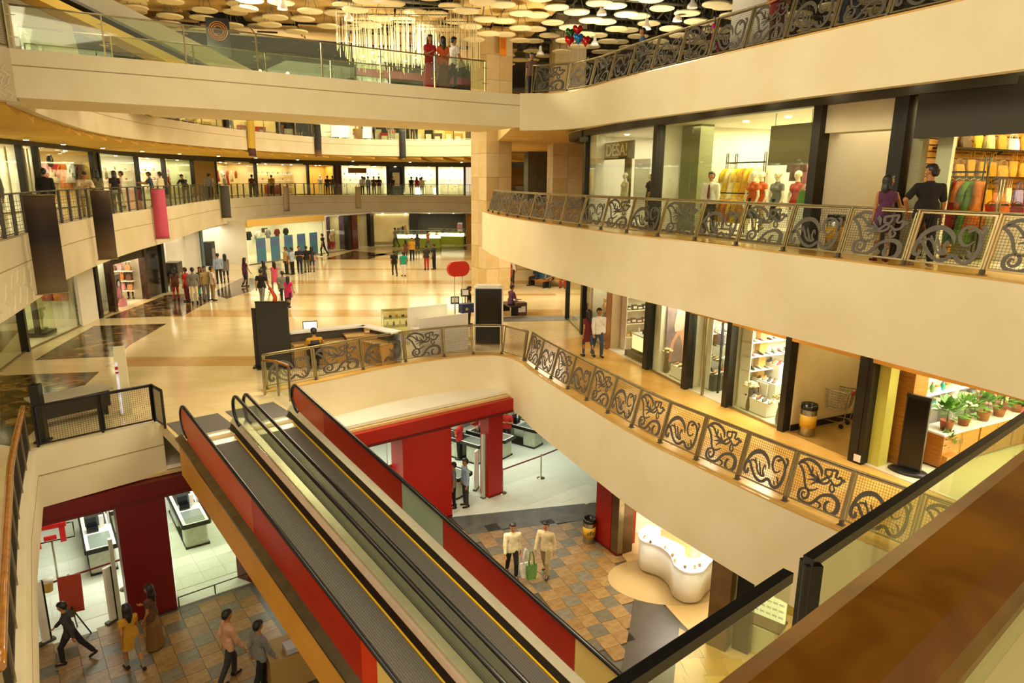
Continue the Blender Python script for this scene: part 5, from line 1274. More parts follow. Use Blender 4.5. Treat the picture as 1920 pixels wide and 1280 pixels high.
for k, (xa, xb) in enumerate(((.3, 1.65), (1.7, 3.05), (3.1, 4.45))):
    wh = ('left', 'middle', 'right')[k]; yy = .15
    o = thing('cabinet', 'honey wood base cabinet under the %s gift shelves' % wh, 'cabinet', b.at((xa + xb) / 2, yy - .25), b.an); w = xb - xa
    bxs(o, 'body', M_wood, ((0, 0, .42), (w, .55, .72))); bxs(o, 'worktop', M_whites, ((0, -.01, .80), (w + .02, .6, .04))); bxs(o, 'kick_plate', M_dark, ((0, .03, .03), (w - .04, .48, .06)))
    for j in (-1, 1):
        mb = MB(); mb.box((j * w / 4, -.285, .42), (w / 2 - .02, .02, .68)); q = mb.build('door', M_wood, o); hb = MB(); hb.tube([(j * .05, -.31, .5), (j * .05, -.31, .64)], .008, 5); hb.build('handle', M_steel, q)
    sh = shelf_unit(b, 'white %s wall shelves of the gift shop' % wh, xa, xb, yy + .25, (1.15, 1.5, 1.85, 2.2), .35, 2.5, M_whites)
    for r, z in enumerate((1.15, 1.5, 1.85, 2.2)):
        goods_row(b, F_jar if r % 2 else F_box, [['green', 'white', 'teal', 'cream'], ['pink', 'white', 'cream', 'lilac'], ['orange', 'yellow', 'gold', 'brown']][k], xa + .08, xb - .08, yy + .2, z, 6, 'jar' if r % 2 else 'gift box', 'on the %s %s gift shelf' % (nth(r), wh), 'gifts on the %s shelves' % wh)
    pot_plant(b.at((xa + xb) / 2 - .3, yy - .35, .82), ('leafy green plant on the left gift cabinet', 'pink flowering plant on the middle gift cabinet', 'orange flowering plant on the right gift cabinet')[k], s=1.2, flower=(None, 'pink', 'orange')[k])
    pot_plant(b.at((xa + xb) / 2 + .35, yy - .35, .82), ('second leafy plant with white buds on the left gift cabinet', 'pale flowering plant at the right of the middle gift cabinet', 'yellow flowering plant at the right of the right gift cabinet')[k], s=1.1, flower=('white', 'cream', 'yellow')[k])
b = gb
pot_plant(b.at(1.0, 1.45, .35), 'low green plant on a wooden box beside the wood screen', s=.8); plinth(b, 'honey wood box under the low green plant', 1.0, 1.45, (.4, .4, .33), M_wood)
o = thing('gift_tower', 'white tower of pink and white gift packs deep in the gift shop', 'display tower', b.at(b.xpx(1858, 4.2), 4.2), b.an + .4)
bxs(o, 'tower_body', M_whites, ((0, 0, .9), (.5, .5, 1.8)))
for j in range(5):
    for i in range(3): bxs(o, 'pack', gm(['pink', 'white', 'red', 'lilac'][(i + j) % 4]), ((-.16 + .16 * i, -.28, .35 + .33 * j), (.12, .08, .2)))
o = thing('pink_counter', 'pink counter beside the gift tower', 'counter', b.at(b.xpx(1895, 4.6), 4.6), b.an); bxs(o, 'body', mat('pink_laminate', '#cf7078', .45, bump=.02), ((0, 0, .5), (.9, .5, 1.0))); bxs(o, 'counter_top', M_dark, ((0, 0, 1.03), (1.0, .6, .06))); bxs(o, 'red_drawer', M_red, ((0.1, -.26, .6), (.3, .02, .2)))
o = thing('stele_sign', 'tall black stele sign with a round foot at the gift shop entrance', 'sign', (*P(1703, 887, L1), L1), b.an + .25)
mb = MB(); mb.lathe([(.42, 0), (.42, .05), (.36, .09), (.2, .1)], n=20, sy=.6); mb.build('foot', M_dark, o); bxs(o, 'panel', M_black, ((0, 0, .9), (.40, .07, 1.62))); bxs(o, 'cap', M_dark, ((0, 0, 1.73), (.48, .09, .07)))
for sx in (-1, 1): bxs(o, 'edge_trim', M_dark, ((sx * .215, 0, .9), (.03, .085, 1.62)))
o = thing('glass_door', 'open frameless glass door of the gift shop with a black lock', 'door', b.at(2.0, .05), b.an + .5); bxs(o, 'pane', M_glass, ((.55, 0, 1.2), (1.1, .012, 2.3))); bxs(o, 'lock_case', M_black, ((.98, 0, 1.05), (.16, .05, .16))); bxs(o, 'floor_hinge', M_steel, ((1.02, 0, .05), (.16, .04, .08)))

# ================================================================ upper right shops (glass to 3.2 m)
H2 = 3.2
mb = MB(); mb.ribbon(SHOP2R, L2 + H2, L2 + H2 + .22, .25, off=-.15); hd2 = struct('wall_upper_header', 'dark grey fascia band above the upper right shops', 'fascia', mb, M_hdr)
mb = MB(); mb.ribbon(SHOP2R, L2 + H2 + .25, L3 - .88, .2, off=-.05); vt = struct('trim_vent', 'long brown air vent strip above the upper right shops', 'vent', mb, mat('vent_grille', '#6e5d33', .5, .2, col2='#5b4c28', scale=1, stretch=(1, 1, 60), kind='wave'))
c = cumlen(SHOP2R)[-1]
for i in range(int(c / .8)):
    (x, y), an = along(SHOP2R, i * .8); mb = MB(); mb.box((0, -.06, (L2 + H2 + .25 + L3 - .88) / 2), (.02, .02, L3 - .88 - L2 - H2 - .25)); mb.build('divider', M_header, vt, (x + math.sin(an) * 0, y, 0), an)
mb = MB(); mb.ribbon(SHOP2R, L2 + H2 + .22, L2 + H2 + .25, .3, off=-.2); mb.build('light_line', mat('pale_trim', '#d8c389', .5, bump=.02), hd2)
# --- A
b = bay_px(SHOP2R, L2, 1099, 1236, 2.2); b.shell('first upper right shop with a silver letter sign behind the glass', H2, 4.5, light=150, panes=3)
b.post(.05, H2, .16, .2); b.post(b.w - .06, H2, .22, .3)
b.sub('pale_pillar', (.35, .3, H2 / 2), (.55, .35, H2), M_white)
o = thing('shop_sign', 'grey sign with tall silver letters hung behind the first upper shop window', 'sign', b.at(b.xpx(1158, .5, 2.6), .5, 2.4), b.an); bxs(o, 'board', M_hdr, ((0, 0, .2), (2.6, .06, .62)))
def text(body, size, loc, parent, m, rot=(PI / 2, 0, 0), ext=.01, sx=1.0):
    cu = bpy.data.curves.new('lettering', 'FONT'); cu.body = body; cu.size = size; cu.extrude = ext; cu.align_x = 'CENTER'; cu.align_y = 'CENTER'
    t = bpy.data.objects.new('lettering', cu); COL.objects.link(t); dg = bpy.context.evaluated_depsgraph_get(); me = bpy.data.meshes.new_from_object(t.evaluated_get(dg)); me.name = 'lettering'
    bpy.data.objects.remove(t); me.materials.clear(); me.materials.append(m); q = link('lettering', me, parent, loc, rot=rot); q.scale = (sx, 1, 1); return q
text('DESA!', .62, (0, -.045, .2), o, M_whites, sx=1.1)
b.sub('timber_board', (b.w * .32, .9, 1.55), (.5, .05, 1.7), mat('speckled_board', '#8a6a34', .6, col2='#6d5228', scale=20)); b.sub('white_drape', (b.w * .42, 1.2, 1.2), (1.2, .05, 2.2), M_whites); b.sub('red_beam', (b.w * .68, 2.2, 1.95), (2.2, .1, .4), mat('red_beam', '#7a2416', .5, bump=.02))
for i in range(6): garment(b.at(b.w * (.5 + .075 * i), 2.3, 1.65), b.an + .5, ['yellow', 'cream', 'grey', 'navy', 'white', 'brown'][i], '%s garment, %s from the left on the rail of the first upper shop' % (['yellow', 'cream', 'grey', 'navy', 'white', 'brown'][i], nth(i)), 'garments in the first upper shop', i % 3)
mannequin(b.at(b.w * .66, .8, .02), b.an + PI, 'white mannequin in a navy top standing in the first upper shop window', 'navy', 'charcoal'); mannequin(b.at(b.w * .36, .7, .02), b.an + PI, 'white mannequin in a cream dress by the timber board', 'cream', 'cream', 'mann_d')
sh = shelf_unit(b, 'white shelves at the right of the first upper shop', b.w * .74, b.w - .3, 3.6, (.6, 1.0, 1.4, 1.8), .4, 2.1, M_whites)
for r, z in enumerate((.6, 1.0, 1.4, 1.8)): goods_row(b, F_box, ['white', 'red', 'black', 'cream'], b.w * .75, b.w - .4, 3.5, z, 5, 'folded pile', 'on the %s shelf of the first upper shop' % nth(r), 'folded goods in the first upper shop')
# --- B
b = bay_px(SHOP2R, L2, 1236, 1540, 2.2); b.shell('wide upper right clothes shop with yellow dresses on tall racks', H2, 5.5, light=420, panes=4, lcol=(1, .90, .6), lamps=4)
b.post(b.w - .08, H2, .24, .3)
b.sub('grey_pillar', (.55, 1.0, H2 / 2), (.9, .5, H2), mat('olive_pillar', '#7d8058', .6, bump=.02)); b.sub('pink_panel', (b.xpx(1277, 1.6), 1.6, 1.1), (1.5, .06, 2.2), mat('pink_panel', '#dfae98', .6, bump=.02))
def rack(b, x, y, w, h, label, cols, where, kind=0, n=5, an=0, s=1.0):
    o = thing('clothes_rack', label, 'clothes rack', b.at(x, y), b.an + an)
    for sx in (-1, 1):
        mb = MB()
        for q in (-.04, .04): mb.tube([(sx * w / 2 + q, 0, 0), (sx * w / 2 + q, 0, h + .3)], .016, 6)
        mb.build('upright', M_dark, o)
    mb = MB(); mb.bar((-w / 2, 0, h), (w / 2, 0, h), .03, .04); mb.build('rail', M_dark, o); mb = MB(); mb.bar((-w / 2 - .1, 0, .02), (w / 2 + .1, 0, .02), .3, .04); mb.build('foot', M_dark, o)
    for i in range(n):
        u = -w / 2 + w * (i + .5) / n; p = b.at(x, y); ca, sa = math.cos(b.an + an), math.sin(b.an + an); c = cols[i % len(cols)]
        garment((p[0] + u * ca, p[1] + u * sa, b.z + h - .18 * s), b.an + an + 1.2, c, '%s garment, %s from the left on %s' % (c, nth(i), where), 'garments on %s' % where, (kind + i) % 3 if kind == 9 else kind, s)
rack(b, b.xpx(1302, 2.0), 2.0, 1.5, 2.0, 'tall dark rack of mixed garments left of the man in the tie', ['cream', 'maroon', 'cream', 'brown'], 'the rack left of the tie man', 2)
rack(b, b.xpx(1345, 2.6), 2.6, 1.6, 2.1, 'tall dark rack with long yellow dresses behind the man in the tie', ['yellow', 'cream', 'yellow', 'yellow', 'mustard'], 'the rack behind the tie man', 2, 6)
rack(b, b.xpx(1392, 2.2), 2.2, 1.7, 2.1, 'second tall rack of yellow dresses in the upper clothes shop', ['yellow', 'cream', 'yellow', 'mustard'], 'the second yellow rack', 2, 6)
rack(b, b.xpx(1372, 0.9), 0.9, 1.3, 1.2, 'low rack of yellow kurtas near the window', ['yellow', 'mustard', 'orange'], 'the low rack near the window', 1, 5)
mannequin(b.at(b.xpx(1410, 0.9), 0.9, .02), b.an + PI, 'white mannequin in an orange top and black skirt behind the rail', 'orange', 'black', 'mann_d'); mannequin(b.at(b.xpx(1425, 1.5), 1.5, .02), b.an + PI, 'second white mannequin in an orange top behind the black skirt one', 'orange', 'khaki')
mannequin(b.at(b.xpx(1455, 1.0), 1.0, .02), b.an + PI, 'mannequin in a grey checked top in the bright right window', 'grey', 'black', 'mann_d'); mannequin(b.at(b.xpx(1492, 1.0), 1.0, .02), b.an + PI, 'mannequin in a red top in the bright right window', 'red', 'white', 'mann')
handbag(b.at(b.xpx(1512, 0.6), 0.6, 1.0), b.an, 'green', 'green tote on a white plinth in the right window', None, 1, 'white', 1.4); plinth(b, 'white plinth under the green tote', b.xpx(1512, .6), .6, (.6, .4, .98), M_whites)
garment(b.at(b.xpx(1487, 1.3), 1.3, 2.2), b.an, 'brown', 'brown hanging jacket behind the grey blank board', None, 1); garment(b.at(b.xpx(1505, 1.6), 1.6, 2.0), b.an, 'pink', 'pink garment beside the brown hanging jacket', None, 1)
b.sub('bright_backing', (b.xpx(1485, 2.4), 2.4, 1.3), (2.4, .06, 2.6), M_whites)
plinth(b, 'long white plinth along the window of the upper clothes shop', b.w * .76, .9, (b.w * .26, .7, .3), M_whites)
o = thing('blank_board', 'plain grey board hung behind the right window of the clothes shop', 'board', b.at(b.xpx(1484, .12, 2.5), .12, 2.35), b.an); bxs(o, 'panel', mat('grey_board', '#857a5c', .7, bump=.02), ((0, 0, .05), (b.w * .22, .04, .95)))
for sx in (-1, 1): mb = MB(); mb.tube([(sx * b.w * .09, 0, .5), (sx * b.w * .09, 0, .82)], .01, 5); mb.build('hanger', M_steel, o)
for i in range(5): b.sub('spot_lamp', (b.xpx(1452 + 19 * i, .7, 2.2), .7, 2.25), (.1, .1, .22), emis('spot_white', '#fff2d0', 9))
# --- C
b = bay_px(SHOP2R, L2, 1540, 1693, 2.7); b.shell('plain cream recess with a downlight behind the standing couple', H2, 3.2, wall=mat('recess_wall', '#ddc98a', .7, col2='#d4be7c', scale=.7), light=24, lcol=(1, .85, .5), glass=False, lamps=1)
b.post(b.w - .02, H2, .2, .3); b.sub('bulkhead', (b.w / 2, .25, H2 - .3), (b.w - .1, .5, .6), M_wall); b.sub('pilaster', (b.w * .62, 3.1, H2 / 2), (.35, .2, H2), mat('ochre_pilaster', '#d8ab4c', .7, bump=.02)); b.sub('vent', (b.w * .85, 1.6, H2 - .02), (.8, .5, .03), M_dark)
litter_bin(b.at(b.w * .3, .1, .02), 'steel litter bin with a yellow band in the upper cream recess', s=1.1)
# --- D handbags
sa = s_at_px(SHOP2R, L2 + 2.7, 1695, 1.0); b = Bay(along(SHOP2R, sa)[0], along(SHOP2R, min(sa + 6.2, cumlen(SHOP2R)[-1]))[0], L2)
b.shell('upper handbag shop with slatted walls behind the standing couple', H2, 6.0, light=420, panes=3, door=(1,), lcol=(1, .84, .5), lamps=4, wall=mat('ochre_wall', '#d9a44a', .55, bump=.03), back=mat('slat_ground', '#b97f2a', .55, bump=.03))
b.sub('dark_fascia', (b.w / 2 + .2, -.1, 2.85), (b.w - .3, .12, .95), mat('dark_olive_board', '#2c2716', .6, bump=.02)); b.post(.06, H2, .2, .3); b.sub('steel_jamb', (.35, .1, 1.6), (.22, .2, 3.2), M_steel); b.sub('cream_jamb', (.72, .35, 1.6), (.3, .1, 3.2), M_white)
for j in range(20): b.sub('slat', (b.w / 2, 5.97, .3 + j * .13), (b.w - .3, .03, .1), mat('slat_wood', '#c68f34', .5, col2='#b8822c', scale=3))
lb = b.left(.1, .5, 5.6)
for j in range(24):
    q = MB(); q.box((2.5, .56, .1 + j * .125), (5.0, .05, .1)); q.build('slat', mat('slat_wood', '#c68f34', .5, col2='#b8822c', scale=3), b.o).matrix_basis = Matrix.Translation((.7, .5, 0)) @ Matrix.Rotation(PI / 2, 4, 'Z')
for r, (z, n) in enumerate(((.55, 9), (1.1, 10), (1.68, 10), (2.25, 9))):
    o = thing('wall_shelf', '%s dark wall shelf from below in the handbag shop' % nth(r), 'shelf', lb.at(2.4, .4, z), lb.an); bxs(o, 'board', M_dark, ((0, 0, -.02), (4.2, .34, .04)))
    for sx in (-1.8, 0, 1.8): mb = MB(); mb.bar((sx, .15, -.18), (sx, -.1, -.04), .03, .03); mb.build('bracket', M_dark, o)
    goods_row(lb, F_bag, [['brown', 'mustard', 'orange', 'cream'], ['lilac', 'cream', 'orange', 'mustard', 'white', 'black'], ['tan', 'mustard', 'white', 'cream', 'gold'], ['cream', 'yellow', 'brown', 'mustard', 'white', 'gold']][r], .4, 4.4, .36, z, n, 'handbag', 'on %s shelf of the upper handbag shop' % nth(r), 'handbags on the shelves', s=1)
rack(b, b.xpx(1790, 1.1), 1.1, .9, 1.75, 'rack of scarves and orange clothes just inside the handbag shop', ['orange', 'mustard', 'teal', 'red', 'orange', 'green'], 'the scarf rack in the handbag shop', 9, 7, .2)
rack(b, b.xpx(1735, 1.5), 1.5, .8, 1.7, 'rack of mixed scarves at the left of the handbag shop', ['gold', 'orange', 'lilac', 'mustard'], 'the left scarf rack', 9, 6)
for i in range(5): handbag(b.at(b.xpx(1858, 1.6) + .24 * i, 1.6, .9), b.an, ['red', 'orange', 'maroon', 'red', 'cream'][i], '%s clutch bag, %s from the left on the cream table of the handbag shop' % (['red', 'orange', 'maroon', 'red', 'cream'][i], nth(i)), 'clutch bags on the table', 1, None, .8)
o = thing('display_table', 'cream table with clutch bags at the right of the handbag shop', 'table', b.at(b.xpx(1880, 1.6), 1.6), b.an); bxs(o, 'table_top', M_shelf, ((0, 0, .86), (1.7, .6, .06))); bxs(o, 'cabinet_body', M_shelf, ((0, 0, .42), (1.5, .5, .82)))
o = thing('glass_door', 'glass door with a long steel pull handle in front of the handbag shop', 'door', b.at(b.xpx(1775, -.02), -.02), b.an); bxs(o, 'pane', M_glass, ((.5, 0, 1.2), (1.0, .012, 2.35)))
for y in (-.05, .05): mb = MB(); mb.tube([(.9, y, .7), (.9, y, 1.6)], .018, 8); mb.build('pull_handle', M_steel, o)
# ================================================================ left and far shops
HL = 2.75
mb = MB(); mb.ribbon(SHOP1L, L1 + HL, L2 - .3, .3, off=-.08); struct('wall_left_header', 'dark grey fascia band over the left main level shops', 'fascia', mb, M_hdr)
FAR1 = [(-18.9, 48.9), (-15.7, 57.3), (-14.45, 60.4), (-13.2, 64.2), (-9.0, 65.2), (-4.5, 66.3), (2.5, 66.8)]
def bl(pa, pb, z=L1, path=None, zr=0.0): return bay_px(path or SHOP1L, z, pa, pb, zr)
wood = mat('dark_red_marble', '#4a2a18', .25, col2='#2e190e', scale=6)
# a: plain glass at the very left
b = bl(-60, 50); b.shell('yellowish shop window at the far left edge of the main level', HL, 3, light=20, panes=2, wall=mat('olive_wall', '#b9a548', .6, col2='#ad9a40', scale=1), sides=(1, 1), lcol=(1, .85, .45)); b.post(b.w - .06, HL, .2, .25)
plinth(b, 'pale low plinth behind the yellowish window at the far left', b.w * .6, 1.2, (1.2, .6, .5), M_white)
# b: window with white figure and plants
b = bl(54, 152); b.shell('left shop window with a white draped figure and leafy plants', HL, 3.2, light=95, panes=2, sides=(1, 1))
plinth(b, 'dark low plinth under the white draped figure', b.xpx(72, .8, .1), .8, (1.0, .9, .2), M_dark); mannequin(b.at(b.xpx(72, .8), .8, .2), b.an + PI, 'white mannequin in a long cream gown on a dark plinth in the left window', 'white', 'cream', 'mann_d')
plinth(b, 'tall beige plinth behind the cream gown', b.w * .34, 1.4, (.9, .5, 1.3), M_shelf)
b.sub('dark_post', (b.w * .48, .6, HL / 2), (.16, .16, HL), M_dark); b.sub('glass_divider', (b.w * .55, 1.0, HL / 2), (.02, 1.8, HL), M_gglass)
mannequin(b.at(b.xpx(112, 1.0), 1.0, .35), b.an + PI, 'mannequin in a grey blue dress beside the plants in the left window', 'light blue', 'denim', 'mann_d'); plinth(b, 'black plinth under the grey blue dress', b.xpx(112, 1.0), 1.0, (.8, .7, .34), M_black)
for i in range(4): pot_plant(b.at(b.xpx(125 + 11 * i, .7), .7 + .3 * (i % 2), .6 if i % 2 else .05), 'bright leafy plant, %s from the left in the left shop window' % nth(i), 'plants in the left window', 1.35, gm(['green', 'teal', 'yellow', 'brown'][i]), n=90)
for i in range(4): garment(b.at(b.w - .35, .5 + .5 * i, 2.4), b.an + 1.5, ['orange', 'red', 'maroon', 'yellow'][i], '%s garment, %s from the left at the back of the plant window' % (['orange', 'red', 'maroon', 'yellow'][i], nth(i)), 'garments behind the plants', 2)
mannequin(b.at(b.xpx(130, 1.2), 1.2, .9), b.an + PI, 'mannequin in a blue and yellow top high behind the plants', 'blue', 'yellow'); plinth(b, 'white block under the blue and yellow mannequin', b.xpx(130, 1.2), 1.2, (.6, .6, .88), M_whites)
# pillar
b = bl(152, 188); b.shell('cream pillar bay left of the doll posters', HL, .6, glass=False, light=0, lamps=1, wall=M_white); b.sub('cream_panel', (b.w * .42, -.02, HL / 2), (b.w * .84, .12, HL), M_white); b.post(b.w - .1, HL, .25, .3)
# c: narrow window with posters
b = bl(188, 216); b.shell('narrow window with a doll poster', HL, 1.0, light=20, panes=1); b.post(b.w - .12, HL, .3, .3, wood)
def doll_poster(b, x, y, label, dress, h=1.3):
    o = thing('poster', label, 'poster', b.at(x, y, .25), b.an, 'doll posters'); w = .62
    bxs(o, 'board', mat('poster_grey', '#8b8782', .5, col2='#6d6a66', scale=3), ((0, 0, h / 2), (w, .04, h)))
    mb = MB(); mb.lathe([(.10, 0), (.24, .1), (.2, .38), (.1, .56), (.06, .6)], (0, -.025, .12), 16, sy=.08); mb.build('dress', gm(dress), o)
    mb = MB(); mb.ball((0, -.03, .88), (.17, .012, .2), 12, 8); mb.build('black_hair', M_black, o); mb = MB(); mb.ball((0, -.045, .84), (.12, .01, .14), 12, 8); mb.build('pale_face', gm('white'), o)
    return o
doll_poster(b, b.w * .42, .35, 'grey poster of a dark haired doll left of the bag shop door', 'white'); b.sub('blue_poster', (b.w * .42, .5, 2.0), (.8, .03, 1.0), mat('blue_poster', '#54607c', .5, col2='#7c8396', scale=2))
for i in range(4): handbag(b.at(b.w * (.25 + .14 * i), .4, .02), b.an, ['gold', 'cream', 'tan', 'red'][i], '%s bag, %s from the left under the doll poster' % (['gold', 'cream', 'tan', 'red'][i], nth(i)), 'bags under the doll poster', i)
# d: bag shop
b = bl(216, 277); b.shell('left bag shop crowded with brown and cream bags', HL, 3.6, light=165, panes=1, glass=False, lcol=(1, .82, .55)); b.post(b.w - .06, HL, .3, .3, wood); b.sub('header', (b.w / 2, .0, 2.45), (b.w, .2, .6), M_hdr)
rb = b.right(b.w - .2, .25, 3.5)
for r, z in enumerate((.5, 1.0, 1.5, 2.0)):
    o = thing('wall_shelf', 'white shelf, %s from below at the back of the left bag shop' % nth(r), 'shelf', rb.at(1.6, .4, z), rb.an); bxs(o, 'board', M_white, ((0, 0, -.02), (3.1, .4, .04))); mb = MB(); mb.bar((0, .15, -.2), (0, -.1, -.04), .04, .03); mb.build('bracket', M_steel, o)
    goods_row(rb, F_bag, ['brown', 'maroon', 'orange', 'tan', 'black', 'pink', 'cream'], .1, 3.1, .33, z, 8, 'bag', 'on %s shelf of the left bag shop' % nth(r), 'bags in the left bag shop', s=1.2)
doll_poster(b, b.xpx(221, .35), .35, 'second grey doll poster just inside the bag shop', 'pink'); handbag(b.at(b.xpx(226, .2), .2, .02), b.an, 'pink', 'pink bag standing under the second doll poster', None, 1, None, 1.5)
for i in range(3): handbag(b.at(b.w * (.3 + .22 * i), .9, .02), b.an, ['black', 'black', 'cream'][i], '%s floor bag, %s from the left in front of the bag shop' % (['black', 'black', 'cream'][i], nth(i)), 'floor bags', 1, None, 1.7)
# e: black marble
b = bl(277, 310); b.shell('polished black marble bay beside the bag shop', HL, .5, glass=False, light=0, lamps=1, wall=M_black); b.sub('black_slab', (b.w / 2, .0, HL / 2), (b.w, .1, HL), mat('black_marble', '#14110d', .08, col2='#241f18', scale=3)); b.post(b.w - .12, HL, .35, .3)
# f, g: open shops
b = bl(312, 384); b.shell('left shop with a colourful bust and black box displays', HL, 3.5, light=130, panes=2, glass=False); b.sub('cream_panel', (b.w * .72, 1.0, HL / 2), (b.w * .5, .1, HL), M_white); b.post(b.w - .1, HL, .5, .1, mat('green_poster', '#3d5a4c', .4, col2='#2c4a6a', scale=1.2), 'poster_column')
mannequin(b.at(b.w * .22, .8, .6), b.an + PI, 'mannequin in a coral top on a black box in the left shop', 'salmon', 'yellow', col=mat('mannequin_dark', '#2a221c', .4)); plinth(b, 'black box plinth under the coral mannequin', b.w * .22, .8, (.8, .7, .58), M_black)
plinth(b, 'tall black box display beside the coral mannequin', b.w * .42, .5, (1.0, .7, 1.25), M_black)
for i in range(5): garment(b.at(b.w * (.08 + .08 * i), 2.6, 2.0), b.an + .4, ['yellow', 'blue', 'lilac', 'yellow', 'black'][i], '%s garment, %s from the left behind the coral mannequin' % (['yellow', 'blue', 'lilac', 'yellow', 'black'][i], nth(i)), 'garments behind the coral mannequin', i % 3)
b = bl(388, 458); b.shell('pale left shop with a white mannequin and an easel', HL, 3.5, light=150, panes=2, glass=False); b.sub('yellow_strip', (b.w * .55, 2.2, HL / 2), (.2, .06, HL), gm('yellow')); b.post(b.w - .15, HL + .4, .5, .5)
mannequin(b.at(b.w * .3, 1.4, .3), b.an + PI, 'white mannequin in white clothes in the pale left shop', 'white', 'white'); plinth(b, 'white plinth under the white clothes mannequin', b.w * .3, 1.4, (.9, .8, .29), M_whites)
o = thing('easel', 'easel with a pale drawing in the pale left shop', 'easel', b.at(b.w * .72, .5), b.an)
for x in (-.4, .4): mb = MB(); mb.tube([(x, 0, 0), (x * .2, .1, 1.7)], .025, 6); mb.build('leg', M_hdr, o)
mb = MB(); mb.tube([(0, .5, 0), (0, .1, 1.6)], .025, 6); mb.build('rear_leg', M_hdr, o); bxs(o, 'drawing', gm('white'), ((0, -.02, 1.05), (.6, .03, .8)))
carton(b.at(b.w * .45, .9, .0), b.an, 'black', 'tall black display box in the middle of the pale left shop', None, (.8, .6, 1.7), 'grey')
# far shops
b = Bay(FAR1[0], FAR1[1], L1); b.shell('far white shop with dusk coloured boards in the window', 3.0, 5, light=310, panes=5, lcol=(1, .93, .7), lamps=4, header=mat('lit_header', '#e0b860', .6, bump=.02), hz=2.7)
M_dusk = mat('dusk_print', '#5b5f9c', .4, col2='#3f8a92', scale=.9, stretch=(.2, .2, 1.1), ramp=(.3, .6))
for i in range(5):
    o = thing('window_board', 'dusk blue board, %s from the left in the far white shop window' % nth(i), 'board', b.at(b.w * (.07 + .17 * i) + .3, -.35), b.an, 'dusk boards'); bxs(o, 'print', M_dusk, ((0, 0, 1.0), (.95, .05, 1.75)))
    for sx in (-.3, .3): mb = MB(); mb.bar((sx, .12, .02), (sx, .0, .2), .06, .04); mb.build('foot', M_steel, o)
for i in range(7): garment(b.at(b.w * (.1 + .12 * i), 2.6, 2.1), b.an, ['white', 'mustard', 'black', 'white', 'grey', 'maroon', 'black'][i], '%s garment, %s from the left in the far white shop' % (['white', 'mustard', 'black', 'white', 'grey', 'maroon', 'black'][i], nth(i)), 'garments in the far white shop', 1)
for i in range(8): carton(b.at(b.w * (.1 + .1 * i), 4.6, 1.2 + .5 * (i % 3)), b.an, ['black', 'gold', 'grey', 'brown'][i % 4], '%s box, %s from the left on the back wall of the far white shop' % (['black', 'gold', 'grey', 'brown'][i % 4], nth(i)), 'boxes in the far white shop', (.4, .3, .35))
b = Bay(FAR1[1], FAR1[2], L1); b.shell('far dark window with two sporty mannequins', 3.0, 1.8, light=45, panes=1, wall=mat('purple_print', '#3c2a3e', .5, col2='#5d3f5a', scale=2)); b.post(.08, 3.0, .2, .2, M_white); b.post(b.w - .1, 3.0, .4, .4)
mannequin(b.at(b.w * .55, .7, .02), b.an + PI, 'mannequin in an orange top and red trousers in the far dark window', 'peach', 'red', 'mann'); mannequin(b.at(b.w * .72, .9, .02), b.an + PI, 'mannequin in a yellow top and pink trousers in the far dark window', 'khaki', 'pink', 'mann')
for i in range(4): b.sub('neon_cube', (b.w * (.2 + .12 * (i % 2)), .6, .3 + .5 * i), (.4, .4, .02), gm(['green', 'orange', 'yellow', 'white'][i])); 
b = Bay(FAR1[2], FAR1[3], L1); b.shell('far doorway with a dark red jamb', 3.0, 2.5, light=13, glass=False, lamps=1, wall=mat('pale_corridor', '#c9b988', .6, bump=.02)); b.sub('red_jamb', (.9, -.05, 1.5), (.9, .2, 3.0), mat('red_marble', '#6b2a16', .3, col2='#4c1c0e', scale=2)); b.sub('dark_door', (b.w * .62, 1.6, 1.1), (1.6, .1, 2.2), M_dark); b.sub('yellow_sign', (b.w * .75, .8, 2.5), (.6, .05, .5), gm('yellow')); b.post(b.w - .15, 3.0, .6, .4)
b = Bay(FAR1[3], FAR1[4], L1); b.shell('far wall with a large glowing billboard', 3.0, 1.0, light=35, glass=False, wall=mat('bill_ground', '#bfae7c', .6, bump=.02)); b.post(b.w - .4, 3.0, .8, .3)
o = thing('billboard', 'large pale billboard with a dark group of figures on the far wall', 'billboard', b.at(b.w * .46, .3, .35), b.an); bxs(o, 'panel', mat('bill_print', '#e9d79c', .5, col2='#d8bf7e', scale=.7), ((0, 0, 1.3), (b.w * .8, .08, 2.6)))
for i in range(4): mb = MB(); mb.lathe([(.16, 0), (.2, .5), (.1, .95), (.12, 1.1), (.02, 1.2)], (.5 + .22 * i, -.045, .1 + .08 * i), 10, sy=.08); mb.build('printed_figure', gm(['brown', 'grey', 'black', 'tan'][i]), o)
b = Bay(FAR1[4], FAR1[5], L1); b.shell('dim far bay behind the green kiosk', 3.0, 2.0, light=10, glass=False, wall=M_hdr)
b = Bay(FAR1[5], FAR1[6], L1); b.shell('far ochre wall right of the green kiosk', 3.0, 1.0, light=10, glass=False, wall=M_header)
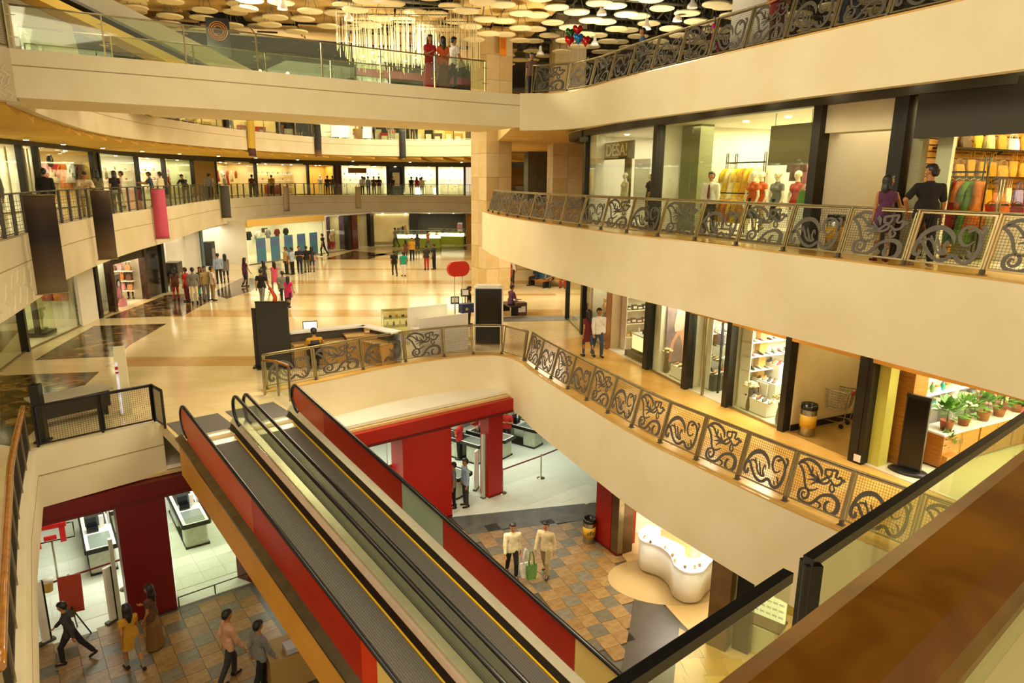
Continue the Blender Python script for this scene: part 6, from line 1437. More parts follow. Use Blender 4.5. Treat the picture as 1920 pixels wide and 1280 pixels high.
# green kiosk
def kiosk(px, py, w, label, rz):
    x, y = P(px, py, L1); o = thing('kiosk_counter', label, 'counter', (x, y, L1), rz, 'green kiosks')
    mb = MB(); mb.box((0, 0, .4), (w, .9, .8), bev=.15); mb.build('lime_base', mat('lime_laminate', '#98a81e', .45, col2='#8c9c18', scale=1), o)
    bxs(o, 'lit_tray', mat('lit_tray', '#eef0c8', .4, emit='#fff6c8', estr=1.6), ((0, 0, .95), (w - .1, .8, .3)))
    mb = MB(); mb.box((0, .1, 1.28), (w - .1, .6, .36), ty=.6); mb.build('glass_hood', M_gglass, o); bxs(o, 'hood_shelf', M_steel, ((0, .3, 1.48), (w, .4, .04)))
    for i in range(6): mb = MB(); mb.lathe([(.12, 0), (.16, .06), (.05, .12)], (-w * .4 + w * .16 * i, 0, 1.1), 10); mb.build('cake', gm(['cream', 'red', 'brown', 'pink', 'yellow', 'orange'][i]), o)
kiosk(784, 462, 4.3, 'lime green curved kiosk counter with a lit cake tray at the far end', .1); kiosk(836, 458, 3.6, 'second lime green kiosk counter nearer the tall column', -.1)
x, y = P(838, 452, L1); o = thing('kiosk_canopy', 'lime and brown sloping kiosk canopy with price boards over the far counter', 'canopy', (x, y, L1), -.15)
mb = MB(); mb.add([(-3.0, 0, 3.6), (2.0, 0, 2.2), (2.0, 1.0, 2.2), (-3.0, 1.0, 3.6), (-3, 0, 4.0), (2, 0, 2.6), (2, 1, 2.6), (-3, 1, 4.0)], [(3, 2, 1, 0), (4, 5, 6, 7), (0, 1, 5, 4), (1, 2, 6, 5), (2, 3, 7, 6), (3, 0, 4, 7)]); mb.build('lime_roof', mat('lime_laminate', '#98a81e', .45), o)
bxs(o, 'menu_board', M_dark, ((.2, .5, 1.9), (3.4, .1, 1.0)))
for i in range(3): mb = MB(); mb.lathe([(.22, -.02), (.22, .02)], (0, 0, 0), 14); q = mb.build('price_disc', gm(['red', 'lilac', 'orange'][i]), o, (-.8 + .7 * i, .42, 2.1)); q.rotation_euler = (PI / 2, 0, 0)
bxs(o, 'support', M_dark, ((1.9, .5, 1.1), (.1, .6, 2.2))); bxs(o, 'support', M_dark, ((-2.7, .5, 1.7), (.1, .6, 3.4)))
x, y = P(868, 455, L1); o = thing('drinks_fridge', 'white drinks cooler with a dark lit front beside the far kiosk', 'cooler', (x, y, L1), -.1); bxs(o, 'body', M_whites, ((0, 0, 1.0), (1.5, .8, 2.0))); bxs(o, 'dark_picture', gm('maroon'), ((.1, -.41, .7), (1.0, .03, .9))); bxs(o, 'lit_shelf', gm('pink'), ((.1, -.41, 1.6), (1.2, .03, .5)))

# ---------------- upper left shops
SHOP2L = offset(RIM2L, 4.2); HU = 2.75
mb = MB(); mb.ribbon(SHOP2L, L2 + HU, L2 + 3.5, .3, off=-.05); struct('wall_upper_left_header', 'dark band above the curved row of upper left shops', 'fascia', mb, M_hdr)
cols = ['white', 'cream', 'gold', 'black', 'red', 'grey', 'brown', 'orange', 'pink', 'yellow']
UP = [(-45, 42, 'pale shop with wavy panels at the left end of the upper gallery', 'white', 'm', 130), (44, 72, 'narrow upper shop with a patterned white panel', 'white', 'g', 100), (76, 176, 'upper left shop with a round clock and clothes', 'cream', 'g', 130), (180, 186, 'dark pier between two upper left shops', 'dark', '', 0), (190, 258, 'very bright white upper left shop', 'white', 'j', 210), (266, 308, 'bright blank upper left shop', 'white', 'b', 190), (315, 362, 'upper left shop with pale green frosted front', 'green', 'g', 100), (363, 405, 'closed plain tan upper left shop front', 'tan', '', 0), (409, 480, 'warm upper left shop with red dresses', 'cream', 'g', 150), (482, 578, 'warm wide upper left shop with shelves of shoes', 'cream', 'b', 165), (580, 628, 'upper shop with a yellow jamb and a green poster', 'gold', 'm', 120), (630, 638, 'dark red pier of the upper gallery', 'red', '', 0), (640, 727, 'bright upper shop with hanging ornaments at the back', 'white', 'j', 210), (728, 757, 'dark recess with a small poster in the upper gallery', 'dark', '', 7), (758, 820, 'bright upper shop with glowing jar shelves', 'white', 'j', 200), (821, 872, 'cool white upper shop beside the tall column', 'white', 'b', 210)]
wcol = {'white': M_white, 'cream': mat('warm_wall', '#e8c98c', .6, bump=.02), 'dark': M_dark, 'green': mat('sage_wall', '#c9cb98', .5, bump=.02), 'tan': mat('tan_panel', '#c0a055', .6, bump=.02), 'gold': mat('gold_wall', '#c59838', .5, bump=.02), 'red': mat('wine_wall', '#6c2436', .5, bump=.02)}
SH = {}
for k, (pa, pb, lb_, wc, kind, e) in enumerate(UP):
    b = bay_px(SHOP2L, L2, pa, pb, 1.7)
    b.shell(lb_, HU, 3.0 if e else .5, light=e, panes=2 if b.w > 2 else 1, wall=wcol[wc], glass=bool(e) and kind != '', lamps=2 if b.w > 3 else 1, sides=(1, 1))
    if not e and kind == '': b.sub('front_panel', (b.w / 2, 0, HU / 2), (b.w, .1, HU), wcol[wc])
    b.post(b.w - .05, HU, .2, .25); SH[k] = b
    short = 'upper shop %s' % ('at the left end', 'with the patterned panel', 'with the clock', '', 'that is very bright', 'that is blank', 'with frosted front', '', 'with red dresses', 'with shoe shelves', 'with the yellow jamb', '', 'with ornaments', '', 'with jar shelves', 'by the tall column')[k]
    n = max(3, int(b.w * 1.5)) if kind else 0
    rb = b.right(b.w - .15, .2, 2.8) if k < 6 and e else b; wd = 2.5 if k < 6 else b.w - .3
    if kind == 'g':
        for i in range(n): c = cols[(i * 3 + k) % 10] if k != 8 else ['red', 'cream', 'orange', 'red', 'white'][i % 5]; garment(rb.at(wd * (i + .5) / n, .4 if k < 6 else 1.6, 2.1), rb.an + .3, c, '%s garment, %s from the left in the %s' % (c, nth(i), short), 'garments in the %s' % short, i % 3)
        mannequin(b.at(b.w * .3, .6, .02), b.an + PI, 'mannequin near the glass of the %s' % short, cols and ['white', 'grey', 'red', 'charcoal'][k % 4] if False else ['white', 'grey', 'red', 'charcoal'][k % 4], 'black')
    elif kind in 'jb' and kind:
        for r in range(3):
            o = thing('wall_shelf', '%s white shelf in %s' % (nth(r), short), 'shelf', rb.at(wd / 2 + .1, .4 if k < 6 else 2.4, .7 + .6 * r), rb.an); bxs(o, 'board', M_whites, ((0, 0, -.02), (wd, .35, .04))); mb = MB(); mb.bar((0, .15, -.2), (0, -.1, -.04), .04, .03); mb.build('bracket', M_steel, o)
            goods_row(rb, F_box if kind == 'b' else F_jar, cols, .2, wd, .35 if k < 6 else 2.35, .7 + .6 * r, max(4, int(wd * 1.8)), 'box' if kind == 'b' else 'jar', 'on %s shelf in the %s' % (nth(r), short), 'goods in the %s' % short)
        if kind == 'j': handbag(b.at(b.w * .5, .8, 1.4), b.an, 'black', 'black ornament bag hanging in the %s' % short, None, 0)
    elif kind == 'm': mannequin(b.at(b.w * .5, .8, .02), b.an + PI, 'pale mannequin standing in the %s' % short, 'white', 'white')
o = thing('wall_clock', 'round dark clock hanging in the upper left shop with clothes', 'clock', SH[2].at(SH[2].w * .38, .5, 2.2), SH[2].an); mb = MB(); mb.lathe([(.3, -.03), (.3, .03)], (0, 0, 0), 20); q = mb.build('dial', M_dark, o); q.rotation_euler = (PI / 2, 0, 0); mb = MB(); mb.bar((0, -.05, 0), (.12, -.05, .12), .03, .02); mb.bar((0, -.05, 0), (0, -.05, .2), .03, .02); mb.build('hands', M_whites, o)
for k in (0, 1):
    for i in range(4): SH[k].sub('wavy_panel', (SH[k].w * (.15 + .22 * i), .25, HU / 2), (.16, .05, HU - .2), gm('cream' if i % 2 else 'white'))
SH[9].sub('red_table', (SH[9].w * .4, 1.0, .45), (1.4, .6, .9), M_red); SH[12].sub('red_board', (SH[12].w * .35, .2, 2.3), (1.8, .06, .5), mat('brick_board', '#9a4a1e', .5)); SH[13].sub('poster', (SH[13].w * .5, -.08, 1.5), (.7, .05, 1.3), M_white)
# topmost far shops glimpsed under the bridge
SHOP3L = offset(RIM3L, 5.0)
for k, (pa, pb, wc, e) in enumerate(((330, 420, 'cream', 120), (424, 520, 'cream', 160), (522, 580, 'dark', 40), (584, 680, 'gold', 120), (684, 760, 'dark', 90), (764, 872, 'cream', 150))):
    b = bay_px(SHOP3L, L3, pa, pb, .6); nm = 'topmost far shop, %s from the left under the footbridge' % nth(k)
    b.shell(nm, 3.0, 2.5, light=e, panes=2, wall=wcol[wc], lamps=2); b.post(.05, 3, .25, .3)
    for i in range(5): c = cols[(i * 3 + k * 2) % 10]; carton(b.at(b.w * (.12 + .18 * i), 1.0 + .5 * (i % 2), .0), b.an, c, '%s display block, %s from the left in the %s topmost far shop' % (c, nth(i), nth(k)), 'display blocks in the topmost shops', (.7, .4, .9 + .3 * (i % 2)))
# ---------------- banners on the left gallery
def banner(px, w, z0, z1, label, c, grad=None, path=RIM2L, zr=L2, cols2=None):
    s = s_at_px(path, zr, px, .2); (x, y), a0 = along(path, s); an = math.atan2(-x, y) if path is RIM2L and y < 58 else a0
    k = .10 + w / 2 * abs(math.sin(an - a0)); x += math.sin(a0) * k; y -= math.cos(a0) * k
    o = thing('banner', label, 'banner', (x, y, z0), an, 'balcony banners'); H = z1 - z0
    if grad:
        m = bpy.data.materials.new('gradient_cloth'); m.use_nodes = True; nt = m.node_tree; bs = nt.nodes['Principled BSDF']; bs.inputs['Roughness'].default_value = .8
        tc = nt.nodes.new('ShaderNodeTexCoord'); sp = nt.nodes.new('ShaderNodeSeparateXYZ'); r = nt.nodes.new('ShaderNodeValToRGB'); mm = nt.nodes.new('ShaderNodeMath'); mm.operation = 'DIVIDE'; mm.inputs[1].default_value = H
        nt.links.new(tc.outputs['Object'], sp.inputs[0]); nt.links.new(sp.outputs[2], mm.inputs[0]); nt.links.new(mm.outputs[0], r.inputs[0]); nt.links.new(r.outputs[0], bs.inputs[0])
        while len(r.color_ramp.elements) < len(grad): r.color_ramp.elements.new(.5)
        for e, (p_, c_) in zip(r.color_ramp.elements, grad): e.position = p_; e.color = lin(c_)
    else: m = mat('banner' + c, c, .8, bump=.02)
    mb = MB(); n = 8; vs = []
    for i in range(n + 1):
        z = H * i / n; d = .02 * math.sin(i * .9)
        for sx in (-.5, .5): vs += [(sx * w, d - .008, z), (sx * w, d + .008, z)]
    fs = []
    for i in range(n):
        a = i * 4; fs += [(a, a + 2, a + 6, a + 4), (a + 3, a + 1, a + 5, a + 7), (a + 1, a, a + 4, a + 5), (a + 2, a + 3, a + 7, a + 6)]
    fs += [(0, 1, 3, 2), (n * 4, n * 4 + 2, n * 4 + 3, n * 4 + 1)]; mb.add(vs, fs, 0, True); mb.build('cloth', m, o)
    for z in (.02, H): mb = MB(); mb.tube([(-w / 2 - .03, 0, z), (w / 2 + .03, 0, z)], .018, 6); mb.build('rod', M_steel2, o)
BR = [(0, '#7a6a48'), (.18, '#5c452e'), (.6, '#1e120a'), (.85, '#3a2818'), (1, '#57442c')]
banner(46, .68, L2 - 1.55, L2 + 1.02, 'largest brown graded banner hanging nearest on the left gallery', '', BR)
banner(170, .62, L2 - 1.5, L2 + 1.0, 'second brown graded banner from the left on the gallery', '', BR)
banner(283, .6, L2 - 1.4, L2 + .95, 'rose pink banner on the left gallery', '#c8506a'); banner(411, .62, L2 - 1.25, L2 + .95, 'dark grey banner on the left gallery', '#4e4a46')
banner(535, .85, L2 - 1.25, L2 + .8, 'pale grey banner on the far gallery', '#c0ac82'); banner(671, .5, L2 - 1.2, L2 + .75, 'beige banner on the far gallery', '#c9b27c')
banner(468, .75, L3 - 1.6, L3 + .9, 'ochre banner with a brown foot on the topmost far gallery', '', [(0, '#4a2414'), (.2, '#4a2414'), (.22, '#c8a233'), (1, '#c8a233')], RIM3L, L3)
banner(594, .6, L3 - 1.4, L3 + .9, 'black banner with a brown foot on the topmost far gallery', '', [(0, '#8a5a22'), (.25, '#2a2018'), (1, '#221c14')], RIM3L, L3); banner(755, .5, L3 - 1.4, L3 + .9, 'narrow black banner on the topmost far gallery', '#2c2a24', None, RIM3L, L3)
# ================================================================ lowest floor: red-fronted store, slate tiles, white counter shop
STL = [(-13.2, 12.9), (-11.49, 14.4), (-9.76, 15.55), (-8.8, 16.2), (-7.38, 17.3), (-3.35, 20.45), (-2.0, 21.5)]
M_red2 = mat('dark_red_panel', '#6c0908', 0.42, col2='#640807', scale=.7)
# store floor
mb = MB(); mb.prism(STL + [P(848, 969, 0), P(1118, 942, 0), (3.3, 19.3), (12, 26), (8, 40), (-24, 40), (-24, 22)], -.02, .012)
sf = struct('floor_store', 'white tiled floor of the red fronted store', 'floor', mb, M_store)
# raised tiles near the front, one by one
tm = None; k = 0
def inside(p, poly):
    c = False; n = len(poly)
    for i in range(n):
        a, b = poly[i], poly[(i + 1) % n]
        if (a[1] > p[1]) != (b[1] > p[1]) and p[0] < (b[0] - a[0]) * (p[1] - a[1]) / (b[1] - a[1]) + a[0]: c = not c
    return c
SF = STL + [P(848, 969, 0), P(1118, 942, 0), (3.3, 19.3), (5, 23), (4, 27), (-1, 29), (-9, 24), (-16, 18)]
mb = MB(); mb.box((0, 0, .006), (.594, .594, .012)); TM = [mb.mesh('tile', mat('store_tile_%d' % i, c, .3, col2=d, scale=1.5)) for i, (c, d) in enumerate((('#e9ecdc', '#e2e6d4'), ('#e4e8d6', '#dde2ce'), ('#eef0e2', '#e6e9da')))]
an = .66; ca, sa = math.cos(an), math.sin(an)
for i in range(-30, 50):
    for j in range(-4, 16):
        x, y = -5 + (i * ca - j * sa) * .6, 19 + (i * sa + j * ca) * .6
        if k < 260 and all(inside((x + dx, y + dy), SF) for dx in (-.35, .35) for dy in (-.35, .35)) and not inside((x, y), [(-1.8, 20.6), (3, 20.0), (3.2, 18), (-2, 19)]): link('tile', TM[(i * 3 + j * 5) % 3], sf, (x, y, .012), an); k += 1
# slate floor tiles of the mall: tan and grey squares laid on the diagonal
FL = [o for o in bpy.data.objects if o.name == 'floor'][0]
SM = {}
for nm, c, d in (('tan', '#a3814e', '#8a6a3c'), ('tan2', '#997645', '#80602f'), ('grey', '#80765f', '#6b624e'), ('grey2', '#746b56', '#625a47')):
    mb = MB(); mb.box((0, 0, 0), (.452, .452, .03)); SM[nm] = mb.mesh('slate_tile', mat('slate_' + nm, c, .4, col2=d, scale=6, bump=.15, bscale=10, detail=7))
mt = 0
poly_r = [P(x, y, 0) for x, y in ((858, 990), (1118, 973), (1152, 1040), (1196, 1088), (1165, 1240), (1130, 1235))]
poly_l = [P(x, y, 0) for x, y in ((60, 1222), (470, 1095), (600, 1265), (560, 1300), (60, 1310))]
for nm, poly, lim, a in (('r', poly_r, 200, .42), ('l', poly_l, 98, .66)):
    cx = sum(p[0] for p in poly) / len(poly); cy = sum(p[1] for p in poly) / len(poly); n = 0; ca, sa = math.cos(a), math.sin(a); rng = []
    for i in range(-22, 23):
        for j in range(-22, 23):
            x, y = cx + (i * ca - j * sa) * .46, cy + (i * sa + j * ca) * .46
            if inside((x, y), poly): rng.append((math.hypot(i, j), i, j, x, y))
    for _, i, j, x, y in sorted(rng)[:lim]:
        key = ('grey', 'grey2')[(i + j) % 2] if (i + 2 * j) % 3 == 0 else ('tan', 'tan2')[(i * 5 + j * 3) % 2]
        link('slate_tile', SM[key], FL, (x, y, -.007 + .003 * ((i * 7 + j) % 3)), a)
# base slab between tiles is the slate floor itself; the plain grey bands
for nm, pl, m in (('threshold band', [(845, 970), (1117, 942), (1118, 972), (878, 1002)], M_slate), ('dark wedge', [(1196, 1088), (1275, 1165), (1262, 1290), (1160, 1290)], mat('brown_slate', '#4d4434', .4, col2='#453c2d', scale=3))):
    m2 = MB(); m2.prism([P(x, y, 0) for x, y in pl], -.02, .014); m2.build('stone_band', m, FL)
# shop floor of pale tan on the right
mb = MB(); mb.prism([P(1165, 1040, 0), P(1275, 1165, 0), P(1310, 1200, 0), (7.5, 12), (12, 14), (10, 22), (3.4, 20.5)], -.02, .013)
sh0 = struct('floor_counter_shop', 'pale tan floor of the white counter shop on the lowest level', 'floor', mb, mat('tan_vinyl', '#dcbb80', .3, col2='#d2b074', scale=.8))
mb = MB(); mb.prism([P(1262, 1170, 0), P(1310, 1200, 0), (7.5, 12), (7, 8), (3.5, 9), P(1255, 1280, 0)], -.02, .012)
wk0 = struct('floor_lower_walk', 'honey tiled floor on the lowest level at the bottom right', 'floor', mb, mat('lower_honey', '#c9a04a', .3, col2='#b98f3e', scale=1.2))
for i in range(12):
    for j in range(10):
        x, y = 3.9 + i * .5 + .2 * j * .3, 9.2 + j * .6
        if inside((x, y), [P(1262, 1175, 0), P(1305, 1200, 0), (7.3, 12), (6.9, 8.3), (3.8, 9), P(1260, 1275, 0)]): m2 = MB(); m2.box((0, 0, .004), (.49, .59, .008)); m2.build('floor_tile', mat('lower_honey_%d' % ((i + j) % 2), ('#cda552', '#c39946')[(i + j) % 2], .3, col2=('#bf9644', '#b58c3a')[(i + j) % 2], scale=1.2), wk0, (x, y, .012), .1)
# red front: beam and pillars
ZB = 3.2
def red_box(nm, label, pa, pb, z0, z1, th, m, cat):
    mb = MB(); an = math.atan2(pb[1] - pa[1], pb[0] - pa[0]); w = math.dist(pa, pb); mb.box((0, th / 2, (z0 + z1) / 2), (w, th, z1 - z0), bev=0)
    o = thing(nm, label, cat, ((pa[0] + pb[0]) / 2, (pa[1] + pb[1]) / 2, 0), an); o['kind'] = 'structure'; mb.build('panel', m, o); k = MB(); k.box((0, -.012, z0 + .04), (w, .02, .08)); k.build('shadow_gap', mat('maroon_line', '#5a0806', .5), o); return o
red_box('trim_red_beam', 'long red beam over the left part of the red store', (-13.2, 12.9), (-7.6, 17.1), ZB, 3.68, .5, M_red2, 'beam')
red_box('trim_red_beam', 'long red beam over the right part of the red store', (-7.6, 17.1), (.55, 23.4), ZB, 3.7, .5, M_red, 'beam')
mb = MB(); mb.prism([(-13.6, 12.9), (-7.6, 17.4), (.6, 23.7), (-.5, 25), (-14.5, 15)], 3.7, 3.78); struct('trim_red_ledge', 'tan ledge above the red beams', 'ledge', mb, M_soffR)
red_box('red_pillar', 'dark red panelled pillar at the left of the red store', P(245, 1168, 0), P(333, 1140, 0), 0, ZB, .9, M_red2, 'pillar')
red_box('red_pillar', 'widest bright red pillar behind the right moving walkway', (-3.45, 20.35), P(848, 968, 0), 0, ZB, .9, M_red, 'pillar')
red_box('red_pillar', 'slim red pillar between two glazed openings of the store', P(916, 935, 0), P(942, 926, 0), 0, ZB, .5, M_red, 'pillar')
red_box('red_pillar', 'dark red pillar where the curved balcony edge cuts the red store', P(1115, 1012, 0), P(1143, 1033, 0), 0, ZB, 1.0, mat('brown_red_panel', '#8a1408', .42, bump=.02), 'pillar')
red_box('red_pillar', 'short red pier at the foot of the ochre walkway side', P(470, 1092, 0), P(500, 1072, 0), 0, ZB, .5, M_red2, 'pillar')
red_box('bronze_pier', 'brown bronze pier right of the dark red pillar', P(1144, 1034, 0), P(1156, 1043, 0), 0, 3.4, .6, mat('bronze_pier', '#6d5232', .35, .5, col2='#5d4528', scale=2), 'pillar')
red_box('steel_pier', 'pale steel edge beside the bronze pier', P(1157, 1043, 0), P(1166, 1041, 0), 0, 3.1, .3, M_steel2, 'pillar')
# store shell: ceiling and back so the light stays in
mb = MB(); mb.prism([(-13.4, 13.2), (-7.6, 17.5), (.6, 23.9), (3.2, 20.2), (12, 26), (8, 40), (-24, 40), (-24, 22)], 3.8, 3.9); struct('ceiling_store', 'white ceiling of the red fronted store', 'ceiling', mb, M_white)
mb = MB(); mb.ribbon([(-24, 22), (-20, 30), (-6, 37), (8, 38), (12, 26)][::-1], 0, 3.8, .1); struct('wall_store_back', 'white back wall of the red fronted store', 'wall', mb, M_white)
for x, y, e in ((-11.5, 18.5, 420), (-7.5, 21.5, 400), (-3, 25, 260), (1.2, 26.5, 200)):
    l = area('store_light', (x, y, 3.7), 2.6, e * .5, COOL)
# glazing and guards
def guard(label, pa, pb, h=.28):
    o = thing('floor_guard', label, 'guard rail', (pa[0], pa[1], .012), math.atan2(pb[1] - pa[1], pb[0] - pa[0])); w = math.dist(pa, pb); mb = MB(); mb.tube([(0, 0, h), (w, 0, h)], .018, 6); mb.build('rail', M_hdr, o); bxs(o, 'glass_pane', M_glass, ((w / 2, .1, 1.2), (w, .012, 2.4)))
    for i in range(3): mb = MB(); mb.tube([(w * i / 2, 0, 0), (w * i / 2, 0, h)], .018, 6); mb.build('post', M_hdr, o)
guard('low steel floor guard before the glass right of the dark red pillar', P(336, 1138, 0), P(468, 1091, 0))
for px, py, lab in ((228, 1172, 'tall pale steel door post left of the dark red pillar'), (906, 934, 'tall pale steel door post beside the slim red pillar'), (444, 1030, 'slim white glazing post behind the ochre walkway side')):
    x, y = P(px, py, 0); o = thing('door_post', lab, 'post', (x, y, .01), .66); bxs(o, 'shaft', mat('pale_steel', '#c9cbb8', .35, .3, bump=.01), ((0, 0, 1.22), (.09, .12, 2.44))); bxs(o, 'foot', M_hdr, ((0, 0, .02), (.16, .18, .04)))
# checkout counters
M_ctr = mat('pale_green_steel', '#c5cbb4', .4, .1, col2='#b4baa2', scale=8)
def checkout(px, py, rz, label, L=2.9, bag=None):
    x, y = P(px, py, 0); o = thing('checkout_counter', label, 'checkout', (x, y, .012), rz, 'checkout counters')       # origin: near corner end, runs along +y
    mb = MB(); mb.box((0, .32, .40), (.66, .6, .76), bev=.05); mb.box((0, L - .8, .40), (.66, 1.2, .76), bev=.05); mb.build('body', M_ctr, o); bxs(o, 'kick_plate', M_dark, ((0, L / 2, .04), (.7, L, .06)))
    mb = MB(); mb.box((0, L / 2 - .1, .82), (.74, L, .08), bev=.04); mb.build('worktop', M_whites, o); bxs(o, 'packing_well', mat('well_steel', '#a9b5a8', .25, .5, bump=.01), ((0, .45, .865), (.56, .9, .02))); bxs(o, 'conveyor_belt', mat('conveyor_rubber', '#3c3a36', .6, bump=.02), ((0, L - .9, .868), (.54, 1.3, .02)))
    mb = MB(); mb.box((0, -.12, .82), (.80, .06, .12), bev=.02); mb.box((-.40, L / 2 - .1, .82), (.05, L, .12)); mb.box((.40, L / 2 - .1, .82), (.05, L, .12)); mb.build('bumper', M_dark, o)
    t = MB(); t.box((-.12, 1.15, .96), (.3, .28, .16)); q = t.build('till', M_black, o); t = MB(); t.box((-.14, 1.2, 1.15), (.3, .04, .24)); t.build('screen', mat('dead_screen', '#23262b', .2), q); t = MB(); t.box((.14, 1.3, 1.05), (.12, .12, .36)); t.build('card_reader', M_whites, o)
    mb = MB(); mb.tube([(.33, 1.4, .86), (.33, 1.4, 2.1)], .03, 8); q = mb.build('lamp_pole', M_whites, o); mb = MB(); mb.box((.33, 1.4, 2.2), (.3, .1, .3)); mb.build('lane_sign', M_whites, q)
    return o
checkout(197, 1075, .62, 'white checkout counter left of the dark red pillar', 3.0); checkout(372, 1026, .62, 'checkout counter seen through the glass right of the dark red pillar', 3.0)
checkout(868, 932, .95, 'checkout counter behind the man in the light blue shirt', 2.6); checkout(1010, 838, .95, 'checkout counter with a till behind the rope barrier', 2.9); checkout(952, 858, .95, 'half hidden checkout counter beside the slim red pillar', 2.0); checkout(232, 1000, .62, 'second white checkout counter farther back at the left', 2.6); checkout(905, 868, .95, 'checkout counter deeper in the store between the red pillars', 2.4)
# security gates, rope barriers
def gate(px, py, label, rz=.66, h=1.5, w=.32):
    x, y = P(px, py, 0); o = thing('security_gate', label, 'security gate', (x, y, .012), rz, 'security gates'); mb = MB(); mb.box((0, 0, h / 2 + .05), (w, .08, h), bev=.03); mb.build('panel', M_white, o); bxs(o, 'black_edge', M_black, ((w / 2, 0, h / 2 + .05), (.03, .09, h))); bxs(o, 'foot', M_hdr, ((0, 0, .03), (.38, .14, .06)))
gate(893, 918, 'white security gate beside the slim red pillar', 1.3); gate(213, 1165, 'slim security gate post left of the dark red pillar', 1.15, 1.5, .2); gate(88, 1205, 'slim security gate post at the left edge of the store entrance', 1.05, 1.6, .2)
def rope(pts, label):
    o = thing('rope_barrier', label, 'barrier', (*pts[0], .012), 0, 'rope barriers')
    for p in pts: mb = MB(); q = (p[0] - pts[0][0], p[1] - pts[0][1], 0); mb.lathe([(.16, 0), (.16, .02), (.03, .04), (.028, .9), (.04, .92), (.04, .98), (.02, 1.0)], q, 12); mb.build('post', M_steel, o)
    for a, b in zip(pts, pts[1:]): mb = MB(); mb.bar((a[0] - pts[0][0], a[1] - pts[0][1], .93), (b[0] - pts[0][0], b[1] - pts[0][1], .93), .02, .05); mb.build('red_belt', mat('maroon_belt', '#7a1a22', .6, bump=.02), o)
rope([P(942, 925, 0), P(1014, 897, 0), P(1085, 866, 0)], 'red belt barrier on steel posts before the checkouts right of the slim red pillar')
rope([P(60, 1170, 0), P(138, 1140, 0), P(236, 1105, 0)], 'red belt barrier across the store entrance at the lower left')
# easel board, arrow sign, round sign
x, y = P(142, 1190, 0); o = thing('easel_board', 'blank red board on a black tripod easel at the store entrance', 'easel', (x, y, .012), .45)
mb = MB(); mb.box((0, 0, 1.05), (.5, .04, .95)); q = mb.build('board', mat('rust_red_board', '#a3330e', .55, bump=.02), o); q.rotation_euler = (-.18, 0, 0)
for a, b in (((-.3, -.15, 0), (0, 0, .75)), ((.35, -.1, 0), (0, 0, .75)), ((0, .35, 0), (0, .05, .75))): mb = MB(); mb.tube([a, b], .018, 6); mb.build('leg', M_black, o)
bxs(o, 'bracket', mat('bronze_vase', '#5d5233', .35), ((0, 0, .62), (.12, .08, .2)))
x, y = P(118, 1160, 0); o = thing('collection_bucket', 'cream and yellow bucket hanging beside the red easel board', 'bucket', (x - .1, y - .2, .95), 0); mb = MB(); mb.lathe([(.10, 0), (.13, .26), (.14, .28)], n=16); mb.build('yellow_pail', mat('pail_yellow', '#c9a020', .5, bump=.01), o); mb = MB(); mb.lathe([(.145, .27), (.15, .31), (.02, .35)], n=16); mb.build('cream_lid', M_white, o)
x, y = P(108, 1085, 0); o = thing('arrow_sign', 'red block letter sign with a black frame standing in the store at the lower left', 'sign', (x, y, .012), .55)
mb = MB(); mb.box((0, 0, 1.62), (.78, .06, .13)); mb.box((-.32, 0, 1.32), (.14, .06, .6)); mb.box((.28, 0, 1.36), (.14, .06, .52)); mb.box((-.02, 0, 1.28), (.3, .06, .12)); mb.build('red_letters', mat('sign_red', '#d8140e', .4, bump=.01), o)
mb = MB(); mb.tube([(-.5, .06, 1.15), (.55, .06, 1.15), (.55, .06, 1.6), (.4, .06, 1.6)], .02, 6); mb.build('black_frame', M_black, o); mb = MB(); mb.tube([(0, .06, 0), (0, .06, 1.15)], .025, 6); mb.build('stand_pole', M_steel, o)
x, y = P(735, 985, 0); o = thing('round_sign', 'round red sign with a white numeral hanging beyond the right walkway', 'sign', (x - .2, y + .6, 1.2), .66); mb = MB(); mb.box((0, 0, .3), (.6, .06, .75), bev=.02); mb.lathe([(.3, -.03), (.3, .03)], (0, 0, 0), 24)
q = mb.build('red_board', mat('sign_red', '#d8140e', .4), o); text('0', .4, (0, -.05, .3), o, M_whites); mb = MB(); mb.tube([(0, 0, .67), (0, 0, 1.5)], .012, 5); mb.build('hanger', M_steel, o)
# goods behind the checkouts
for i in range(10): x, y = P(850 + 20 * i, 800 - 3 * i, 0); carton((x, y, .012), .9, ['white', 'grey', 'red', 'yellow', 'black', 'white', 'green', 'grey', 'red', 'white'][i], '%s stock box, %s from the left behind the checkouts' % (['white', 'grey', 'red', 'yellow', 'black', 'white', 'green', 'grey', 'red', 'white'][i], nth(i)), 'stock boxes behind the checkouts', (.5, .5, .8 + .2 * (i % 3)))
x, y = P(912, 850, 0); trolley((x, y, .012), 1.0, 'shopping trolley in the store between the two right red pillars', None)
# white counter shop
WC = [(3.45, 20.4), (6.4, 21.5)]
mb = MB(); mb.box((0, 0, 1.6), (3.6, .1, 3.2)); cw = tag(mb.build('wall_counter_shop', M_white, None, (5.0, 20.6, 0), .22), 'cream back wall of the white counter shop', 'wall', None, 'structure')
mb = MB(); mb.box((0, 0, 1.6), (8, .1, 3.2)); tag(mb.build('wall_counter_shop', M_white, None, (8.7, 18.0, 0), -.95), 'cream right wall of the white counter shop', 'wall', None, 'structure')
mb = MB(); mb.prism([(3.4, 19.2), (3.4, 20.6), (9, 22), (12, 14), (6.5, 13.2), (4.6, 15.6)], 3.0, 3.1); struct('ceiling_counter_shop', 'white ceiling of the white counter shop', 'ceiling', mb, M_white)
area('counter_shop_light', (6.0, 17.8, 2.95), 2.2, 190, SHOPW); area('counter_shop_light', (4.9, 17.9, 2.9), .8, 60, (1, .95, .85))
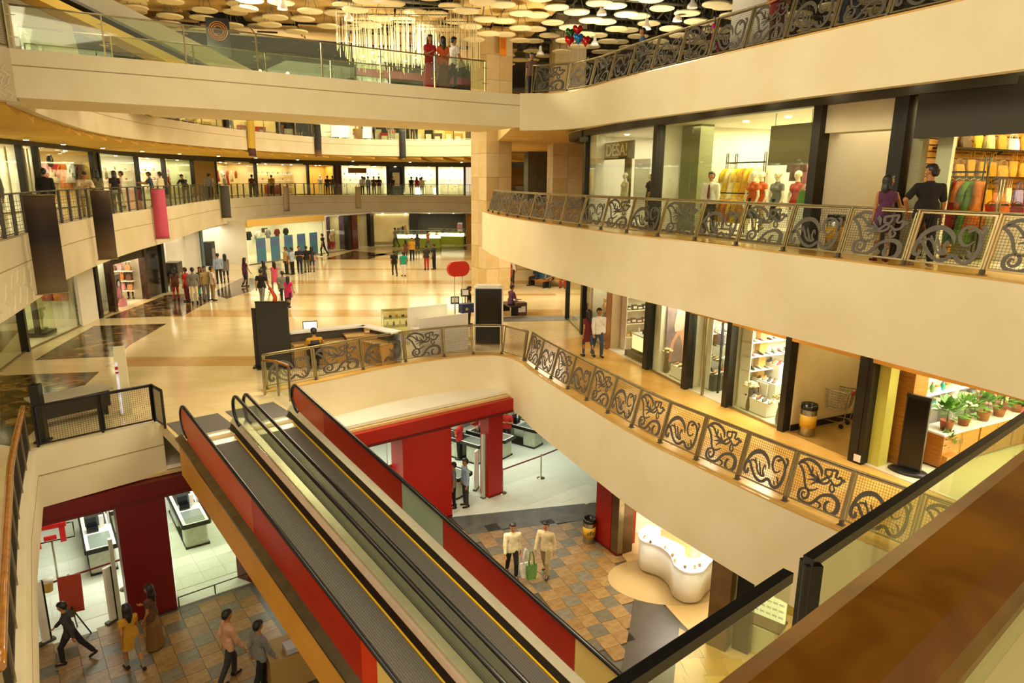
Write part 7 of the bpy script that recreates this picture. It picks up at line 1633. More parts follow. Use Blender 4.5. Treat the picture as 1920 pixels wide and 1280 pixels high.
for i in range(3): mb = MB(); mb.box((0, 0, 0), (.9, .03, 1.5)); q = mb.build('wall_panel', mat('peach_panel', '#e2b98c', .5, bump=.02), cw, (-.9 + .95 * i, -.07, 1.5))
o = thing('wall_poster', 'white price poster with a dark print on the wall of the white counter shop', 'poster', (4.0, 20.25, 1.2), .22); bxs(o, 'sheet', M_whites, ((0, 0, .6), (.8, .03, 1.2)))
for j in range(4): bxs(o, 'print_line', gm('orange' if j % 2 else 'brown'), ((-.1, -.02, .35 + .2 * j), (.5, .01, .06)))
bxs(o, 'dark_print', mat('brown_print', '#54402a', .5, bump=.02), ((.55, 0, .3), (.4, .03, 1.0)))
x, y = P(1265, 1085, 0); o = thing('reception_counter', 'curved glowing white S shaped counter on the lowest level', 'counter', (x, y, .013), -.55)
out = spline([(-1.15, .75), (-1.2, .2), (-.95, -.2), (-.4, -.25), (.0, -.55), (.25, -.95), (.62, -1.1), (.95, -.85), (1.0, -.4), (1.05, .1), (.75, .1), (.65, -.3), (.35, -.35), (.15, .1), (-.4, .3), (-.75, .35), (-.75, .75), (-1.15, .75)], 4)[:-1]
mb = MB(); mb.prism(out, .08, .96, smooth=True); mb.build('white_body', M_whites, o); mb = MB(); mb.prism([(a * 1.04, b * 1.04) for a, b in out], .96, 1.02); mb.build('white_top', M_whites, o); mb = MB(); mb.prism([(a * .94, b * .94) for a, b in out], 0, .08); mb.build('plinth', M_steel2, o)
for i in range(9): jar((x + .7 * math.cos(2.3 - .3 * i) * (1 - .04 * i), y + .25 - .16 * i + .5, 1.035), ['pink', 'white', 'lilac', 'white'][i % 4], '%s pot, %s from the back on the white S shaped counter' % (['pink', 'white', 'lilac', 'white'][i % 4], nth(i)), 'pots on the white counter', 1, .6) if False else None
for i in range(8):
    t = (.10, .14, .2, .26, .3, .36, .40, .44)[i]; q = out[int(t * len(out))]; r = [q[0] * .86, q[1] * .86]; ca, sa = math.cos(-.55), math.sin(-.55)
    jar((x + r[0] * ca - r[1] * sa, y + r[0] * sa + r[1] * ca, 1.035), ['white', 'lilac', 'white', 'pink'][i % 4], '%s pot, %s along the white S shaped counter' % (['white', 'lilac', 'white', 'pink'][i % 4], nth(i)), 'pots on the white counter', 1, .6)
o = thing('till_block', 'tall white till block joined to the end of the white counter', 'counter', (x + .75, y + .1, .013), -.3); mb = MB(); mb.box((0, 0, .6), (.6, .7, 1.2), bev=.05); mb.build('body', M_whites, o)
for i in range(4): bxs(o, 'slot', M_steel, ((-.2 + .13 * i, 0, 1.22), (.06, .4, .04)))
mb = MB(); mb.lathe([(.98, 0), (1.0, .004)], (x - .25, y - .1, .013), 40, sx=1.7, sy=1.2, smooth=False); tag(mb.build('floor_inlay', mat('grey_inlay', '#b79a66', .35, bump=.01)), 'round darker inlay in the floor under the white counter', 'inlay', None, 'structure')
x, y = P(1104, 1015, 0); q = litter_bin((x, y, .0), 'steel litter bin with a yellow lettered band beside the dark red pillar', s=1.15); text('sific', .16, (-.02, -.178, .34), q[1], M_black, ext=.004); q[0].rotation_euler = (0, 0, .25)
# right lower shop: spectacles
x, y = P(1352, 1220, 0)
mb = MB(); mb.box((0, 0, 1.6), (.55, .5, 3.2)); tag(mb.build('bronze_pier', mat('bronze_pier', '#6d5232', .35, .5), None, (x + .05, y + .3, 0), .9), 'broad bronze pier at the corner of the spectacle shop', 'pillar', None, 'structure')
mb = MB(); mb.box((0, 0, 1.6), (.2, .4, 3.2)); tag(mb.build('black_mullion', M_black, None, (x + .5, y + .05, 0), .9), 'black mullion of the spectacle shop window', 'mullion', None, 'structure')
o = thing('spectacle_stand', 'lit tower rack of spectacles in the lower right shop', 'display stand', (x + 1.05, y + .1, .013), -.7); mb = MB(); mb.box((0, 0, .35), (.8, .55, .7), bev=.08); mb.build('white_base', M_whites, o); bxs(o, 'brown_top', gm('brown'), ((0, .05, .73), (.86, .6, .05))); bxs(o, 'lit_back', mat('lit_back', '#f4f1de', .5, emit='#fff2c8', estr=1.2), ((0, .2, 1.6), (.8, .06, 1.7)))
mb = MB()
for i in range(5):
    for j in range(9):
        cx, cz = -.3 + .15 * i, .9 + .17 * j
        for s_ in (-.028, .028): mb.tube([(cx + s_ + .024 * math.cos(a * PI / 3), .15, cz + .022 * math.sin(a * PI / 3)) for a in range(6)], .006, 4, closed=True)
q = mb.build('spectacles', M_black, o); q['kind'] = 'stuff'
mb = MB(); mb.box((0, 0, 1.5), (2.4, .012, 3.0)); tag(mb.build('window_1', M_glass, None, (x + 1.0, y - .35, 0), -.7), 'glass front of the spectacle shop at the bottom right', 'window', None, 'structure')
mb = MB(); mb.box((0, 0, 1.6), (5, .1, 3.2)); tag(mb.build('wall_spectacle_shop', mat('olive_wall', '#b9a548', .6), None, (x + 2.6, y + 1.2, 0), -.7), 'olive back wall of the spectacle shop', 'wall', None, 'structure')
o = thing('optician_sign', 'small cream wall board with dark print above the spectacle rack', 'sign', (x + 1.35, y + .65, 2.3), -.7); bxs(o, 'board', M_shelf, ((0, 0, .2), (1.2, .04, .4))); bxs(o, 'dark_print', M_dark, ((0, -.025, .2), (.8, .01, .1)))
o = thing('red_shelf', 'red lined shelf box above the spectacle rack', 'shelf', (x + 1.3, y + .5, 1.75), -.7); bxs(o, 'box', gm('maroon'), ((0, .1, .15), (.9, .3, .3))); bxs(o, 'board', M_whites, ((0, 0, .32), (1.0, .4, .04)))
area('spectacle_light', (x + 1.3, y, 2.9), 1.0, 60, (1, .9, .55))
area('lower_fill', (4.2, 13.5, 2.95), 1.6, 60, WARM); area('lower_fill', (-.5, 17.5, 2.9), 1.8, 60, WARM)  # last two: added unseen fills that lift the lowest level
# brown box stall under the left walkway
x, y = P(560, 1262, 0); o = thing('box_stall', 'tan stall counter with a steel lidded box partly hidden by the ochre walkway side', 'counter', (x, y, 0), .6); bxs(o, 'body', mat('stall_tan', '#b08e4e', .55, bump=.02), ((0, 0, .42), (1.4, .8, .84))); mb = MB(); mb.box((.25, .15, .95), (.5, .4, .22)); q = mb.build('upper_box', mat('stall_tan', '#b08e4e', .55), o); bxs(o, 'steel_lid', M_steel, ((.25, .15, 1.08), (.52, .42, .04)))
bxs(o, 'white_tray', mat('lilac_tray', '#b9b4bd', .4, bump=.01), ((-.1, -.2, .92), (.45, .35, .12)))
# ================================================================ things standing in the main hall
M_tanlam = mat('tan_laminate', '#b98f4c', .45, col2='#ad8342', scale=2)
# black screens behind the low railing
x, y = P(515, 692, L1)
for i, (dx, w, h, lab) in enumerate(((0, 1.0, 2.15, 'tall matt black advertising board standing behind the low scroll railing'), (-.12, 1.15, 1.9, 'second slightly lower black board directly behind the tall black board'))):
    o = thing('advertising_board', lab, 'board', (x + dx, y + .12 + .16 * i, L1), .12); bxs(o, 'panel', mat('matt_black', '#2a261d', .7, bump=.02), ((0, 0, h / 2 + .05), (w, .06, h))); bxs(o, 'frame', M_dark, ((0, 0, h + .07), (w + .02, .08, .04)), ((0, 0, .03), (w + .1, .4, .06)))
o = thing('orange_tongue', 'orange tongue shaped ornament on top of the tall black board', 'ornament', (x + .0, y + .12, L1 + 2.24), .12); mb = MB(); mb.tube([(.12, 0, 0), (.14, 0, .12), (.05, .05, .3), (-.04, .1, .42)], .07, 8, r2=.05); mb.build('tongue', mat('orange_red', '#d2481a', .4, bump=.01), o); bxs(o, 'clip', M_dark, ((.12, 0, -.01), (.1, .08, .03)))
# information desk
q = [P(542, 622, L1 + 1.1), P(682, 609, L1 + 1.1), P(744, 622, L1 + 1.1)]
o = thing('information_desk', 'white topped information desk with tan cupboards around a seated clerk', 'desk', (*q[1], L1))
loc = lambda p: (p[0] - q[1][0], p[1] - q[1][1])
for a, b, nm in ((q[0], q[1], 'long'), (q[1], q[2], 'short')):
    an = math.atan2(b[1] - a[1], b[0] - a[0]); w = math.dist(a, b); c = loc(((a[0] + b[0]) / 2, (a[1] + b[1]) / 2))
    for m, nm2, z, dz, dp, off in ((M_whites, 'counter_top', 1.08, .05, .42, 0), (M_whites, 'front_panel', .53, 1.05, .06, .17), (M_tanlam, 'desk_top', .74, .04, .6, -.4), (M_tanlam, 'cupboard', .36, .7, .5, -.42), (M_hdr, 'inner_panel', .9, .3, .04, -.1)):
        mb = MB(); mb.box((0, off, 0), (w, dp, dz)); mb.build(nm2, m, o, (c[0], c[1], z), an)
x, y = P(690, 672, L1); o = thing('low_cabinet', 'tan low cabinet with a flat top beside the information desk', 'cabinet', (x, y, L1), .42); bxs(o, 'body', M_tanlam, ((0, 0, .45), (1.5, .6, .84))); bxs(o, 'top', mat('tan_top', '#c49a58', .4, bump=.01), ((0, 0, .89), (1.56, .66, .04))); bxs(o, 'dark_edge', M_dark, ((-.76, 0, .45), (.02, .6, .84)))
x, y = P(580, 668, L1); o = thing('monitor', 'flat monitor with a bright screen on the information desk', 'monitor', (x, y + .3, L1 + .76), .3); bxs(o, 'case', M_black, ((0, 0, .28), (.5, .04, .34)), ((0, .03, .06), (.08, .04, .12)), ((0, 0, .01), (.24, .18, .02))); bxs(o, 'screen', emis('screen_glow', '#dfe9ea', .9), ((0, -.023, .28), (.45, .01, .29)))
x, y = P(594, 692, L1); o = thing('office_chair', 'black office chair under the clerk at the information desk', 'chair', (x, y - .05, L1), .3); bxs(o, 'seat', M_black, ((0, 0, .44), (.46, .46, .07)), bev=.06); bxs(o, 'backrest', M_black, ((0, -.24, .72), (.42, .06, .4)), bev=.02); tbs(o, 'stem', M_steel, .03, [(0, 0, .06), (0, 0, .42)])
for i in range(5): tbs(o, 'leg', M_steel, .018, [(0, 0, .08), (.27 * math.cos(i * 1.257), .27 * math.sin(i * 1.257), .03)])
carton((*P(690, 672, L1), L1 + .92), .3, 'mustard', 'small mustard box on the tan low cabinet', None, (.2, .16, .12))
# glass showcase
x, y = P(748, 640, L1); o = thing('glass_showcase', 'tall clear glass showcase with lit shelves beside the information desk', 'showcase', (x, y, L1), .35)
bxs(o, 'plinth_base', M_white, ((0, 0, .12), (1.2, .5, .24))); 
for z in (.26, .62, .95, 1.25): bxs(o, 'glass_shelf', M_gglass, ((0, 0, z), (1.18, .48, .012)))
bxs(o, 'glass_pane', M_glass, ((0, -.25, .75), (1.2, .01, 1.0)), ((0, .25, .75), (1.2, .01, 1.0)), ((-.6, 0, .75), (.01, .5, 1.0)), ((.6, 0, .75), (.01, .5, 1.0)))
tbs(o, 'edge_strip', mat('glass_edge', '#8fb59a', .2, .2, bump=.01), .008, *[[(sx * .6, sy * .25, .25), (sx * .6, sy * .25, 1.26)] for sx in (-1, 1) for sy in (-1, 1)])
for i in range(8): jar((x + (-.42 + .12 * i) * .94, y + (-.42 + .12 * i) * .34, L1 + (.635, .965)[i % 2]), ['white', 'black', 'grey', 'gold'][i % 4], '%s item, %s from the left inside the glass showcase' % (['white', 'black', 'grey', 'gold'][i % 4], nth(i)), 'items in the showcase', i % 2, .8)
# white promotion counter with red sign
a, b = P(790, 668, L1), P(880, 655, L1); an = math.atan2(b[1] - a[1], b[0] - a[0]); w = math.dist(a, b)
o = thing('promotion_counter', 'white promotion counter with a raised back panel under the red sign', 'counter', (*a, L1), an); bxs(o, 'front_panel', M_white, ((w / 2, .1, .85), (w, .06, 1.0))); bxs(o, 'counter_body', M_whites, ((w / 2, .5, .45), (w, .8, .9))); bxs(o, 'lit_tray', mat('lit_tray', '#eef0c8', .4, emit='#fff6c8', estr=1.6), ((w * .62, .45, 1.1), (w * .55, .5, .04))); bxs(o, 'back_panel', M_white, ((w * .42, 1.1, 1.2), (w * .82, .06, .75)))
for i in range(6): carton(((a[0] + math.cos(an) * w * (.3 + .1 * i) - math.sin(an) * .4), (a[1] + math.sin(an) * w * (.3 + .1 * i) + math.cos(an) * .4), L1 + 1.13), an, ['gold', 'white', 'white', 'lilac', 'black', 'white'][i], '%s small pack, %s from the left on the white promotion counter' % (['gold', 'white', 'white', 'lilac', 'black', 'white'][i], nth(i)), 'packs on the promotion counter', (.16, .12, .1))
x, y = P(858, 640, L1); o = thing('red_sign', 'red rounded blank sign on two thin poles above the promotion counter', 'sign', (x, y + .6, L1), an + .02); W2, H2_ = .95, .62
mb = MB(); pl = [(W2 / 2 - .27 + .27 * math.cos(t), .0 + H2_ / 2 - .27 + .27 * math.sin(t)) for t in [PI / 2 - i * PI / 12 for i in range(13)]]; pl = [(max(p[0], 0), p[1]) for p in pl]
rr = .29; pts = [(W2 / 2 - rr + rr * math.cos(t), rr * math.sin(t) * 1.0) for t in [PI / 2 - i * PI / 10 for i in range(11)]] + [(-W2 / 2 + rr - rr * math.cos(t), rr * math.sin(t)) for t in [-PI / 2 + i * PI / 10 for i in range(11)]]
n = len(pts); vs = [(p[0], -.07, p[1] + 2.75) for p in pts] + [(p[0], .07, p[1] + 2.75) for p in pts]; mb.add(vs, [tuple(range(n)), tuple(range(2 * n - 1, n - 1, -1))] + [(i, n + i, n + (i + 1) % n, (i + 1) % n) for i in range(n)]); mb.build('red_board', mat('sign_scarlet', '#c9220f', .4, bump=.01), o)
tbs(o, 'pole', M_steel, .018, [(-.17, 0, .9), (-.17, 0, 2.5)]); tbs(o, 'pole', M_steel, .018, [(.17, 0, .9), (.17, 0, 2.5)]); bxs(o, 'base', M_whites, ((0, 0, .45), (.6, .4, .9))); bxs(o, 'blue_box', mat('navy_box', '#1d2c58', .4, bump=.01), ((.3, -.1, 1.2), (.55, .3, .36))); bxs(o, 'yellow_seal', gm('gold'), ((.22, -.26, 1.18), (.1, .02, .1)))
for i, (px, py) in enumerate(((845, 558), (866, 545))): x2, y2 = x + (.0, .4)[i] - .15, y + .75; o = thing('small_stand', 'small black framed picture stand, %s, behind the promotion counter' % ('lower left', 'upper right')[i], 'stand', (x2, y2, L1 + 1.35 + .3 * i), .2); bxs(o, 'frame', M_black, ((0, 0, .14), (.34, .03, .3))); bxs(o, 'picture', M_white, ((0, -.02, .15), (.26, .01, .2))); bxs(o, 'foot', M_black, ((0, 0, -.2), (.03, .03, .4)))
# touch screen totem
x, y = P(915, 652, L1); o = thing('touch_screen_totem', 'large black touch screen totem with a white rounded shell behind the plain mesh railing', 'totem', (x, y + .55, L1), .03)
mb = MB(); mb.prism([(-.55, .0), (-.55, .3), (-.3, .42), (.3, .42), (.55, .3), (.55, 0), (.45, -.03), (-.45, -.03)], .05, 2.2); mb.build('white_shell', M_whites, o); bxs(o, 'shell_cap', M_white, ((0, .18, 2.23), (1.0, .4, .08)), bev=.1); bxs(o, 'black_glass', M_black, ((0, -.045, 1.4), (.98, .04, 1.5)), bev=.012); bxs(o, 'screen', mat('off_screen', '#26241a', .12, bump=.01), ((0, -.068, 1.4), (.72, .01, 1.15))); bxs(o, 'grille', M_dark, ((0, -.045, .35), (.98, .04, .6)))
# items at the left
o = thing('leaning_lightbox', 'slim white lightbox panel with a colourful lower side at the left of the walkways', 'lightbox', (*P(238, 775, L1), L1), .5)
bxs(o, 'white_case', mat('pale_case', '#d9cda4', .5, bump=.01), ((0, .1, .88), (.26, .5, 1.76))); bxs(o, 'lit_print', mat('lit_print', '#d8e0e4', .4, col2='#b06a86', scale=3, emit='#cfd6dc', estr=.5), ((-.10, -.16, .75), (.06, .03, 1.4))); bxs(o, 'red_stripes', M_red, ((-.10, -.18, 1.3), (.07, .02, .08)), ((-.10, -.18, 1.18), (.07, .02, .05)))
pa, pb = P(80, 808, L1), P(212, 776, L1); an = math.atan2(pb[1] - pa[1], pb[0] - pa[0]); w = math.dist(pa, pb); o = thing('steel_counter', 'dark counter with a pale steel top behind the left mesh railing', 'counter', (*pa, L1), an); bxs(o, 'body', mat('dark_walnut', '#2c2112', .5, bump=.02), ((w / 2, .35, .46), (w, .6, .44))); bxs(o, 'top', mat('pale_steel_top', '#c9c3ae', .3, .4, bump=.01), ((w / 2, .35, .7), (w + .15, .75, .05)));
for i in (0, 1): bxs(o, 'leg', M_dark, ((.1 + (w - .2) * i, .35, .3), (.08, .5, .6)))
x, y = P(75, 838, L1); o = thing('black_post', 'square black post behind the corner of the left mesh railing', 'post', (x - .15, y + .35, L1), .2); bxs(o, 'shaft', M_black, ((0, 0, .7), (.2, .2, 1.4))); bxs(o, 'foot', M_dark, ((0, 0, .02), (.3, .3, .04)))
# benches under the gallery
def bench(x, y, rz, lab, c=M_wood, back=None, z=L1):
    o = thing('bench', lab, 'bench', (x, y, z), rz, 'benches'); bxs(o, 'seat', c, ((0, 0, .42), (1.5, .5, .06)))
    for sx in (-.65, .65): bxs(o, 'leg', M_dark, ((sx, 0, .2), (.06, .44, .4)))
    if back: bxs(o, 'backrest', back, ((0, .24, .75), (1.5, .04, .6)))
SEAT1 = P(1010, 537, L1); SEAT2 = P(1046, 538, L1); SEAT3 = P(957, 588, L1)
bench(SEAT1[0], SEAT1[1], -.9, 'dark bench with a blue back panel under the upper right gallery', back=mat('blue_panel', '#2f6a80', .5, bump=.01)); bench(SEAT2[0], SEAT2[1], -.4, 'tan bench next to the black corner post of the glass shop', M_tanlam); bench(SEAT3[0], SEAT3[1] + .1, -1.2, 'dark bench beside the foot of the tall column', M_dark)
x, y = P(972, 590, L1); carton((x + .1, y, L1), .3, 'brown', 'brown box standing on the floor by the bench at the tall column', None, (.5, .4, .6))
x, y = P(990, 487, L1); o = thing('red_stand', 'red flared stand far behind the white shirted visitor', 'stand', (x, y, L1), 0); mb = MB(); mb.lathe([(.25, 0), (.22, .05), (.18, .1), (.45, 1.4), (.3, 1.45)], n=12); mb.build('red_body', M_red, o); bxs(o, 'base', M_dark, ((0, 0, .03), (.9, .4, .05)))
# notices on the column, lamp, camera
o = thing('notice', 'orange notice sheet on the tall marble column', 'notice', (-.62, 38.0, 17.7), .6); bxs(o, 'sheet', mat('orange_sheet', '#dd8410', .6, bump=.01), ((0, 0, .3), (.42, .03, .95))); bxs(o, 'print', mat('orange_print', '#c06a08', .6, bump=.01), ((0, -.02, .4), (.3, .01, .5)))
s = s_at_px(RIM2, L2, 1000, 1); o = thing('security_camera', 'dark security camera under the corner of the topmost right slab', 'camera', (2.35, 24.5, 12.7), .4); mb = MB(); mb.tube([(0, 0, .2), (0, 0, 0), (-.1, -.25, -.1)], .05, 8); mb.build('arm', M_dark, o); bxs(o, 'housing', M_hdr, ((-.1, -.3, -.12), (.14, .36, .14)))
# balloons tied to the topmost railing
bx, by = 2.5, 24.6; M_f = lambda c: mat('foil_' + c, {'red': '#c41a14', 'blue': '#1a78c0', 'green': '#2c5a1e'}[c], .18, .35, bump=.01)
for i, (px, py, c, nm) in enumerate(((1083, 56, 'red', 'red foil balloon at the top of the bunch'), (1068, 76, 'red', 'red heart balloon at the left of the bunch'), (1084, 73, 'blue', 'blue heart balloon in the middle of the bunch'), (1098, 76, 'red', 'red heart balloon at the right of the bunch'), (1069, 62, 'green', 'dark green balloon at the upper left of the bunch'))):
    r = ray(px, py); t = math.hypot(bx, by) / math.hypot(r[0], r[1]); p = (r[0] * t + (.0 if i != 2 else -.0), r[1] * t - (.12 if i == 2 else 0), EYE + r[2] * t)
    o = thing('balloon', nm + ' tied to the railing', 'balloon', p, .1 * i, 'bunch of foil balloons'); mb = MB(); hs = []
    for k in range(20):
        u = 2 * PI * k / 20; hs.append((.0105 * 16 * math.sin(u) ** 3 * 1.05, .0105 * (13 * math.cos(u) - 5 * math.cos(2 * u) - 2 * math.cos(3 * u) - math.cos(4 * u)) * 1.25))
    vs = []
    for y_, k in ((-.11, .0), (-.095, .55), (-.05, .88), (0, 1), (.05, .88), (.095, .55), (.11, 0)): vs += [(a * k, y_, b_ * k) for a, b_ in hs]
    mb.add(vs, [(j * 20 + k, j * 20 + (k + 1) % 20, (j + 1) * 20 + (k + 1) % 20, (j + 1) * 20 + k) for j in range(6) for k in range(20)], 0, True); mb.build('foil', M_f(c), o)
    mb = MB(); mb.tube([(0, 0, -.2), (.1 * (2 - i), 0, -.9), (bx - p[0], by - p[1], L3 + 1.1 - p[2])], .006, 4); mb.build('ribbon', gm('cream'), o)
# upper end of the footbridge: sloping cream wall, escalator, dark cafe front with hanging bulbs
A, B = (-10.2, 28.5, 13.9), (-22.5, 22.5, 20.0)
def slope(nm, lab, m, d0, d1, h0, h1, cat):
    t = Vector((B[0] - A[0], B[1] - A[1], 0)).normalized(); nn = Vector((-t.y, t.x, 0)); vs = []
    for p in (A, B):
        for d, h in ((d0, h0), (d1, h0), (d1, h1), (d0, h1)): q = Vector(p) + nn * d; vs.append((q.x, q.y, q.z + h))
    mb = MB(); mb.add(vs, [(3, 2, 1, 0), (4, 5, 6, 7), (0, 1, 5, 4), (1, 2, 6, 5), (2, 3, 7, 6), (3, 0, 4, 7)]); return mb.build(nm, m, None)
es = thing('escalator', 'sloping cream sided escalator rising to the left beyond the footbridge', 'escalator', A)
for q in (slope('cream_side', '', M_wallL, -.1, .1, .1, 1.35, ''), slope('soffit', '', M_soff, .1, 2.2, -.2, .1, ''), slope('tread', '', M_belt, .2, 2.0, .3, .4, ''), slope('handrail', '', M_rubber, -.9, -.8, .9, 1.0, ''), slope('glass_side', '', M_rglass, -.86, -.84, .1, .9, ''), slope('lower_tread', '', M_belt, -.8, -.1, -.1, 0, '')):
    q.parent = es; q.matrix_parent_inverse = es.matrix_basis.inverted()
tag(bxs(None, 'wall_drape', M_wallL, ((0, 0, 0), (5.2, .2, 7))), 'pale sloping draped wall above the escalator at the upper left', 'wall', None, 'structure').matrix_world = Matrix.Translation((-20.2, 28.2, 18.2)) @ Matrix.Rotation(.62, 4, 'Z') @ Matrix.Rotation(-.12, 4, 'Y')
area('escalator_fill', (-11, 19, 17.5), 1.5, 260, WARM, rot=(1.1, 0, .7))  # added unseen fill, brightening the escalator's cream side
b = Bay((-17.5, 33.5), (-8.0, 36.5), L3); b.shell('dark cafe front with hanging bulbs beyond the footbridge', 3.6, 3.0, light=14, lcol=(1, .75, .35), panes=3, wall=mat('cafe_brown', '#3a3018', .5, bump=.02), lamps=3); b.sub('dark_beam', (b.w / 2, -.1, 3.3), (b.w, .15, .6), M_dark)
for i in range(6):
    o = thing('pendant_bulb', 'small glowing hanging bulb, %s from the left in the dark cafe' % nth(i), 'lamp', b.at(1.5 + 1.3 * i, .6 + .4 * (i % 2), 2.5 - .1 * i), 0, 'cafe bulbs'); tbs(o, 'cord', M_black, .008, [(0, 0, .1), (0, 0, 1.1 + .1 * i)]); mb = MB(); mb.ball((0, 0, 0), .09, 10, 7); mb.build('bulb', emis('bulb_glow', '#ffd98a', 12), o)
o = thing('round_emblem', 'dark hanging sign with a ringed emblem beyond the footbridge', 'sign', (-12.2, 30.2, 16.3), .3); bxs(o, 'panel', M_black, ((0, 0, .5), (.9, .08, 1.5)), ((0, .03, -1.4), (.08, .04, 2.4))); mb = MB()
for k, r in enumerate((.36, .28, .2)): mb.tube([(r * math.cos(t * PI / 8), -.05, .75 + r * math.sin(t * PI / 8)) for t in range(16)], .02, 4, closed=True)
mb.build('rings', mat('emblem_gold', '#a8681c', .4, bump=.01), o); text('arc', .22, (0, -.06, .62), o, mat('emblem_gold', '#a8681c', .4))
b = Bay((-8.0, 36.5), (-1.9, 40.5), L3); b.shell('shop behind the footbridge with a dark red band and glass front', 3.4, 3.0, light=60, panes=4, wall=wcol['dark'], lamps=3); b.sub('red_band', (b.w / 2, -.08, 2.3), (b.w, .1, .35), wcol['red'])
for i in range(5): c = ['blue', 'teal', 'grey', 'cream', 'green'][i]; carton(b.at(b.w * (.12 + .18 * i), 1.0, 0), b.an, c, '%s block, %s from the left in the shop behind the footbridge' % (c, nth(i)), 'blocks behind the footbridge', (.9, .5, .9))
# ================================================================ people
RZ = lambda x, y, d: math.atan2(y, x) - PI / 2 + math.radians(d)      # d = 0: seen from behind, 180: facing the viewer
def stand(px, py, z, pz, d, top, bottom, lab, hgt=1.7, **kw):
    x, y = P(px, py, z); return person(pz, (x, y, z + kw.pop('dz', .008)), RZ(x, y, d), lab, top, bottom, hgt=hgt, **kw)
def gal(path, z, px, back, pz, d, top, bottom, lab, hgt=1.7, **kw):
    s = s_at_px(path, z + 1.0, px, .3); (x, y), an = along(path, s); x -= math.sin(an) * back; y += math.cos(an) * back
    return person(pz, (x, y, z + .005), RZ(x, y, d), lab, top, bottom, hgt=hgt, **kw)
# the couple on the upper right gallery
stand(1722, 500, L2, 'hip', 20, 'black', 'black', 'man in a black polo shirt seen from behind, hand on hip, at the upper railing', 1.80, shoes='khaki')
stand(1648, 492, L2, 'rail_f', 20, 'purple', 'beige', 'long haired woman in a sleeveless purple top resting her arm on the upper railing', 1.62, shoes='maroon')
b = bay_px(SHOP2R, L2, 1236, 1540, 2.2); x = b.xpx(1333, .5, 1.4); person('long', b.at(x, .5, .03), RZ(*b.at(x, .5)[:2], 160), 'man in a white shirt and dark tie inside the upper clothes shop window', 'white', 'black', hgt=1.72)
o = [p for p in bpy.data.objects if p.get('label', '').startswith('man in a white shirt and dark tie')][0]; mb = MB(); mb.add([(-.02, .14, 1.40), (.02, .14, 1.40), (.04, .158, 1.05), (0, .16, .98), (-.04, .158, 1.05), (-.02, .15, 1.40), (.02, .15, 1.40), (.04, .17, 1.05), (0, .172, .98), (-.04, .17, 1.05)], [(0, 1, 2, 3, 4), (9, 8, 7, 6, 5), (0, 5, 6, 1), (1, 6, 7, 2), (2, 7, 8, 3), (3, 8, 9, 4), (4, 9, 5, 0)]); mb.build('tie', cloth('maroon'), o)
gal(RIM2, L2, 1093, 2.6, 'stand', 60, 'black', 'black', 'dark dressed person at the far left edge of the upper right shops')
# footbridge and topmost gallery
for px, pz, d, t, bt, w in ((823, 'sari', 200, 'red', 'red', 'woman in a red sari walking on the footbridge'), (848, 'sari', 20, 'orange', 'bronze', 'woman in an orange and bronze dress on the footbridge'), (866, 'walk', -60, 'white', 'charcoal', 'man in a white shirt at the right of the three on the footbridge')): gal(bpath, L3 + .02, px, .7, pz, d, t, bt, w)
for px, bk, pz, d, t, bt, w in ((1428, .5, 'fold', 190, 'maroon', 'brown', 'dark haired person in maroon looking over the topmost right railing'), (1312, .5, 'walk_f', 60, 'magenta', 'pink', 'child in magenta behind the topmost scroll railing'), (1160, .8, 'stand', 100, 'blue', 'denim', 'person in blue behind the topmost scroll railing'), (1560, .6, 'walk', 80, 'turquoise', 'denim', 'person in turquoise behind the topmost railing near the picture edge'), (985, .9, 'stand', 150, 'brown', 'black', 'brown dressed person at the bend of the topmost railing')): gal(RIM3, L3, px, bk, pz, d, t, bt, w, 1.5 if 'child' not in w else 1.1)
for i, (px, t, bt) in enumerate(((571, 'black', 'black'), (633, 'charcoal', 'black'), (640, 'brown', 'charcoal'), (686, 'black', 'denim'), (700, 'charcoal', 'black'), (768, 'charcoal', 'black'), (776, 'olive', 'black'), (730, 'denim', 'grey'))): gal(RIM3L, L3, px, .6 + .2 * (i % 3), ('lean', 'stand', 'fold')[i % 3], 180 * (i % 2) + 20, t, bt, 'person in %s, %s from the left on the topmost far gallery' % (t, nth(i)), group='people on the topmost far gallery')
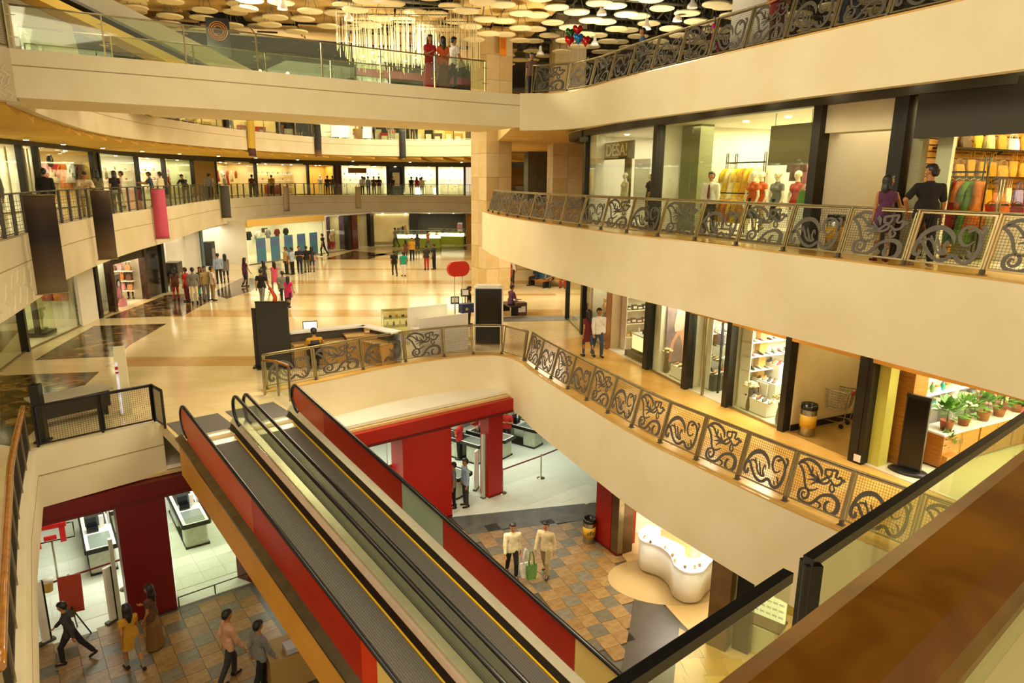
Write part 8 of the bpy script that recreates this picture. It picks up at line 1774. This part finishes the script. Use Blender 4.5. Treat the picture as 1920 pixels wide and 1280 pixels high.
# left and far upper gallery
G = [(85, 1.3, 'long', 10, 'grey', 'charcoal', 'man in a grey shirt seen from behind right of the largest banner'), (112, 2.4, 'stand', 0, 'white', 'khaki', 'person in white walking behind the grey shirted man'), (148, 1.0, 'long', 0, 'black', 'black', 'man in a black jacket between the two brown banners'), (183, .45, 'lean', 190, 'beige', 'khaki', 'man in beige leaning on the gallery rail above the second brown banner'), (245, 1.3, 'sari', 30, 'olive', 'olive', 'woman in an olive dress on the left gallery'), (261, 1.0, 'stand_f', 20, 'black', 'black', 'woman in black beside the olive dress'), (277, 1.4, 'stand', 160, 'salmon', 'charcoal', 'person in salmon left of the pink banner'), (303, 1.8, 'long', 90, 'white', 'white', 'man in white just behind the pink banner'), (313, .7, 'reach', 80, 'denim', 'denim', 'person in denim bending right of the pink banner'), (323, .55, 'long', 60, 'cream', 'black', 'person in cream at the rail right of the pink banner'), (363, .45, 'lean', 150, 'charcoal', 'charcoal', 'man in charcoal leaning forward on the gallery rail'), (430, 1.5, 'long', 10, 'grey', 'charcoal', 'man in grey right of the dark grey banner'), (440, 1.8, 'stand', 170, 'beige', 'black', 'person in beige right of the dark grey banner'), (503, 1.4, 'stand', 0, 'brown', 'black', 'person in brown before the warm shoe shelf shop'), (545, 2.0, 'stand', 0, 'mustard', 'charcoal', 'person in mustard right of the pale grey banner'), (622, 1.0, 'stand', 0, 'charcoal', 'black', 'person in charcoal before the yellow jamb'), (631, 1.2, 'stand', 20, 'olive', 'denim', 'person in olive beside the wine red pier'), (683, 1.4, 'stand', 0, 'white', 'black', 'person in white at the ornament shop'), (694, 1.3, 'long', 30, 'light blue', 'denim', 'person in light blue at the ornament shop'), (704, 1.5, 'stand', 180, 'brown', 'black', 'person in brown at the ornament shop'), (713, 1.6, 'fold', 200, 'black', 'white', 'person in black at the ornament shop'), (737, 1.0, 'stand', 150, 'charcoal', 'charcoal', 'guard in charcoal before the dark recess of the upper gallery'), (773, 2.4, 'stand', 20, 'black', 'denim', 'person in black before the glowing jar shelves'), (783, 2.6, 'stand_f', 0, 'red', 'charcoal', 'woman in red before the glowing jar shelves'), (792, 2.8, 'stand', 0, 'white', 'black', 'person in white before the glowing jar shelves')]
for px, bk, pz, d, t, bt, w in G: gal(RIM2L, L2, px, bk, pz, d, t, bt, w)
# main hall
H = [(246, 560, 'stand_f', 170, 'grey', 'black', 'shop assistant in grey at the bag shop door', 1.65), (331, 563, 'stand_f', 20, 'brown', 'red', 'woman with a teal bag and red trousers in the left group', 1.62), (352, 565, 'stand', 60, 'red', 'maroon', 'person in red in the left group', 1.66), (366, 568, 'long', 0, 'grey', 'cream', 'man in a grey shirt and cream trousers seen from behind in the left group', 1.72), (379, 560, 'stand_f', 150, 'charcoal', 'black', 'dark haired woman hidden in the middle of the left group', 1.6), (388, 564, 'stand', 200, 'khaki', 'grey', 'man in khaki in the left group', 1.72), (401, 564, 'stand', -70, 'white', 'khaki', 'man in a white shirt and khaki trousers at the right of the left group', 1.7), (412, 532, 'long', 10, 'light blue', 'charcoal', 'man in light blue walking behind the left group', 1.74), (425, 530, 'stand_f', 10, 'grey', 'navy', 'woman in grey walking beside the light blue man', 1.66), (462, 538, 'walk_f', -60, 'purple', 'black', 'woman in purple hurrying by the dark post', 1.65),
     (493, 574, 'walk', -20, 'black', 'grey', 'man in black walking left of the magenta top', 1.74), (497, 545, 'walk_f', 40, 'charcoal', 'black', 'woman in charcoal behind the man in black', 1.62), (517, 548, 'walk_f', 30, 'pink', 'grey', 'woman in pale pink walking away from the viewer', 1.66), (543, 577, 'walk_f', -20, 'magenta', 'navy', 'girl in a magenta top and navy leggings', 1.5), (533, 570, 'stand', 10, 'grey', 'navy', 'person in grey beside the magenta top', 1.6),
     (538, 514, 'stand', 120, 'beige', 'charcoal', 'man in beige at the left of the far standing group', 1.72), (549, 515, 'stand', 60, 'light blue', 'black', 'man in light blue in the far standing group', 1.72), (563, 513, 'fold', 190, 'navy', 'navy', 'man in navy with folded arms in the far standing group', 1.76), (576, 511, 'stand', 20, 'black', 'olive', 'man in black in the far standing group', 1.72), (586, 510, 'stand_f', 0, 'charcoal', 'denim', 'woman with a pink bag at the right of the far standing group', 1.66), (607, 481, 'walk', 60, 'black', 'black', 'man in black before the sporty mannequins', 1.75),
     (740, 518, 'walk', 10, 'black', 'charcoal', 'boy in black in the middle of the hall', 1.6), (757, 518, 'stand', 0, 'turquoise', 'white', 'person in turquoise and white in the middle of the hall', 1.55), (761, 490, 'stand_f', 30, 'brown', 'charcoal', 'woman in brown near the lime kiosk', 1.62), (773, 489, 'stand', 170, 'mustard', 'black', 'person in mustard near the lime kiosk', 1.72), (783, 477, 'stand_f', 10, 'charcoal', 'charcoal', 'woman in charcoal at the lime kiosk', 1.66), (742, 464, 'walk', 50, 'grey', 'denim', 'man in grey passing the glowing billboard', 1.72), (800, 506, 'phone', 20, 'charcoal', 'red', 'person in charcoal and red trousers in the middle of the hall', 1.68), (814, 505, 'phone', 60, 'navy', 'black', 'man in navy looking at his hand right of the red trousers', 1.74), (803, 470, 'walk', 60, 'salmon', 'grey', 'person in salmon between the kiosks', 1.66),
     (960, 535, 'walk', 170, 'white', 'charcoal', 'visitor in a white shirt walking right of the tall column', 1.76), (954, 537, 'walk_f', 150, 'red', 'red', 'person in red beside the white shirted visitor', 1.6),
     (1101, 669, 'walk_f', 30, 'maroon', 'denim', 'woman in maroon walking on the right walkway', 1.68), (1120, 669, 'walk_l', 200, 'white', 'denim', 'man in a pale shirt and jeans walking on the right walkway', 1.74)]
for px, py, pz, d, t, bt, w, h in H: stand(px, py, L1, pz, d, t, bt, w, h)
for (x, y), pz, d, t, bt, w in (((P(786, 456, L1)), 'stand', 180, 'mustard', 'black', 'kiosk worker in mustard behind the lime counter'), ((P(806, 452, L1)), 'stand', 180, 'green', 'black', 'kiosk worker in green behind the lime counter'), ((P(826, 452, L1)), 'stand', 200, 'khaki', 'black', 'kiosk worker in khaki under the sloping canopy')): person(pz, (x, y + 1.2, L1), RZ(x, y, d), w, t, bt)
def bagof(c, lab, px, py, z, h): x, y = P(px, py, z); handbag((x, y, z + h), .5, c, lab, None, 2, None, .9)
bagof('teal', 'teal shopping bag held by the woman in red trousers', 326, 563, L1, .45); bagof('teal', 'blue green shopping bag in the middle of the left group', 374, 566, L1, .4); bagof('pink', 'pink bag held by the woman of the far standing group', 590, 510, L1, .8); bagof('white', 'white carrier bag held out in the left group', 345, 566, L1, .9)
for (x, y), dx, pz, d, t, bt, w in ((SEAT1, -.1, 'sit', 60, 'navy', 'black', 'man in navy sitting before the blue panel'), (SEAT2, -.35, 'crouch', 150, 'khaki', 'charcoal', 'person in khaki bending forward on the tan bench'), (SEAT2, .35, 'crouch', 170, 'maroon', 'red', 'person in maroon sitting on the tan bench'), (SEAT3, 0, 'sit', -60, 'purple', 'charcoal', 'woman in purple sitting by the foot of the tall column')): person(pz, (x + dx, y, L1 + .01), RZ(x, y, d), w, t, bt)
x, y = P(594, 692, L1); o = person('desk', (x, y - .05, L1 + .02), RZ(x, y, 10), 'clerk in an ochre shirt and dark waistcoat seated at the information desk', 'mustard', 'black'); mb = MB()
mb.lathe([(.155, .52), (.16, .62), (.15, .72), (.165, .86), (.15, .98)], (0, .04, 0), 14, sx=1.12, sy=.72); mb.build('waistcoat', cloth('charcoal'), o)
x, y = P(778, 648, L1); person('crouch', (x, y, L1 + .02), RZ(x, y, -60), 'clerk in a pale shirt bending beside the glass showcase', 'white', 'charcoal')
x, y = P(880, 610, L1); person('stand', (x, y, L1 + .01), RZ(x, y, -90), 'dark haired seller behind the promotion counter by the column', 'black', 'black', hgt=1.65)
b = bay_px(SHOP1R, L1, 1358, 1472); x = b.xpx(1435, 2.0, 1.0); person('reach', b.at(x, 2.0, .03), RZ(*b.at(x, 2.0)[:2], -30), 'shop assistant in black tidying shoes at the back of the bright shoe shop', 'black', 'denim')
# lowest floor
S = [(873, 950, 'long', 110, 'light blue', 'charcoal', 'man in a light blue shirt standing at the store entrance', 1.76), (851, 952, 'stand', 90, 'grey', 'black', 'person half hidden by the widest red pillar', 1.66), (140, 1243, 'stride', 70, 'charcoal', 'black', 'dark figure striding left at the lower left', 1.6), (252, 1254, 'walk_f', 20, 'mustard', 'grey', 'woman in mustard and grey walking past the dark red pillar', 1.66), (293, 1214, 'sari', 60, 'brown', 'bronze', 'woman in a brown patterned sari before the dark red pillar', 1.66), (435, 1275, 'walk_l', -70, 'peach', 'charcoal', 'man in a peach shirt walking right at the bottom left', 1.76), (492, 1296, 'walk_l', -60, 'grey', 'black', 'man in a grey striped shirt beside the ochre walkway side', 1.74), (960, 1082, 'walk_l', 190, 'cream', 'black', 'person in a cream shirt with carrier bags on the slate floor', 1.7), (1022, 1080, 'walk_l', 160, 'beige', 'khaki', 'person in beige walking on the slate floor', 1.72), (1408, 800, 'stand', 0, 'red', 'black', '', 0)]
for px, py, pz, d, t, bt, w, h in S[:-1]: stand(px, py, 0, pz, d, t, bt, w, h, dz=.018)
for px, py, t, w, d in ((862, 862, 'red', 'cashier in red left of the slim red pillar', 60), (950, 838, 'red', 'cashier in red right of the slim red pillar', 170), (912, 858, 'charcoal', 'shopper in charcoal bending over a checkout', 30), (905, 836, 'pink', 'cashier in pink deeper in the store', 150)): stand(px, py, 0, 'fold' if t == 'red' else 'reach', d, t, 'black', w, 1.68, dz=.03)
for i, (px, py, c) in enumerate(((985, 1092, 'white'), (996, 1096, 'green'))): x, y = P(px, py, 0); handbag((x, y, .2), .4, c, '%s carrier bag carried by the person in cream on the slate floor' % c, 'carrier bags', 2, None, 1.3)
# ================================================================ roof with hung discs
mb = MB(); mb.prism([(-45, 5), (40, 5), (40, 92), (-45, 92)], 20.6, 20.9); struct('ceiling_roof', 'dark roof deck above the hung discs', 'ceiling', mb, mat('dark_roof', '#2a2617', .8, bump=.02))
tr = thing('roof_truss', 'grey steel roof trusses above the hung discs', 'truss', (0, 30, 19.4)); M_tr = mat('grey_truss', '#6f6a52', .5, .4, bump=.02)
for k in range(9):
    y = 20 + k * 3.4; mb = MB(); off = Vector((0, -30, -19.4)); f = lambda p: tuple(Vector(p) + off)
    for z in (18.9, 20.1): mb.tube([f((-24, y - 6, z)), f((22, y + 7, z))], .09, 6)
    for i in range(20): x = -23 + i * 2.3; yy = y - 6 + (x + 24) * 13 / 46; mb.tube([f((x, yy, 18.9)), f((x + 1.15, yy + .32, 20.1))], .045, 5); mb.tube([f((x + 1.15, yy + .32, 20.1)), f((x + 2.3, yy + .65, 18.9))], .045, 5)
    mb.build('truss_beam', M_tr, tr)
for k in range(7): mb = MB(); mb.tube([(-18 + 5.5 * k, -14, -.2), (-14 + 5.5 * k, 22, -.2)], .07, 6); mb.build('purlin', M_tr, tr)
M_disc = mat('disc_white', '#e3d3a4', .7, col2='#dac998', scale=2); dm = None
mb = MB(); mb.lathe([(.50, 0), (.53, .02), (.53, .06), (.50, .08)], n=28, smooth=False); ME_D = mb.mesh('ceiling_disc', M_disc); mb = MB()
for a in (0, 2.1, 4.2): mb.tube([(.3 * math.cos(a), .3 * math.sin(a), .08), (.05 * math.cos(a), .05 * math.sin(a), .9)], .012, 4)
ME_H = mb.mesh('hanger_wires', M_tr); nd = 0
for j in range(19):
    c = 0
    for i in range(34):
        x, y = -20 + i * 1.5 + .75 * (j % 2), 18.5 + j * 1.45; z = 18.15 + .25 * ((i * 7 + j * 3) % 3) - .3
        px, py = proj(x, y, z)
        if not (230 < px < 1960 and -12 < py < 128) or (px < 880 and py > 62) or nd > 295: continue
        if math.hypot(x + 1.25, y - 39.1) < 1.9 or math.hypot(x - 3, y - 41.5) < 1.9 or math.hypot(x - 6.6, y - 20) < 1.3 or math.hypot(x - 1.6, y - 52) < 1.5: continue
        o = tag(link('ceiling_disc', ME_D, None, (x, y, z)), 'round cream ceiling disc, %s from the left in the %s row from the viewer' % (nth(c), nth(j)), 'ceiling disc', 'hung ceiling discs'); link('hanger_wires', ME_H, o); c += 1; nd += 1
# suspended tan panels beyond the discs on the left
cp = thing('panel_ceiling', 'tan suspended ceiling panels with dark slots at the upper left', 'ceiling', (-12, 40, 18.6)); cp['kind'] = 'structure'; mb = MB(); mb.box((0, 0, 0), (2.3, 2.5, .08)); PM = [mb.mesh('ceiling_panel', mat('tan_panel_%d' % i, c, .7, col2=d, scale=1)) for i, (c, d) in enumerate((('#d2b06a', '#c7a45c'), ('#c39f58', '#b8944e'), ('#d9b974', '#ceae68')))]
for i in range(10):
    for j in range(9):
        if (i * 3 + j * 5) % 7 == 0 and j < 5: continue
        link('ceiling_panel', PM[(i + j * 2) % 3], cp, (-9 + i * 2.42 - j * .5, -7.5 + j * 2.75, .12 * (j % 2)), .2)
mb = MB()
for i in range(10): mb.box((-8 + i * 2.4, -2 + (i % 3) * 4, -.08), (1.0, .12, .05), .2)
mb.build('slot_diffuser', M_black, cp)
# white bay lamps among the discs
for i, (px, py) in enumerate(((530, 18), (654, 38), (710, 2), (1013, 103), (1128, 28), (1212, 55), (1298, 15), (1115, 85), (1270, 40))):
    r = ray(px, py); t = (17.6 - EYE) / r[2]
    o = thing('bay_lamp', 'white bell shaped bay lamp, %s of those hung among the discs counted from the bridge' % nth(i), 'lamp', (r[0] * t, r[1] * t, 17.6), 0, 'bay lamps'); mb = MB(); mb.lathe([(.2, 0), (.17, .12), (.08, .22), (.07, .42), (.03, .45)], n=14); mb.build('shade', M_whites, o); mb = MB(); mb.lathe([(.17, .01), (.17, .03)], n=14); mb.build('lens', emis('bay_glow', '#fff0c8', 6), o); tbs(o, 'cord', M_dark, .01, [(0, 0, .4), (0, 0, 2.6)])
# hung rods
a, b = P(700, 60, 17.2), P(878, 55, 17.2); o = thing('rod_chandelier', 'cloud of thin white rods hung left of the tall column', 'chandelier', (-4.5, 32.5, 18.0)); mb = MB()
for i in range(30):
    for j in range(7):
        x, y = -3.0 + i * .2 + rnd.uniform(-.06, .06), -2.0 + j * .75 + rnd.uniform(-.2, .2); h = rnd.uniform(1.3, 1.9); mb.tube([(x, y, -h), (x, y, 0)], .011, 4)
q = mb.build('rods', mat('rod_cream', '#c9bb90', .5, bump=.01), o); q['kind'] = 'stuff'; bxs(o, 'carrier_frame', M_tr, *[((0, -2.2 + 1.2 * k, .03), (6.2, .04, .04)) for k in range(5)])
# downlights in the soffits
for path, z, off, n, w in ((RIM3, L3 - .9, .9, 9, 'topmost right soffit'), (RIM3L, 12.6, 2.4, 14, 'far stepped soffit')):
    for i in range(n):
        (x, y), an = along(path, 1.2 + (cumlen(path)[-1] - 3) * i / n); x -= math.sin(an) * off; y += math.cos(an) * off
        o = thing('downlight', 'small round downlight, %s along the %s' % (nth(i), w), 'lamp', (x, y, z - .03), 0, 'downlights'); mb = MB(); mb.lathe([(.12, 0), (.14, .03)], n=14); mb.build('rim', M_whites, o); mb = MB(); mb.lathe([(.09, -.01), (.09, 0)], n=14); mb.build('lens', emis('lamp_glow', '#fff3cf', 14), o)
# ================================================================ foreground: teak rail and glass balustrade beside the viewer
Dv = Vector((.772, .636, 0)); Nv = Vector((.636, -.772, 0)); W = lambda s, n, z: tuple(Dv * s + Nv * n + Vector((0, 0, z)))
o = thing('teak_handrail', 'broad blurred teak handrail crossing the lower right corner', 'handrail', W(1, -.19, L2)); inv = lambda q: (setattr(q, 'parent', o), setattr(q, 'matrix_parent_inverse', o.matrix_basis.inverted()))
mb = MB(); c = [(-.262, 10.79), (-.257, 10.808), (-.235, 10.82), (-.17, 10.82), (-.147, 10.808), (-.142, 10.79), (-.147, 10.765), (-.257, 10.765)]; n = len(c); vs = [W(s, a, z) for s in (-1.5, 5.0) for a, z in c]
mb.add(vs, [tuple(range(n)), tuple(range(2 * n - 1, n - 1, -1))] + [(i, n + i, n + (i + 1) % n, (i + 1) % n) for i in range(n)]); inv(mb.build('teak_rail', mat('teak_grain', '#613a04', .3, col2='#80520c', scale=7, stretch=(1.2, 1.2, 1), detail=6, dist=1.0), None))
for s in (-.9, .6, 2.1, 3.6): mb = MB(); mb.tube([W(s, -.19, L2), W(s, -.19, 10.75)], .022, 8); inv(mb.build('post', M_steel2, None))
mb = MB(); mb.bar(W(-1.5, -.08, 10.62), W(5, -.08, 10.62), .012, .3); inv(mb.build('inner_glass', M_gglass, None))
for nm, s0, s1, edge in (('left', -.4, .972, 0), ('right', 1.035, 5.0, 1)):
    g = thing('glass_balustrade', '%s glass balustrade pane with a black top trim below the teak handrail' % nm, 'balustrade', W((s0 + s1) / 2, -.47, L2), 0, 'foreground glass balustrades'); gi = g.matrix_basis.inverted()
    mb = MB(); mb.bar(W(s0, -.475, (L2 + 10.58) / 2), W(s1, -.475, (L2 + 10.58) / 2), .014, 10.58 - L2); q = mb.build('glass_pane', M_gglass, None); q.parent = g; q.matrix_parent_inverse = gi
    mb = MB(); mb.bar(W(s0, -.475, 10.585), W(s1, -.475, 10.585), .018, .018)
    if edge: mb.bar(W(s0 + .014, -.475, L2), W(s0 + .014, -.475, 10.58), .028, .028)
    q = mb.build('black_trim', M_rubber, None); q.parent = g; q.matrix_parent_inverse = gi
mb = MB(); mb.prism([W(-3, -.47, 0)[:2], W(6, -.47, 0)[:2], W(6, 4, 0)[:2], W(-3, 4, 0)[:2]], L2 - .3, L2); struct('floor_viewer', 'marble floor of the upper gallery where the viewer stands', 'floor', mb, M_marb)
for o in bpy.data.objects:
    if o.parent and o.name.split('.')[0] in ('wire_mesh', 'cable_infill', 'hanger_wires', 'tread_ridges', 'blossoms', 'cream_flowers'): o['kind'] = 'stuff'
